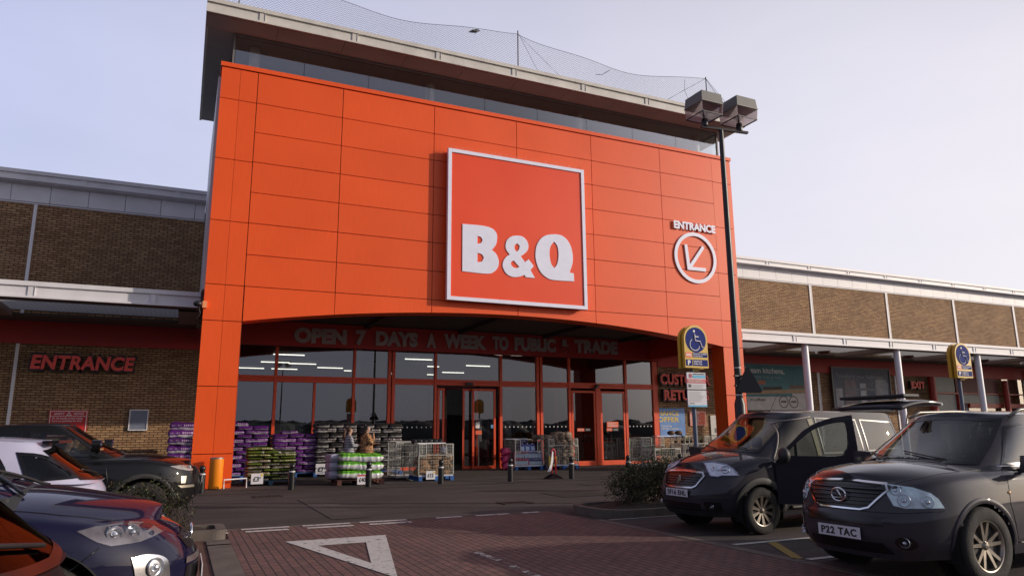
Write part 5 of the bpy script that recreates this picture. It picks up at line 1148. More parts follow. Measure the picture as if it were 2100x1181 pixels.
class Car:
    def __init__(s, P, name, label, cat, loc, rz):
        s.P = P; s.e = tag(empty(name, loc, rz), label, cat); L2 = P['L']/2; N = 96
        zb = pchip(*zip(*P['belt'])); zs = pchip(*zip(*P['sill'])); W = P['W']
        ef = pchip(*zip(*P['front'])); er = pchip(*zip(*P['rear'])); wd = pchip(*zip(*P['side']))
        vv = np.concatenate([np.linspace(0,.86,22), np.linspace(.885,1,7)]); rows = []
        for v in vv:
            x, y = ring(0, L2+float(ef(v)), L2+float(er(v)), W*float(wd(v)), P.get('n',7), P.get('m',2.7), N)
            z = zs(x)+v*(zb(x)-zs(x)); rows.append(np.stack([x,y,z],1))
        cr = pchip(*zip(*P['crown'])); x1, y1 = rows[-1][:,0], rows[-1][:,1]; top = zb(x1)
        s.ncap = 12
        for i in range(1, s.ncap+1):
            u = i/s.ncap; rows.append(np.stack([x1, y1*(1-u), top+cr(x1)*(1-(1-u)**2.4)],1))
        V = []; F = []; nr = len(rows); full = 2*N-2
        for r in rows:
            for p in r: V.append(tuple(p))
            for p in r[-2:0:-1]: V.append((p[0], -p[1], p[2]))
        for i in range(nr-1):
            for k in range(full): k2 = (k+1) % full; F.append((i*full+k, i*full+k2, (i+1)*full+k2, (i+1)*full+k))
        s.lowF = len(F); s.capF = (len(vv)-1)*full
        # greenhouse
        G = P['green']; zr = pchip(*zip(*G['roof'])); o = len(V); gl = 14; g2 = []; NG = 90; fullg = 2*NG-2
        for i in range(gl+1):
            t = i/gl; q = t+G.get('bow',.10)*t*(1-t)
            xf = G['xf0']+(G['xf1']-G['xf0'])*q; xr = G['xr0']+(G['xr1']-G['xr0'])*q
            w = G['w0']+(G['w1']-G['w0'])*(t**1.25); xm = (xf+xr)/2; x, y = ring(xm, xf-xm, xm-xr, w, G.get('n',10), G.get('m',3.4), NG)
            z0 = zb(x)-.02+cr(x)*(1-(np.minimum(1, y/(W*float(wd(1)))))**2.4)*(1-t); z1 = zr(x)
            z = z0+(z1-z0)*t; g2.append(np.stack([x,y,z],1))
        xt, yt, zt = g2[-1].T
        for i in range(1, 11):
            u = i/10; g2.append(np.stack([xt, yt*(1-u), zt+G['crown']*(1-(1-u)**2.6)],1))
        for r in g2:
            for p in r: V.append(tuple(p))
            for p in r[-2:0:-1]: V.append((p[0], -p[1], p[2]))
        for i in range(len(g2)-1):
            for k in range(fullg): k2 = (k+1) % fullg; F.append((o+i*fullg+k, o+i*fullg+k2, o+(i+1)*fullg+k2, o+(i+1)*fullg+k))
        s.V = np.array(V); s.F = F; s.gi = s.lowF
        s.bvh = BVHTree.FromPolygons([tuple(p) for p in V], F)
        s.cut = []; s.arch = []
    # projection helpers: frame = (ref point, horizontal image axis, direction)
    def hit(s, o, d):
        r = s.bvh.ray_cast(Vector(o), Vector(d).normalized(), 30)
        return r
    def frame(s, kind, side=1):
        if kind == 'side': return lambda u, v: ((u, 3*side, v), (0,-side,0))
        if kind == 'front': return lambda u, v: ((5, u, v), (-1,0,0))
        if kind == 'rear': return lambda u, v: ((-5, u, v), (1,0,0))
        if kind == 'top': return lambda u, v: ((u, v, 4), (0,0,-1))
        ref, d = kind; d = Vector((d[0], d[1]*side, 0)).normalized(); h = Vector((-d.y, d.x, 0))*side; R_ = Vector((ref[0], ref[1]*side, 0))
        return lambda u, v: (R_+h*u+Vector((0,0,v))-d*4, d)
    def patch(s, name, poly, kind, m, side=1, off=.006, holes=(), parent=None, res=.055, cutin=None, thick=0, smooth=True):
        fr_ = s.frame(kind, side); lps = []
        for lp in [poly]+list(holes):
            q = []
            for i in range(len(lp)):
                a = Vector(lp[i]); b = Vector(lp[(i+1) % len(lp)]); k = max(1, int((b-a).length/res))
                q += [(a+(b-a)*j/k)[:] for j in range(k)]
            lps.append([(p[0],p[1]) for p in q])
        vs = [Vector(p) for lp in lps for p in lp]; es = []; o = 0
        for lp in lps: es += [(o+i, o+(i+1) % len(lp)) for i in range(len(lp))]; o += len(lp)
        u0, u1 = min(p[0] for p in poly), max(p[0] for p in poly); v0, v1 = min(p[1] for p in poly), max(p[1] for p in poly)
        a = u0+res
        while a < u1:
            b = v0+res
            while b < v1:
                if inpoly((a,b), insetpoly(poly,.012)) and not any(inpoly((a,b), h) for h in holes): vs.append(Vector((a,b)))
                b += res
            a += res
        r = geometry.delaunay_2d_cdt(vs, es, [], 1, 1e-5); V2, FT = r[0], r[2]; P3 = []; N3 = []
        last = None
        for p in V2:
            og, d = fr_(p.x, p.y); h = s.hit(og, d)
            if h[0] is None:
                P3.append(None); N3.append(Vector((0,0,1))); continue
            n_ = h[1] if h[1].dot(Vector(d)) < 0 else -h[1]
            P3.append(h[0]+n_*off); N3.append(n_)
        tri = []
        for f in FT:
            cx = sum(V2[i].x for i in f)/3; cy = sum(V2[i].y for i in f)/3
            if any(P3[i] is None for i in f) or not inpoly((cx,cy), poly) or any(inpoly((cx,cy), h) for h in holes): continue
            if max((P3[i]-P3[j]).length for i in f for j in f) > 5*res: continue
            tri.append(tuple(f))
        P3 = [p or Vector((0,0,0)) for p in P3]
        used = sorted({i for f in tri for i in f}); mp_ = {i:k for k,i in enumerate(used)}
        me = MB().add([P3[i] for i in used], [tuple(mp_[i] for i in f) for f in tri])
        ob = me.build(name, m, parent or s.e, smooth=smooth)
        if thick: md = ob.modifiers.new('t','SOLIDIFY'); md.thickness = thick; md.offset = 0
        return ob
    def line(s, name, pts, kind, m, side=1, r=.004, off=.0, parent=None):
        fr_ = s.frame(kind, side); out = []
        for i in range(len(pts)-1):
            a = Vector(pts[i]); b = Vector(pts[i+1]); k = max(1, int((b-a).length/.05))
            for j in range(k+(i == len(pts)-2)):
                p = a+(b-a)*j/k; og, d = fr_(p.x, p.y); h = s.hit(og, d)
                if h[0] is not None: n_ = h[1] if h[1].dot(Vector(d)) < 0 else -h[1]; out.append(h[0]+n_*off)
        if len(out) > 1: return MB().tube(out, r, 5).build(name, m, parent or s.e, smooth=True)
    def window(s, name, poly, kind, m, side=1, ins=.03, frit=True, cut=True):
        pn = s.patch(name, poly, kind, m, side, .004)
        if frit: s.patch('seal', poly, kind, FRIT, side, .007, holes=[insetpoly(poly, ins)], parent=pn, res=.04)
        if cut: s.cut.append((insetpoly(poly, ins*.75), kind, side))
        return pn
    def finish(s, m, wheels, R_, archmat=None, archw=.055, seats=True):
        V = s.V.copy(); F = s.F; keep = np.ones(len(F), bool)
        cell = .05
        for wx in wheels:
            for sg in (1,-1):
                sel = (V[:,1]*sg > s.P['W']*.55)
                dx = V[:,0]-wx; dz = V[:,2]-R_[1]; r = np.hypot(dx, dz); q = sel & (np.abs(r-R_[0]) < cell*.55) & (np.arange(len(V)) < (s.lowF))
                V[q,0] = wx+dx[q]/r[q]*R_[0]; V[q,2] = R_[1]+dz[q]/r[q]*R_[0]
        W_ = s.P['W']
        for i, f in enumerate(F):
            c = V[list(f)].mean(0)
            if i < s.capF:
                for wx in wheels:
                    if abs(c[1]) > W_*.55 and math.hypot(c[0]-wx, c[2]-R_[1]) < R_[0]-.004: keep[i] = False
            if i >= s.gi:
                v = [Vector(V[j]) for j in f]; n_ = (v[1]-v[0]).cross(v[2]-v[0]);
                if n_.length < 1e-9: n_ = (v[2]-v[1]).cross(v[3]-v[1])
                if n_.length > 0: n_.normalize()
                for poly_, kind, side in s.cut:
                    if kind == 'side' and c[1]*side > 0 and abs(n_.y) > .45 and inpoly((c[0],c[2]), poly_): keep[i] = False
                    if kind == 'front' and c[0] > 0 and abs(n_.x) > .2 and abs(n_.y) < .75 and inpoly((c[1],c[2]), poly_): keep[i] = False
                    if kind == 'rear' and c[0] < 0 and abs(n_.x) > .3 and abs(n_.y) < .75 and inpoly((c[1],c[2]), poly_): keep[i] = False
        G = s.P['green']; mi = []
        FF = []
        for i, f in enumerate(F):
            if not keep[i]: continue
            FF.append(f); k = 0
            if s.capF <= i < s.lowF:
                c = V[list(f)].mean(0)
                if G['xr0']+.05 < c[0] < G['xf0']-.05: k = 1
            mi.append(k)
        b = MB(); b.v = [tuple(p) for p in V]; b.f = FF; b.mi = mi
        me = bpy.data.meshes.new('body'); me.from_pydata(b.v, [], b.f); me.materials.append(m); me.materials.append(INTR); me.polygons.foreach_set('material_index', mi)
        bm = bmesh.new(); bm.from_mesh(me); bmesh.ops.remove_doubles(bm, verts=bm.verts, dist=1e-5); bmesh.ops.recalc_face_normals(bm, faces=bm.faces)
        bmesh.ops.delete(bm, geom=[v for v in bm.verts if not v.link_faces], context='VERTS'); bm.to_mesh(me); bm.free()
        me.polygons.foreach_set('use_smooth', [True]*len(me.polygons)); me.set_sharp_from_angle(angle=rad(40))
        body = bpy.data.objects.new('body', me); COL.objects.link(body); body.parent = s.e
        # underbody and wheel wells
        ub = MB(); L2 = s.P['L']/2; w = W_-.27
        zf = min(p[1] for p in s.P['sill'])+.06
        xs = sorted(wheels); ub.box(-L2+.40, xs[0]-R_[0], -W_+.3, W_-.3, zf, zf+.06); ub.box(xs[0]+R_[0], xs[1]-R_[0], -W_+.09, W_-.09, zf, zf+.06); ub.box(xs[1]+R_[0], L2-.40, -W_+.34, W_-.34, zf, zf+.06)
        ub.box(-L2+.3, L2-.45, -w+.04, w-.04, zf+.01, zf+.05)
        ub.build('underbody', SHADOWB, s.e)
        for wx in wheels:
            for sg in (1,-1):
                y0, y1 = sorted((sg*(W_-.30), sg*(W_-.035)))
                MB().lathe([(R_[0]+.012, y0),(R_[0]+.012, y1)], (wx,0,R_[1]), 30, 'y', rad(-22), rad(202)).lathe([(0, y0 if sg > 0 else y1),(R_[0]+.012, y0 if sg > 0 else y1)], (wx,0,R_[1]), 30, 'y').build('wheel_arch_liner', SHADOWB, s.e, smooth=True)
        if archmat:
            for wx in wheels:
                for sg in (1,-1):
                    P_ = []; zc = R_[1]
                    for i in range(33):
                        a = rad(-2+184*i/32); r0 = R_[0]; h = s.hit((wx+(r0+.02)*math.cos(a), 3*sg, zc+(r0+.02)*math.sin(a)), (0,-sg,0))
                        yb = h[0].y if h[0] is not None else sg*W_*.97
                        for r_, dy in ((r0-.012,-.05),(r0-.006,.006),(r0+.012,.012),(r0+archw*.8,.009),(r0+archw,.001)): P_.append((wx+r_*math.cos(a), yb+sg*dy, zc+r_*math.sin(a)))
                    FQ = [(i*5+k, i*5+k+1, (i+1)*5+k+1, (i+1)*5+k) for i in range(32) for k in range(4)]
                    MB().add(P_, FQ).build('arch_trim', archmat, s.e, smooth=50)
        if seats:
            for x in s.P.get('seats', (.25,-.75)):
                for y in (-.38,.38):
                    st = MB(); st.box(x-.10,x+.10,y-.23,y+.23,.72,1.18).box(x-.06,x+.03,y-.11,y+.11,1.20,1.38); st.build('seat', INTR, s.e, bevel=.05)
            xf = G['xf0']; MB().tube([(xf-.62,.38+.17*math.cos(a*math.pi/8), 1.08+.17*math.sin(a*math.pi/8)) for a in range(17)],.013,6).build('steering_wheel', BLACK, s.e)
        return body
def wheel(car, x, y, R_, rw, rim, style, n, sgn, m=None, tyre_w=.20):
    """wheel > tyre, rim ; outer face towards sgn*y"""
    m = m or ALLOY
    hub = MB().lathe([(0,.02*sgn),(rim*.93,.02*sgn),(rim*.97,-.05*sgn)], (x,y-.085*sgn,R_), 32, 'y').build('wheel', mat('brake_dark',(.012,.012,.012),.6), car.e, smooth=40)
    w2 = tyre_w/2; P = [(rim*.985,-w2*.9),(rim*1.06,-w2),(R_*.93,-w2*.98),(R_*.985,-w2*.75),(R_,-w2*.4),(R_,w2*.4),(R_*.985,w2*.75),(R_*.93,w2*.98),(rim*1.06,w2),(rim*.985,w2*.9)]
    MB().lathe(P, (x,y-w2*sgn,R_), 48, 'y').build('tyre', RUB, hub, smooth=50)
    b = MB(); yo = y-.012*sgn
    b.lathe([(rim*.90,-.03*sgn),(rim*.94,-.002*sgn),(rim*.995,.002*sgn),(rim*1.0,-.03*sgn),(rim*.97,-.12*sgn),(rim*.90,-.12*sgn),(rim*.90,-.03*sgn)], (x,yo,R_), 48, 'y')
    for i in range(n):
        a = 2*math.pi*i/n+.3
        arms = (0,) if style == 'single' else (-1,1)
        for k in arms:
            a0 = a+k*.10*(5/n if n > 5 else 1); a1 = a+k*(.24 if style == 'split' else .15)*(5/n if n > 5 else 1)
            p = Vector((x+rim*.14*math.cos(a0), yo-.035*sgn, R_+rim*.14*math.sin(a0))); q = Vector((x+rim*.92*math.cos(a1), yo-.012*sgn, R_+rim*.92*math.sin(a1)))
            d = (q-p).normalized(); t = Vector((-d.z,0,d.x)); w0, w1 = rim*(.085 if n < 8 else .05), rim*(.06 if n < 8 else .055)
            b.add([p-t*w0,p+t*w0,q+t*w1,q-t*w1,p-t*w0+Vector((0,-.04*sgn,0)),p+t*w0+Vector((0,-.04*sgn,0)),q+t*w1+Vector((0,-.04*sgn,0)),q-t*w1+Vector((0,-.04*sgn,0))],[(0,1,2,3),(0,4,5,1),(2,6,7,3),(1,5,6,2),(3,7,4,0)])
    b.lathe([(0,.0),(rim*.12,-.004*sgn),(rim*.20,-.03*sgn),(rim*.22,-.06*sgn)], (x,yo-.012*sgn,R_), 20, 'y')
    b.build('rim', m, hub, smooth=30)
def plate(car, txt, c, n, w=.52, h=.112, m=None, u=None):
    """flat number plate centred at c facing n (local)"""
    n = Vector(n).normalized(); e = MB().box(-w/2,w/2,0,.008,-h/2,h/2).build('number_plate', m or PLT, car.e)
    rot = math.atan2(n.x, -n.y)
    e.location = c; e.rotation_euler = (0,0,rot)
    if txt:
        t = text(txt, (-w*.42,w*.42,-h*.33,h*.33), 'lettering', BLACK, e, .003, .03, at=-.001, spacing=1.15)
    return e
def mirror(car, x, y, z, m, sgn, s=1.):
    b = MB(); b.prism(smoothloop([(y+sgn*.02,z+.0),(y+sgn*.04,z+.13*s),(y+sgn*.22*s,z+.14*s),(y+sgn*.265*s,z+.09*s),(y+sgn*.24*s,z+.0)],4,70), x-.05*s, x+.045*s, 'x'); o = b.build('door_mirror', m, car.e, smooth=50, bevel=.03)
    MB().bar((x,y-.02*sgn,z-.01),(x,y+sgn*.06,z+.01),.05,.05).build('arm', CLAD, o)
    MB().ell((x-.050*s,y+sgn*.14*s,z+.065),(.012*s,.095*s,.055*s),14,8).build('mirror_glass', CHROME, o, smooth=True)
    return o
def rimlamp(car, x, y, z, d, r, parent, m=None):
    d = Vector(d).normalized(); c = Vector((x,y,z)); a = d.cross(Vector((0,0,1))).normalized(); u_ = a.cross(d)
    P = []; F = []; prof = [(r,.0),(r*.92,.006),(r*.85,-.01),(r*.5,-.03),(r*.42,-.028),(r*.40,.0),(r*.25,.018),(0,.024)]; seg = 20
    for k in range(seg):
        t = 2*math.pi*k/seg
        for rr_, dd in prof: P.append(c+a*(rr_*math.cos(t))+u_*(rr_*math.sin(t))+d*dd)
    n_ = len(prof)
    for k in range(seg):
        k2 = (k+1) % seg
        for i in range(n_-1): F.append((k*n_+i,k2*n_+i,k2*n_+i+1,k*n_+i+1))
    return MB().add(P, F).build('reflector', m or SILV, parent, smooth=40)

# ---- silver grey off roader on the right (front faces the viewer's left)
RX = dict(L=4.74, W=.925, n=7, m=2.5,
  belt=[(-2.37,1.00),(-1.6,1.10),(0,1.06),(.9,1.07),(1.25,1.06),(1.8,1.03),(2.1,.985),(2.37,.945)],
  sill=[(-2.37,.36),(-1.9,.30),(0,.27),(1.9,.26),(2.2,.24),(2.37,.26)],
  front=[(0,-.10),(.3,.0),(.52,.0),(.60,-.03),(.85,-.07),(.94,-.11),(1,-.20)], rear=[(0,-.08),(.3,0),(.6,-.01),(.9,-.05),(1,-.12)],
  side=[(0,.93),(.2,.985),(.5,1.0),(.8,.975),(.93,.945),(1,.88)],
  crown=[(-2.37,.02),(-1.8,.03),(.9,.09),(1.5,.105),(2.0,.09),(2.37,.04)],
  green=dict(xf0=1.32, xf1=.42, xr0=-2.15, xr1=-1.78, w0=.835, w1=.60, n=9, m=3.2, bow=.12, crown=.045, roof=[(-1.9,1.60),(-1,1.645),(-.2,1.655),(.4,1.64)]), seats=(.15,-.75))
GREY = paint('graphite_paint', (.036,.034,.042), .4)
rx = Car(RX, 'parked_car', 'dark grey luxury off roader with oval ring badge, nearest on the right', 'car', (8.66,5.62,0), math.pi)
ws = [(-.62,1.10),(.62,1.10),(.585,1.30),(.52,1.585),(-.52,1.585),(-.585,1.30)]
# rubber band around lower edge is part of the screen
wsp = rx.window('windscreen', [(-.70,1.125),(0,1.15),(.70,1.125),(.655,1.30),(.55,1.60),(0,1.632),(-.55,1.60),(-.655,1.30)], 'front', GLS, ins=.035)
for sd_ in (1,-1):
    rx.window('side_window', [(-.02,1.115),(.86,1.125),(.42,1.52),(-.02,1.58)], 'side', GLS, sd_, .022)
    rx.window('side_window', [(-.10,1.115),(-1.05,1.13),(-1.0,1.57),(-.10,1.585)], 'side', GLSD, sd_, .022)
    rx.window('side_window', [(-1.13,1.14),(-1.72,1.22),(-1.55,1.50),(-1.10,1.56)], 'side', GLSD, sd_, .02)
    for q in ([(.93,.38),(1.0,.75),(.93,1.06)],[(-.06,.34),(-.06,1.08)],[(.93,.38),(-.06,.34),(-1.0,.42)]): rx.line('door_gap', q, 'side', FRIT, sd_, .004)
    rx.line('window_trim', [(.92,1.112),(-.5,1.098),(-1.7,1.19)], 'side', CHROME, sd_, .007)
    MB().tube([(.30,sd_*.60,1.63),(.10,sd_*.61,1.70),(-.6,sd_*.62,1.715),(-1.3,sd_*.60,1.70),(-1.55,sd_*.585,1.64)],.018,8).build('roof_rail', mat('rail_grey',(.20,.19,.17),.4,metal=.6), rx.e, smooth=True)
    mirror(rx, .66, sd_*.86, 1.07, GREY, sd_, 1.12)
    # headlight seen along a diagonal
    K = ((2.05,.66),(-.80,-.62))
    hp = [(-.30,.775),(-.245,.87),(-.17,.925),(0,.975),(.27,1.00),(.335,.985),(.28,.90),(.22,.79),(.10,.768)]
    hp = [(a*.86+.01, b-.035) for a, b in hp]
    hl = rx.patch('headlight', hp, K, LENS, sd_, .016)
    rx.patch('housing', insetpoly(hp,.006), K, mat('headlamp_grey_green',(.60,.76,.80),.3,metal=.0,var=.35,vs=12), sd_, .004, parent=hl)
    for (u_, v_, r_) in ((-.10,.80,.058),(.10,.81,.062),(.165,.90,.05)):
        og, d_ = rx.frame(K, sd_)(u_, v_); h_ = rx.hit(og, d_); rimlamp(rx, *(h_[0]+h_[1]*.006), (h_[1] if h_[1].dot(Vector(d_)) < 0 else -h_[1]), r_, hl)
    og, d_ = rx.frame('front')(sd_*.62,.42); h_ = rx.hit(og, d_)
    fg = rx.patch('fog_light', [(sd_*.62+.075*math.cos(t*math.pi/10), .415+.06*math.sin(t*math.pi/10)) for t in range(20)], 'front', FRIT, 1, .006)
    rimlamp(rx, *(h_[0]+Vector((.012,0,0))), (1,sd_*.4,0), .05, fg)
    rx.line('bonnet_gap', [(1.16,sd_*.76),(1.5,sd_*.735),(1.9,sd_*.66),(2.12,sd_*.50)], 'top', FRIT, 1, .004)
    og, d_ = rx.frame('side', sd_)(.98,.86); h_ = rx.hit(og, d_); MB().ell(h_[0],(.03,.012,.018),10,6).build('side_repeater', mat('amber_clear',(.5,.3,.15),.2), rx.e, smooth=True)
rx.line('bonnet_gap', [(-.52,.955),(.0,.975),(.52,.955)], 'front', FRIT, 1, .005)
gp = [(-.475,.895),(-.44,.94),(0,.96),(.44,.94),(.475,.895),(.32,.735),(.24,.712),(-.24,.712),(-.32,.735)]
gr = rx.patch('grille', gp, 'front', FRIT, 1, .006)
rx.patch('grille_frame', insetpoly(gp,-.017), 'front', CHROME, 1, .020, holes=[gp], parent=gr, res=.03)
for i in range(5):
    z_ = .75+i*.038; w_ = .31+i*.035; rx.line('grille_bar', [(-w_,z_),(w_,z_)], 'front', mat('grille_grey',(.05,.05,.05),.3), 1, .009, .012, parent=gr)
og, d_ = rx.frame('front')(0,.835); h_ = rx.hit(og, d_); ex_ = h_[0].x+.035
bd = MB().tube([(ex_,.088*math.cos(t*math.pi/16),.835+.066*math.sin(t*math.pi/16)) for t in range(33)],.009,8).tube([(ex_,-.02,.89),(ex_,.045,.805),(ex_,-.065,.805)],.009,8).build('badge', CHROME, gr, smooth=True)
lp_ = [(-.62,.40),(.62,.40),(.66,.54),(-.66,.54)]
rx.patch('lower_intake', [(-.50,.30),(.50,.30),(.44,.40),(-.44,.40)], 'front', FRIT, 1, .004); rx.patch('lower_intake', [(-.46,.56),(.46,.56),(.50,.65),(-.50,.65)], 'front', FRIT, 1, .004)
rx.line('bumper_gap', [(-.88,.72),(-.60,.69),(.60,.69),(.88,.72)], 'front', FRIT, 1, .004)
h_ = rx.hit((5,0,.475),(-1,0,0)); plate(rx, 'P22 TAC', (h_[0].x+.018,0,.475), (1,0,0))
rx.line('wiper', [(.55,-.30),(.02,-.02)], 'side', BLACK) if False else None
for a_, c_ in (((.45,1.16),(-.12,1.235)),((-.10,1.15),(-.60,1.21))): rx.line('wiper', [a_, c_], 'front', BLACK, 1, .008, .02)
rx.finish(GREY, (1.40,-1.315), (.405,.375), GREY, .05)
for x in (1.40,-1.315):
    for sg in (1,-1): wheel(rx, x, sg*.915, .372, .22, .245, 'split', 5, sg, mat('alloy_warm',(.34,.31,.27),.3,metal=.85,var=.25,vs=9))
for c in (('headrest_bar',),): pass
MB().box(.95,1.15,-.60,.60,1.02,1.075).build('dashboard', INTR, rx.e, bevel=.02)
MB().box(.62,.78,.22,.24,1.10,1.105).build('map_holder', WHITE_METAL, rx.e)

# ---- dark grey people carrier with open door and tailgate
PG = dict(L=4.38, W=.905, n=6.5, m=2.5,
  belt=[(-2.19,1.02),(-1.5,1.10),(0,1.09),(.9,1.10),(1.3,1.07),(1.75,.985),(2.0,.91),(2.19,.83)],
  sill=[(-2.19,.34),(-1.8,.28),(0,.25),(1.8,.25),(2.19,.24)],
  front=[(0,-.10),(.25,0),(.5,.01),(.62,-.01),(.85,-.08),(.94,-.13),(1,-.22)], rear=[(0,-.05),(.3,0),(.9,-.02),(1,-.06)],
  side=[(0,.93),(.2,.985),(.5,1.0),(.8,.98),(.93,.95),(1,.89)],
  crown=[(-2.19,.02),(.9,.09),(1.5,.11),(2.0,.09),(2.19,.04)],
  green=dict(xf0=1.36, xf1=.42, xr0=-2.14, xr1=-2.02, w0=.835, w1=.66, n=12, m=3.6, bow=.10, crown=.04, roof=[(-2.1,1.72),(-1.6,1.77),(-.4,1.78),(.3,1.76),(.6,1.72)]), seats=(.2,-.7))
DGR = paint('slate_paint', (.030,.028,.036), .4)
pg = Car(PG, 'people_carrier', 'dark grey people carrier with front door open and tailgate raised', 'car', (9.22,9.27,0), math.pi)
pg.window('windscreen', [(-.70,1.15),(0,1.19),(.70,1.15),(.67,1.32),(.585,1.69),(0,1.735),(-.585,1.69),(-.67,1.32)], 'front', GLS, ins=.035)
for sd_ in (1,-1):
    if sd_ == -1: pg.window('side_window', [(.05,1.12),(1.02,1.13),(.55,1.58),(.05,1.68)], 'side', GLS, sd_, .022)
    pg.window('side_window', [(-.04,1.12),(-.95,1.13),(-.95,1.66),(-.04,1.69)], 'side', GLS, sd_, .022)
    pg.window('side_window', [(-1.04,1.14),(-1.92,1.18),(-1.80,1.62),(-1.04,1.66)], 'side', GLS, sd_, .022)
    for q in ([(1.06,.36),(1.10,.75),(1.06,1.08)],[(-.99,.32),(-.99,1.08)],[(1.06,.36),(-.99,.32)],[(-2.0,.9),(-2.0,1.6)]): pg.line('door_gap', q, 'side', FRIT, sd_, .004)
    if sd_ == -1: pg.line('door_gap', [(.0,.34),(.0,1.08)], 'side', FRIT, sd_, .004)
    pg.line('sill_strip', [(.8,.36),(-1.0,.36)], 'side', CLAD, sd_, .03)
    K = ((1.85,.62),(-.66,-.75))
    hp = [(-.30,.865),(-.22,.955),(-.10,1.015),(.10,1.045),(.255,1.035),(.21,.955),(.15,.855),(.03,.845),(-.02,.862)]
    hp = [(a*.9+.02, b-.02) for a, b in hp]
    hl = pg.patch('headlight', hp, K, LENS, sd_, .015)
    pg.patch('housing', insetpoly(hp,.006), K, mat('headlamp_bright',(.85,.88,.97),.3,metal=.0,var=.12,vs=14), sd_, .004, parent=hl)
    for (u_, v_, r_) in ((-.06,.925,.068),(.10,.945,.055)):
        og, d_ = pg.frame(K, sd_)(u_, v_); h_ = pg.hit(og, d_); rimlamp(pg, *(h_[0]+h_[1]*.006), (h_[1] if h_[1].dot(Vector(d_)) < 0 else -h_[1]), r_, hl)
    pg.line('lamp_edge', hp+[hp[0]], K, mat('lamp_pale_edge',(.45,.48,.62),.3,metal=.5), sd_, .007, .008, parent=hl)
    og, d_ = pg.frame('front')(sd_*.60,.40); h_ = pg.hit(og, d_)
    fg = pg.patch('fog_light', [(sd_*.60-.09,.35),(sd_*.60+.09,.35),(sd_*.60+.10,.47),(sd_*.60-.10,.47)], 'front', FRIT, 1, .006); rimlamp(pg, *(h_[0]+Vector((.014,0,0))), (1,sd_*.4,0), .035, fg)
    pg.patch('bumper_step', [(sd_*.38,.51),(sd_*.80,.52),(sd_*.80,.565),(sd_*.38,.56)] if sd_ > 0 else [(-.80,.52),(-.38,.51),(-.38,.56),(-.80,.565)], 'front', CLAD, 1, .01)
    pg.line('bonnet_gap', [(1.25,sd_*.76),(1.6,sd_*.72),(1.85,sd_*.62),(2.0,sd_*.45)], 'top', FRIT, 1, .004)
mirror(pg, .98, -.84, 1.06, CLAD, -1, 1.15)
gp = [(-.44,.82),(-.40,.855),(0,.87),(.40,.855),(.44,.82),(.36,.69),(.30,.665),(0,.655),(-.30,.665),(-.36,.69)]
gr = pg.patch('grille', gp, 'front', FRIT, 1, .006); pg.patch('grille_frame', insetpoly(gp,-.022), 'front', mat('dull_chrome',(.6,.6,.62),.2,metal=.95), 1, .020, holes=[gp], parent=gr, res=.03)
for i in range(4): pg.line('grille_bar', [(-.37+(3-i)*.01,.70+i*.035),(.37-(3-i)*.01,.70+i*.035)], 'front', mat('grille_grey',(.05,.05,.05),.3), 1, .008, .012, parent=gr)
h_ = pg.hit((5,0,.765),(-1,0,0)); bx = h_[0].x+.04
lion = [(-.01,.82),(.015,.83),(.035,.815),(.03,.795),(.06,.80),(.055,.785),(.02,.775),(.035,.755),(.06,.75),(.05,.735),(.015,.745),(.0,.73),(.02,.705),(-.005,.70),(-.02,.73),(-.045,.70),(-.06,.705),(-.035,.745),(-.035,.79),(-.02,.80)]
MB().prism([(y_,z_) for y_,z_ in lion], bx-.01, bx, 'x').build('badge', CHROME, gr)
pg.patch('lower_intake', [(-.42,.33),(.42,.33),(.46,.44),(-.46,.44)], 'front', FRIT, 1, .004)
pg.patch('bumper_lower', [(-.84,.26),(.84,.26),(.86,.335),(-.86,.335)], 'front', CLAD, 1, .008)
h_ = pg.hit((5,0,.565),(-1,0,0)); plate(pg, 'SF16 EHL', (h_[0].x+.018,0,.575), (1,0,0))
for a_, c_ in (((.50,1.20),(-.10,1.27)),((-.15,1.20),(-.62,1.25))): pg.line('wiper', [a_, c_], 'front', BLACK, 1, .008, .02)
# doorway on the near side: dark overlay on the body painted as the shaded inside, pale pillar trims, seat edge
pg.patch('doorway', [(.02,.40),(.98,.42),(1.0,1.05),(.55,1.60),(.02,1.68)], 'side', mat('doorway_shade',(.010,.010,.012),.7), 1, .004)
pg.patch('pillar_trim', [(.02,1.10),(.10,1.10),(.12,1.66),(.02,1.67)], 'side', mat('pillar_cream',(.30,.28,.20),.7), 1, .012)
pg.line('door_seal', [(1.02,1.05),(.57,1.62),(.04,1.70)], 'side', mat('seal_pale',(.28,.25,.22),.5), 1, .012, .008)
pg.finish(DGR, (1.33,-1.40), (.385,.335), CLAD, .085)
for x in (1.33,-1.40):
    for sg in (1,-1): wheel(pg, x, sg*.895, .335, .2, .218, 'narrow', 10, sg, mat('alloy_dim',(.20,.18,.16),.35,metal=.8,var=.3,vs=9), .19)
MB().box(1.05,1.3,-.62,.62,1.06,1.11).build('dashboard', INTR, pg.e, bevel=.02)
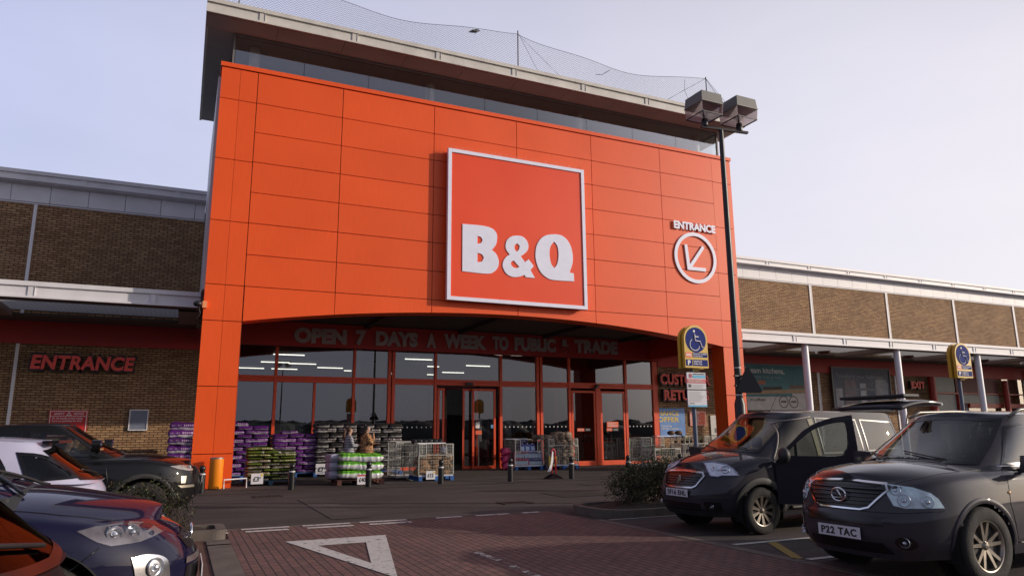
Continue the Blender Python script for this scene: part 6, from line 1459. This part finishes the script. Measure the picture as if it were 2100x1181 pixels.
# the open door is a part: hinge at local (1.04, .90)
dr = empty('front_door', (1.05,.89,0), 0); dr.parent = pg.e; dr.rotation_euler = (0,0,rad(-31))
def dprism(poly, y0, y1, name, m, holes=(), parent=dr): return MB().prism(poly, y0, y1, 'y', holes=holes).build(name, m, parent, bevel=0)
outer = smoothloop([(0,.42),(0,.78),(-.03,1.06),(-.30,1.34),(-.52,1.53),(-.80,1.65),(-1.16,1.71),(-1.20,1.2),(-1.20,.75),(-1.16,.42)],4,60)
win = smoothloop([(-.13,1.12),(-.40,1.36),(-.60,1.50),(-.84,1.58),(-1.03,1.60),(-1.08,1.54),(-1.08,1.28),(-1.02,1.17),(-.90,1.11)],4,60)
dprism(outer, -.035, .03, 'door_panel', DGR, holes=[win])
dprism([(-.09,.50),(-.08,1.02),(-1.0,1.02),(-1.0,.50)], -.075, -.036, 'door_lining', INTR)
MB().add([(p[0],0,p[1]) for p in win],[tuple(range(len(win)))]).build('pane', GLS, dr)
dprism([(-.30,1.10),(-.33,1.10),(-.33,1.31),(-.30,1.285)], -.02, .02, 'quarter_bar', FRIT)
m_ = MB().ell((-.10,.17,1.13),(.085,.15,.115),16,10).build('door_mirror', CLAD, dr, smooth=True); MB().bar((-.1,0,1.06),(-.1,.08,1.10),.05,.05).build('mirror_arm', CLAD, dr)
MB().tube([(-.92,.035,.93),(-.84,.06,.935),(-.74,.06,.94),(-.66,.035,.94)],.016,8).build('handle', DGR, dr, smooth=True)
# raised tailgate
tg = empty('tailgate', (-2.02,0,1.77)); tg.parent = pg.e
P_ = []; F_ = []
for i in range(13):
    t = i/12; x = -.02-1.12*t; zc = .10+.13*math.sin(t*2.2)-.02*t
    for j in range(11): y_ = -.72+1.44*j/10; P_.append((x+.10*(1-(y_/.72)**2)*(-t), y_*(1-.0*t), zc+.035*(1-(y_/.72)**4)))
for i in range(12):
    for j in range(10): F_.append((i*11+j,i*11+j+1,(i+1)*11+j+1,(i+1)*11+j))
o = MB().add(P_,F_).build('tailgate_panel', DGR, tg, smooth=True); md = o.modifiers.new('t','SOLIDIFY'); md.thickness = .065
MB().add([(p[0],p[1]*.80,p[2]+.008) for i,p in enumerate(P_) if 2 <= i//11 <= 7],[(i*11+j,i*11+j+1,(i+1)*11+j+1,(i+1)*11+j) for i in range(5) for j in range(10)]).build('rear_screen', GLSD, tg, smooth=True)
MB().box(-1.34,-1.02,-.60,.60,.135,.185).build('lamp_trim', WHITE_METAL, tg, bevel=.015); MB().box(-.62,-.20,-.68,.68,.27,.33).build('spoiler', CLAD, tg, bevel=.02)
for sg in (1,-1): MB().tube([(-.35,sg*.66,.16),(-.08,sg*.70,-.42)],.010,6).build('gas_strut', BLACK, tg)
MB().tube([(.30,.1,1.80),(.08,.1,2.12)],.005,5,r1=.002).build('aerial', BLACK, pg.e); MB().ell((.30,.1,1.80),(.03,.025,.02),10,6).build('aerial_base', BLACK, pg.e, smooth=True)
pg.patch('tailgate_opening', [(-.62,.75),(.62,.75),(.55,1.66),(-.55,1.66)], 'rear', SHADOWB, 1, .004)  # black overlay on the closed rear, painted as the shaded boot

# ---- dark blue crossover, nearest on the left, nose to the right
CX = dict(L=4.68, W=.936, n=5.2, m=2.2,
  belt=[(-2.34,1.05),(-1.5,1.13),(0,1.08),(.7,1.075),(1.2,1.03),(1.7,.955),(2.05,.89),(2.34,.80)],
  sill=[(-2.34,.36),(-1.8,.30),(0,.28),(1.8,.27),(2.34,.25)],
  front=[(0,-.14),(.22,-.04),(.45,0.),(.62,.0),(.78,-.04),(.9,-.10),(.96,-.17),(1,-.27)], rear=[(0,-.08),(.3,0),(.9,-.05),(1,-.12)],
  side=[(0,.93),(.2,.985),(.45,1.0),(.7,.99),(.86,.96),(.95,.92),(1,.84)],
  crown=[(-2.34,.02),(.9,.10),(1.4,.125),(1.9,.11),(2.2,.07),(2.34,.03)],
  green=dict(xf0=1.30, xf1=.10, xr0=-2.05, xr1=-1.5, w0=.83, w1=.58, n=8, m=3.0, bow=.12, crown=.045, roof=[(-1.6,1.50),(-.8,1.57),(0,1.60),(.3,1.58)]), seats=(.1,-.8))
BLUE = paint('midnight_blue_paint', (.0035,.0035,.024), .25)
cx = Car(CX, 'parked_car', 'dark blue crossover with large swept headlight, nose beside the left kerb', 'car', (-2.14,6.16,0), 0)
cx.window('windscreen', [(-.68,1.15),(0,1.185),(.68,1.15),(.63,1.30),(.51,1.54),(0,1.575),(-.51,1.54),(-.63,1.30)], 'front', GLS, ins=.035)
for sd_ in (1,-1):
    cx.window('side_window', [(-.10,1.12),(.78,1.115),(.35,1.45),(-.10,1.52)], 'side', GLS, sd_, .022); cx.window('side_window', [(-.18,1.12),(-1.10,1.15),(-1.0,1.48),(-.18,1.52)], 'side', GLSD, sd_, .022)
    for q in ([(.88,.38),(.95,.75),(.90,1.06)],[(-.14,.34),(-.14,1.08)]): cx.line('door_gap', q, 'side', FRIT, sd_, .004)
    mirror(cx, .62, sd_*.86, 1.10, BLUE, sd_, 1.1)
    hp = [(1.60,.905),(1.70,.925),(1.88,.925),(2.00,.90),(2.10,.835),(1.96,.80),(1.80,.798),(1.72,.83)]
    hl = cx.patch('headlight', hp, 'side', LENS, sd_, .014, res=.03); cx.patch('housing', insetpoly(hp,.004), 'side', mat('headlamp_smoke',(.17,.155,.17),.3,metal=.3,var=.35,vs=12), sd_, .003, parent=hl, res=.03)
    for (u_, v_, r_) in ((1.81,.862,.052),(1.91,.860,.050)):
        og, d_ = cx.frame('side', sd_)(u_, v_); h_ = cx.hit(og, d_); rimlamp(cx, *(h_[0]+h_[1]*.008), (.45,sd_*.9,.05), r_, hl)
    K = ((2.1,.62),(-.72,-.70))
    fpoly = [(a-.10,b+.055) for a,b in smoothloop([(-.12,.66),(-.02,.67),(.10,.64),(.15,.58),(.165,.42),(.14,.36),(.02,.35),(-.06,.37)],3)]
    fs_ = cx.patch('fog_surround', fpoly, K, mat('dull_chrome'), sd_, .010, res=.03)
    cx.patch('vent', [(.045,.555),(.05,.475),(.03,.425),(-.08,.415),(-.15,.435),(-.175,.555)], K, FRIT, sd_, .014, parent=fs_, res=.03)
    og, d_ = cx.frame(K, sd_)(-.07,.64); h_ = cx.hit(og, d_); n_ = h_[1] if h_[1].dot(Vector(d_)) < 0 else -h_[1]; rimlamp(cx, *(h_[0]+n_*.02), n_, .062, fs_)
    cx.patch('fog_lens', [(-.07+.064*math.cos(t*math.pi/8),.64+.055*math.sin(t*math.pi/8)) for t in range(16)], K, LENS, sd_, .034, parent=fs_, res=.04)
    cx.line('bonnet_gap', [(1.1,sd_*.75),(1.5,sd_*.70),(1.9,sd_*.57),(2.05,sd_*.40)], 'top', FRIT, 1, .0045)
    cx.line('bumper_gap', [(1.74,.80),(1.62,.70),(1.50,.64)], 'side', FRIT, sd_, .004)
    cx.line('wiper', [(1.26,sd_*.5),(.95,sd_*.05)], 'top', BLACK, 1, .012, .02)
gp = [(-.36,.79),(0,.815),(.36,.79),(.33,.70),(0,.68),(-.33,.70)]
gr = cx.patch('grille', gp, 'front', FRIT, 1, .006, res=.03)
h_ = cx.hit((5,0,.765),(-1,0,0)); MB().tube([(h_[0].x+.03,.085*math.cos(t*math.pi/12),.765+.065*math.sin(t*math.pi/12)) for t in range(25)],.010,8).tube([(h_[0].x+.03,-.075,.79),(h_[0].x+.035,0,.75),(h_[0].x+.03,.075,.79)],.009,6).build('badge', CHROME, gr, smooth=True)
cx.patch('lower_intake', [(-.50,.33),(.50,.33),(.42,.60),(-.42,.60)], 'front', FRIT, 1, .005); cx.patch('chrome_strip', [(-.44,.615),(.44,.615),(.42,.65),(-.42,.65)], 'front', mat('dull_chrome'), 1, .012)
h_ = cx.hit((5,0,.50),(-1,0,0)); plate(cx, 'SJ07 KXA', (h_[0].x+.03,0,.52), (1,0,0))
cx.finish(BLUE, (1.40,-1.35), (.42,.38), None)
for x in (1.40,-1.35):
    for sg in (1,-1): wheel(cx, x, sg*.925, .37, .22, .24, 'single', 5, sg)
MB().box(.95,1.2,-.62,.62,1.05,1.10).build('dashboard', INTR, cx.e, bevel=.02)
cx.e.scale = (1,1,1.01)

# ---- black off roader on the road by the store
EV = dict(L=4.37, W=.95, n=6.0, m=2.5,
  belt=[(-2.185,1.14),(-1.4,1.18),(0,1.14),(.8,1.12),(1.2,1.12),(1.7,1.07),(2.0,1.02),(2.185,.95)],
  sill=[(-2.185,.42),(-1.8,.34),(0,.30),(1.8,.34),(2.185,.42)],
  front=[(0,-.16),(.22,-.02),(.5,0.),(.75,-.02),(.9,-.06),(1,-.18)], rear=[(0,-.1),(.3,0),(.9,-.04),(1,-.12)],
  side=[(0,.93),(.2,.985),(.5,1.0),(.8,.98),(.93,.95),(1,.88)],
  crown=[(-2.185,.02),(.8,.07),(1.5,.07),(2.0,.05),(2.185,.02)],
  green=dict(xf0=1.05, xf1=.22, xr0=-2.05, xr1=-1.65, w0=.84, w1=.63, n=9, m=3.2, bow=.10, crown=.04, roof=[(-1.8,1.55),(-1,1.60),(-.2,1.655),(.3,1.64)]), seats=(.1,-.8))
BLKP = paint('black_paint', (.004,.004,.0045), .1)
ev = Car(EV, 'off_roader', 'black off roader on the road beside the left orange pillar', 'car', (-1.78,13.78,0), 0)
ev.window('windscreen', [(-.70,1.21),(0,1.235),(.70,1.21),(.66,1.36),(.55,1.61),(0,1.64),(-.55,1.61),(-.66,1.36)], 'front', GLS, ins=.035)
for sd_ in (1,-1):
    ev.window('side_window', [(-.28,1.18),(.70,1.16),(.28,1.50),(-.28,1.56)], 'side', GLS, sd_, .02); ev.window('side_window', [(-.36,1.18),(-1.2,1.22),(-1.15,1.50),(-.36,1.555)], 'side', GLSD, sd_, .02); ev.window('side_window', [(-1.28,1.23),(-1.75,1.27),(-1.65,1.46),(-1.28,1.50)], 'side', GLSD, sd_, .02)
    for q in ([(.78,.42),(.84,.8),(.78,1.1)],[(-.32,.40),(-.32,1.14)]): ev.line('door_gap', q, 'side', FRIT, sd_, .004)
    mm_ = mirror(ev, .66, sd_*.86, 1.25, BLKP, sd_, 1.25); MB().box(.64,.74,sd_*1.0-.10,sd_*1.0+.10,1.275,1.30).build('repeater', mat('amber_clear'), mm_)
    K = ((1.95,.72),(-.45,-.89)); hp = [(-.28,1.0),(-.10,1.015),(.10,1.005),(.22,.955),(.20,.92),(.05,.915),(-.12,.945)]
    hl = ev.patch('headlight', hp, K, LENS, sd_, .014, res=.03); ev.patch('housing', insetpoly(hp,.004), K, mat('headlamp_warm',(.55,.48,.42),.25,metal=.6,var=.35,vs=12), sd_, .003, parent=hl, res=.03)
    og, d_ = ev.frame(K, sd_)(.08,.96); h_ = ev.hit(og, d_); rimlamp(ev, *(h_[0]+h_[1]*.008), (.8,sd_*.6,0), .04, hl)
    ev.patch('bumper_blade', [(-.10,.66),(.16,.66),(.14,.70),(-.16,.70)], K, mat('satin_silver',(.5,.45,.36),.3,metal=.8), sd_, .02, res=.04)
    ev.patch('bumper_vent', [(.0,.72),(.2,.72),(.22,.80),(.0,.80)], K, FRIT, sd_, .008, res=.04); ev.patch('fog_trim', [(-.10,.73),(-.02,.73),(-.0,.84),(-.10,.84)], K, mat('satin_silver'), sd_, .008, res=.04)
ev.patch('grille', [(-.52,.90),(.52,.90),(.55,.975),(-.55,.975)], 'front', FRIT, 1, .008); ev.patch('lower_intake', [(-.5,.52),(.5,.52),(.55,.66),(-.55,.66)], 'front', FRIT, 1, .006)
h_ = ev.hit((5,0,.76),(-1,0,0)); plate(ev, '', (h_[0].x+.02,0,.76), (1,0,0))
ev.finish(BLKP, (1.33,-1.33), (.44,.40), CLAD, .06)
for x in (1.33,-1.33):
    for sg in (1,-1): wheel(ev, x, sg*.93, .385, .22, .255, 'single', 5, sg, mat('alloy_black',(.03,.03,.03),.3,metal=.5))
MB().box(.7,.95,-.62,.62,1.10,1.15).build('dashboard', INTR, ev.e, bevel=.02)

# ---- hatchbacks parked with their tails towards the road
def hatch(name, lab, loc, pm, topm, H=1.47, rg=None):
    rg = rg or GLSD
    HB = dict(L=4.10, W=.865, n=6.0, m=2.6,
      belt=[(-2.05,.98),(-1.4,1.03),(0,.98),(.7,.96),(1.2,.93),(1.7,.83),(2.05,.70)],
      sill=[(-2.05,.34),(-1.6,.28),(0,.25),(1.7,.25),(2.05,.24)],
      front=[(0,-.1),(.3,0),(.7,-.03),(1,-.2)], rear=[(0,-.08),(.25,0),(.5,.0),(.62,-.03),(.85,-.05),(1,-.10)],
      side=[(0,.93),(.2,.985),(.5,1.0),(.8,.98),(.93,.95),(1,.88)], crown=[(-2.05,.03),(.9,.09),(1.5,.09),(2.05,.04)],
      green=dict(xf0=1.1, xf1=.15, xr0=-1.97, xr1=-1.42, w0=.77, w1=.57, n=9, m=3.2, bow=.14, crown=.04, roof=[(-1.6,H-.11),(-.9,H-.05),(-.1,H-.04),(.3,H-.06)]), seats=(.1,-.8))
    c = Car(HB, name, lab, 'car', loc, math.pi)
    c.window('windscreen', [(-.62,1.04),(.62,1.04),(.50,H-.10),(-.50,H-.10)], 'front', GLS, ins=.03)
    c.window('rear_window', [(-.62,1.03),(0,1.00),(.62,1.03),(.52,H-.16),(0,H-.11),(-.52,H-.16)], 'rear', rg, ins=.03)
    for sd_ in (1,-1):
        c.window('side_window', [(.02,1.0),(.72,1.0),(.35,H-.16),(.02,H-.11)], 'side', GLSD, sd_, .02); c.window('side_window', smoothloop([(-.06,1.0),(-1.20,1.03),(-1.10,H-.26),(-.92,H-.17),(-.06,H-.12)],3,50), 'side', GLSD, sd_, .034)
        c.window('side_window', smoothloop([(-1.34,1.03),(-1.80,1.05),(-1.62,H-.30),(-1.42,H-.20),(-1.20,H-.17)],3,50), 'side', GLSD, sd_, .034)
        c.patch('tail_light', [(-1.99,.60),(-1.80,.62),(-1.74,.78),(-1.86,.84),(-1.97,.82)], 'side', mat('tail_red',(.42,.01,.03),.2,coat=1.), sd_, .010, res=.04)
        c.patch('tail_light_rear', [(sd_*.60,.60),(sd_*.82,.60),(sd_*.80,.82),(sd_*.62,.80)] if sd_ > 0 else [(-.82,.60),(-.60,.60),(-.62,.80),(-.80,.82)], 'rear', mat('tail_red'), 1, .010, res=.04)
        mirror(c, .62, sd_*.80, .98, pm, sd_)
        c.line('door_gap', [(-.02,.32),(-.02,.96)], 'side', FRIT, sd_, .004)
    # spoiler lip over the glass
    MB().prism([(-.50,0),(.50,0),(.54,.16),(-.54,.16)],0,.028,'z').build('spoiler', topm, c.e, bevel=.01)
    sp = c.e.children[-1] if False else [k for k in bpy.data.objects if k.parent == c.e and k.name.startswith('spoiler')][-1]
    sp.rotation_euler = (0,rad(-14),math.pi/2); sp.rotation_euler = (0,0,math.pi/2); sp.location = (-1.40,0,H-.085)
    c.line('rear_wiper', [(-.05,1.06),(.40,1.12)], 'rear', BLACK, 1, .010, .02)
    c.line('tailgate_gap', [(-.66,.66),(-.60,.62),(.60,.62),(.66,.66)], 'rear', FRIT, 1, .004)
    h_ = c.hit((-5,0,.78),(1,0,0)); plate(c, '', (h_[0].x-.02,0,.76), (-1,0,0), m=mat('plate_yellow',(.6,.45,.03),.4))
    c.patch('rear_bumper_trim', [(-.62,.36),(.62,.36),(.58,.46),(-.58,.46)], 'rear', CLAD, 1, .008)
    c.finish(pm, (1.28,-1.22), (.36,.32), None)
    for x in (1.28,-1.22):
        for sg in (1,-1): wheel(c, x, sg*.855, .305, .2, .20, 'single', 5, sg, tyre_w=.18)
    return c
LILW = paint('pale_lilac_paint', (.42,.42,.56), .1)
BKG = mat('dusty_black_paint', (.014,.007,.008), .6, coat=.08, var=.3, vs=6, spec=.1); BKG.node_tree.nodes['Principled BSDF'].inputs['Coat Roughness'].default_value = .14
hatch('hatchback', 'pale silver white hatchback with black tail spoiler behind the blue crossover', (-2.72,9.65,0), LILW, FRIT, 1.50)
hatch('hatchback', 'dark hatchback with slanted rear window at the bottom left corner', (-2.36,3.42,0), BKG, BKG, 1.58, glassmat('dusty_rear_glass', (.05,.05,.05), .38, .03))
# ------------------------------------------------------------------ people
SKIN = mat('skin', (.42,.25,.18), .55, var=.08, vs=10)
def skinned(name, nodes, edges, m, parent, root=0, sub=2):
    """one continuous surface grown around a joint skeleton; nodes = (x,y,z,rx,ry)"""
    me = bpy.data.meshes.new(name); me.from_pydata([n[:3] for n in nodes], edges, [])
    o = bpy.data.objects.new(name, me); COL.objects.link(o); o.parent = parent
    me.materials.append(m)
    sk = o.modifiers.new('skin','SKIN'); sk.use_smooth_shade = True
    if not me.skin_vertices: 
        bpy.context.view_layer.objects.active = o
    for i, n in enumerate(nodes):
        me.skin_vertices[0].data[i].radius = (n[3], n[4] if len(n) > 4 else n[3]); me.skin_vertices[0].data[i].use_root = (i == root)
    ss = o.modifiers.new('sub','SUBSURF'); ss.levels = sub; ss.render_levels = sub
    # freeze to plain geometry
    dg = bpy.context.evaluated_depsgraph_get(); bpy.context.view_layer.update()
    me2 = bpy.data.meshes.new_from_object(o.evaluated_get(bpy.context.evaluated_depsgraph_get())); o.modifiers.clear(); o.data = me2
    me2.polygons.foreach_set('use_smooth', [True]*len(me2.polygons))
    return o
def loft(rings, seg=20):
    """rings = (cx,cy,cz,rx,ry)"""
    P = []; F = []
    for cx_,cy_,cz_,rx_,ry_ in rings:
        for k in range(seg): t = 2*math.pi*k/seg; P.append((cx_+rx_*math.cos(t), cy_+ry_*math.sin(t), cz_))
    for i in range(len(rings)-1):
        for k in range(seg): k2 = (k+1) % seg; F.append((i*seg+k,i*seg+k2,(i+1)*seg+k2,(i+1)*seg+k))
    F.append(tuple(range(seg-1,-1,-1))); F.append(tuple((len(rings)-1)*seg+k for k in range(seg)))
    return MB().add(P, F)
def hand(nodes, edges, wrist, d, up_, side, curl=.5):
    """palm, four unequal bent fingers and a thumb, grown from node index wrist"""
    w = Vector(nodes[wrist][:3]); d = Vector(d).normalized(); u = Vector(up_).normalized(); s = d.cross(u).normalized()
    def addn(p, r, a): nodes.append((p.x,p.y,p.z,r,r)); edges.append((a, len(nodes)-1)); return len(nodes)-1
    palm = addn(w+d*.045, .024, wrist); palm2 = addn(w+d*.08, .026, palm)
    for k, ln in enumerate((.066,.074,.070,.054)):
        off_ = s*((k-1.5)*.019); dd = (d-u*curl*.35).normalized(); b = w+d*.095+off_
        i1 = addn(b, .0095, palm2); i2 = addn(b+dd*ln*.5, .0085, i1); d2 = (d-u*curl*1.3).normalized(); addn(b+dd*ln*.5+d2*ln*.5, .007, i2)
    t0 = w+d*.035-s*side*.028; i1 = addn(t0, .011, palm); i2 = addn(t0+(d*.5-s*side*.8-u*.2).normalized()*.034, .010, i1); addn(t0+(d*.9-s*side*.9-u*.4).normalized()*.06, .008, i2)
def stripes(name, c1, c2, sc, dist=.0, spots=False, zsplit=None):
    m = bpy.data.materials.new(name); m.use_nodes = True; n = m.node_tree; b = n.nodes['Principled BSDF']; l = n.links.new; b.inputs['Roughness'].default_value = .85
    g = n.nodes.new('ShaderNodeTexCoord'); mx = n.nodes.new('ShaderNodeMix'); mx.data_type = 'RGBA'; mx.inputs['A'].default_value = (*c1,1); mx.inputs['B'].default_value = (*c2,1)
    def stripe():
        w = n.nodes.new('ShaderNodeTexWave'); w.bands_direction = 'Z'; w.inputs['Scale'].default_value = sc; w.inputs['Distortion'].default_value = dist; l(g.outputs['Object'], w.inputs['Vector'])
        gt = n.nodes.new('ShaderNodeMath'); gt.operation = 'GREATER_THAN'; gt.inputs[1].default_value = .5; l(w.outputs['Fac'], gt.inputs[0]); return gt.outputs[0]
    def spot():
        v = n.nodes.new('ShaderNodeTexVoronoi'); v.inputs['Scale'].default_value = 16; v.distance = 'EUCLIDEAN'; l(g.outputs['Object'], v.inputs['Vector'])
        gt = n.nodes.new('ShaderNodeMath'); gt.operation = 'LESS_THAN'; gt.inputs[1].default_value = .40; l(v.outputs['Distance'], gt.inputs[0]); return gt.outputs[0]
    if zsplit is not None:
        sp = n.nodes.new('ShaderNodeSeparateXYZ'); l(g.outputs['Object'], sp.inputs[0]); q = n.nodes.new('ShaderNodeMath'); q.operation = 'LESS_THAN'; q.inputs[1].default_value = zsplit; l(sp.outputs['Z'], q.inputs[0])
        mf = n.nodes.new('ShaderNodeMix'); l(q.outputs[0], mf.inputs[0]); l(spot(), mf.inputs[2]); l(stripe(), mf.inputs[3]); l(mf.outputs[0], mx.inputs['Factor'])
    else: l(spot() if spots else stripe(), mx.inputs['Factor'])
    l(mx.outputs['Result'], b.inputs['Base Color']); return m
def face(parent, hx, hz, s=1., hair=None):
    for sg in (-1,1):
        MB().ell((hx+.082*s, sg*.030*s, hz+.008),(.010,.014,.009),10,6).build('eye', mat('eye_white',(.5,.48,.46),.2), parent, smooth=True)
        MB().ell((hx+.090*s, sg*.030*s, hz+.008),(.004,.006,.006),8,6).build('iris', BLACK, parent, smooth=True)
    MB().ell((hx+.083*s, 0, hz-.062),(.010,.024,.008),10,6).build('lips', mat('lip_red',(.32,.09,.08),.4), parent, smooth=True)
def standing(name, lab, loc, rz, H, topm, legm, hairm, build=1., pose='held', hairstyle='pony', legs=True):
    e = tag(empty(name, loc, rz), lab, 'person'); k = H/1.68; B = build
    N = [(0,0,.95,.14*B,.16*B),(0,0,1.12,.115*B,.135*B),(-.01,0,1.30,.12*B,.15*B),(-.01,0,1.42,.07,.075),(.01,0,1.49,.048,.048),(.02,0,1.55,.075,.066),(.02,0,1.615,.088,.076),(.015,0,1.665,.062,.058),(.085,0,1.57,.018,.016),(.108,0,1.565,.010,.010),(.07,0,1.525,.028,.026),(.01,.078,1.585,.012,.02),(.01,-.078,1.585,.012,.02)]
    E = [(0,1),(1,2),(2,3),(3,4),(4,5),(5,6),(6,7),(6,8),(8,9),(5,10),(6,11),(6,12)]
    for sg in (1,-1):
        a = len(N); N += [(-.01,sg*.17*B,1.37,.058*B,.058*B)]; E.append((2,a))
        if pose == 'mouth' and sg == -1: el, wr, hd, hu = (.10,sg*.23*B,1.14), (.20,sg*.10,1.36), (-.05,.25,1.0), (1,0,.2)
        elif pose == 'seat': el, wr, hd, hu = (.14,sg*.22,1.14), (.36,sg*.16,1.16), (1,0,.1), (0,0,1)
        else: el, wr, hd, hu = (.05,sg*.24*B,1.12), (.27,sg*.09,1.13), (1,-sg*.35,.15), (0,0,1)
        N += [(*el,.046*B,.046*B),(*wr,.026,.026)]; E += [(a,a+1),(a+1,a+2)]; hand(N, E, a+2, hd, hu, sg)
    if legs:
        for sg in (1,-1):
            a = len(N); N += [(0,sg*.09*B,.86,.095*B,.095*B),(.01,sg*.095*B,.50,.062*B,.062*B),(-.02,sg*.095*B,.28,.05,.05),(-.02,sg*.095*B,.08,.034,.034),(.06,sg*.10*B,.04,.036,.036),(.14,sg*.105*B,.03,.026,.03)]
            E += [(0,a),(a,a+1),(a+1,a+2),(a+2,a+3),(a+3,a+4),(a+4,a+5)]
    N = [(x*k,y*k,z*k,a*k,b*k) for x,y,z,a,b in N]
    skinned('body', N, E, SKIN, e)
    # clothes
    top = loft([(x*k,0,z*k,a*k*B,b*k*B) for x,z,a,b in ((0,.80,.175,.205),(0,.92,.17,.20),(.0,1.05,.15,.175),(0,1.18,.145,.175),(-.01,1.30,.145,.19),(-.01,1.385,.11,.165),(-.005,1.435,.065,.085),(0,1.465,.055,.062))], 28)
    for sg in (1,-1):
        sh_ = Vector((-.01,sg*.155*B,1.36)); a = Vector(N[[i for i in range(len(N)) if i >= 13][0]][:3])
        if pose == 'mouth' and sg == -1: pts = [sh_,(.03,sg*.21*B,1.26),(.10,sg*.23*B,1.14),(.15,sg*.17*B,1.25),(.19,sg*.11,1.34)]
        elif pose == 'seat': pts = [sh_,(.06,sg*.21,1.25),(.14,sg*.22,1.14),(.26,sg*.18,1.15),(.34,sg*.165,1.16)]
        else: pts = [sh_,(.01,sg*.22*B,1.24),(.05,sg*.24*B,1.12),(.16,sg*.17*B,1.125),(.25,sg*.10,1.13)]
        top.tube([tuple(c*k for c in p) for p in pts], [.075*k*B,.068*k*B,.060*k*B,.052*k*B,.043*k], 14)
    top.build('jacket', topm, e, smooth=55)
    if legs:
        loft([(0,0,z*k,a*k*B,b*k*B) for z,a,b in ((.42,.15,.19),(.60,.165,.20),(.80,.172,.202),(.97,.15,.18))], 24).build('skirt', legm, e, smooth=55)
        for sg in (1,-1): MB().tube([(-.02*k,sg*.095*B*k,.34*k),(-.02*k,sg*.095*B*k,.07*k)],.052*k,12).tube([(-.07*k,sg*.097*B*k,.045),(.03*k,sg*.10*B*k,.05),(.17*k,sg*.105*B*k,.035)],[.04,.046,.03],10).build('boot', BLACK, e, smooth=55)
    # hair
    P = []; hb = MB().ell((-.012*k,0,1.625*k),(.098*k,.088*k,.088*k),18,11)
    hb.v = [(x, y, z) if not (x > .045*k and z < 1.65*k) else (.040*k, y*.98, z) for x,y,z in hb.v]
    if hairstyle == 'pony': hb.tube([(-.09*k,0,1.62*k),(-.15*k,0,1.59*k),(-.17*k,0,1.48*k),(-.16*k,0,1.34*k),(-.14*k,0,1.24*k)],[.035,.045,.045,.035,.012],10)
    else: hb.ell((-.07*k,0,1.70*k),(.055*k,.05*k,.045*k),12,8).tube([(-.05*k,0,1.6*k),(-.09*k,0,1.5*k),(-.09*k,0,1.40*k)],[.07,.065,.03],12)
    hb.build('hair', hairm, e, smooth=60)
    face(e, .018*k, 1.59*k, k)
    return e
ST = stripes('navy_white_stripe_knit', (.035,.04,.07), (.42,.42,.46), 6.2); LEO = stripes('leopard_cardigan', (.40,.20,.09), (.022,.014,.012), 7., spots=True, zsplit=1.0); LEOD = stripes('dark_leopard_skirt', (.055,.032,.02), (.012,.009,.008), 8, spots=True)
HB = mat('hair_auburn', (.060,.022,.012), .5, var=.4, vs=30); HK = mat('hair_black', (.010,.008,.008), .45, var=.3, vs=30)
standing('person', 'woman with auburn ponytail in navy and white striped top, hands held in front', (4.93,23.2,0), rad(6), 1.66, ST, LEOD, HB, 1.0, 'held', 'pony')
standing('person', 'woman with black hair in leopard print cardigan raising a hand to her mouth', (5.50,23.25,0), rad(-4), 1.72, LEO, BLACK, HK, 1.28, 'mouth', 'bun')
for (x, y, nm, hm, tm, st_) in ((-1.50,14.15,'driver with dark hair seated at the wheel of the black off roader',HK,mat('coat_dark',(.03,.03,.035),.8),'bun'),(-1.52,13.45,'passenger with brown hair seated in the front of the black off roader',HB,mat('coat_brown',(.06,.04,.03),.8),'pony')):
    p = standing('person', nm, (x-.08,y,-.12 if 'driver' in nm else -.16), 0, 1.62, tm, BLACK, hm, .95, 'seat', st_, legs=False)
# car park lamps and a bare tree behind the viewer (they show in the entrance glass)
for x, y, lab in ((-2.5,-14,'black lamp column with two lanterns standing behind the photographer on the left'),(9.5,-22,'black lamp column with two lanterns standing farther behind the photographer')):
    clone(lp, loc=(x,y,0), label=lab)
tr = tag(empty('bare_tree', (1.5,-32,0)), 'leafless winter tree at the far side of the car park behind the photographer', 'tree')
tb = MB(); random.seed(5)
def limb(p, d, L_, r, dep):
    q = p+d*L_; tb.tube([p,(p+q)/2+Vector((random.uniform(-.05,.05),random.uniform(-.05,.05),0))*L_,q],[r,r*.82,r*.62],6,False)
    if dep == 0: return
    for _ in range(3 if dep > 1 else 4):
        nd = (d+Vector((random.uniform(-.8,.8),random.uniform(-.8,.8),random.uniform(-.15,.55)))).normalized(); limb(q, nd, L_*random.uniform(.6,.82), r*.58, dep-1)
limb(Vector((0,0,0)), Vector((0,0,1)), 2.2, .2, 5)
tb.build('branches', mat('bark_dark',(.035,.028,.022),.9,var=.3,vs=8), tr, smooth=True)
# small litter and leaves on the ground
random.seed(21); lv = MB()
for _ in range(420):
    if random.random() < .5: x, y = random.uniform(.8,6.6), random.uniform(4,20)
    else: x, y = random.uniform(-2,12), random.choice((random.uniform(12.8,13.6), random.uniform(10.7,11.05), random.uniform(19,22)))
    a = random.uniform(0,6.28); s_ = random.uniform(.008,.022); lv.add([(x+s_*math.cos(a),y+s_*math.sin(a),.012),(x-s_*.5*math.sin(a),y+s_*.5*math.cos(a),.016),(x-s_*math.cos(a),y-s_*math.sin(a),.010),(x+s_*.5*math.sin(a),y-s_*.5*math.cos(a),.014)],[(0,1,2,3)])
tag(lv.build('leaf_litter', mat('dry_leaf',(.16,.10,.055),.9,var=.5,vs=2)), 'scattered dry leaf scraps and grit lying on the paving', 'leaf litter', kind='stuff')
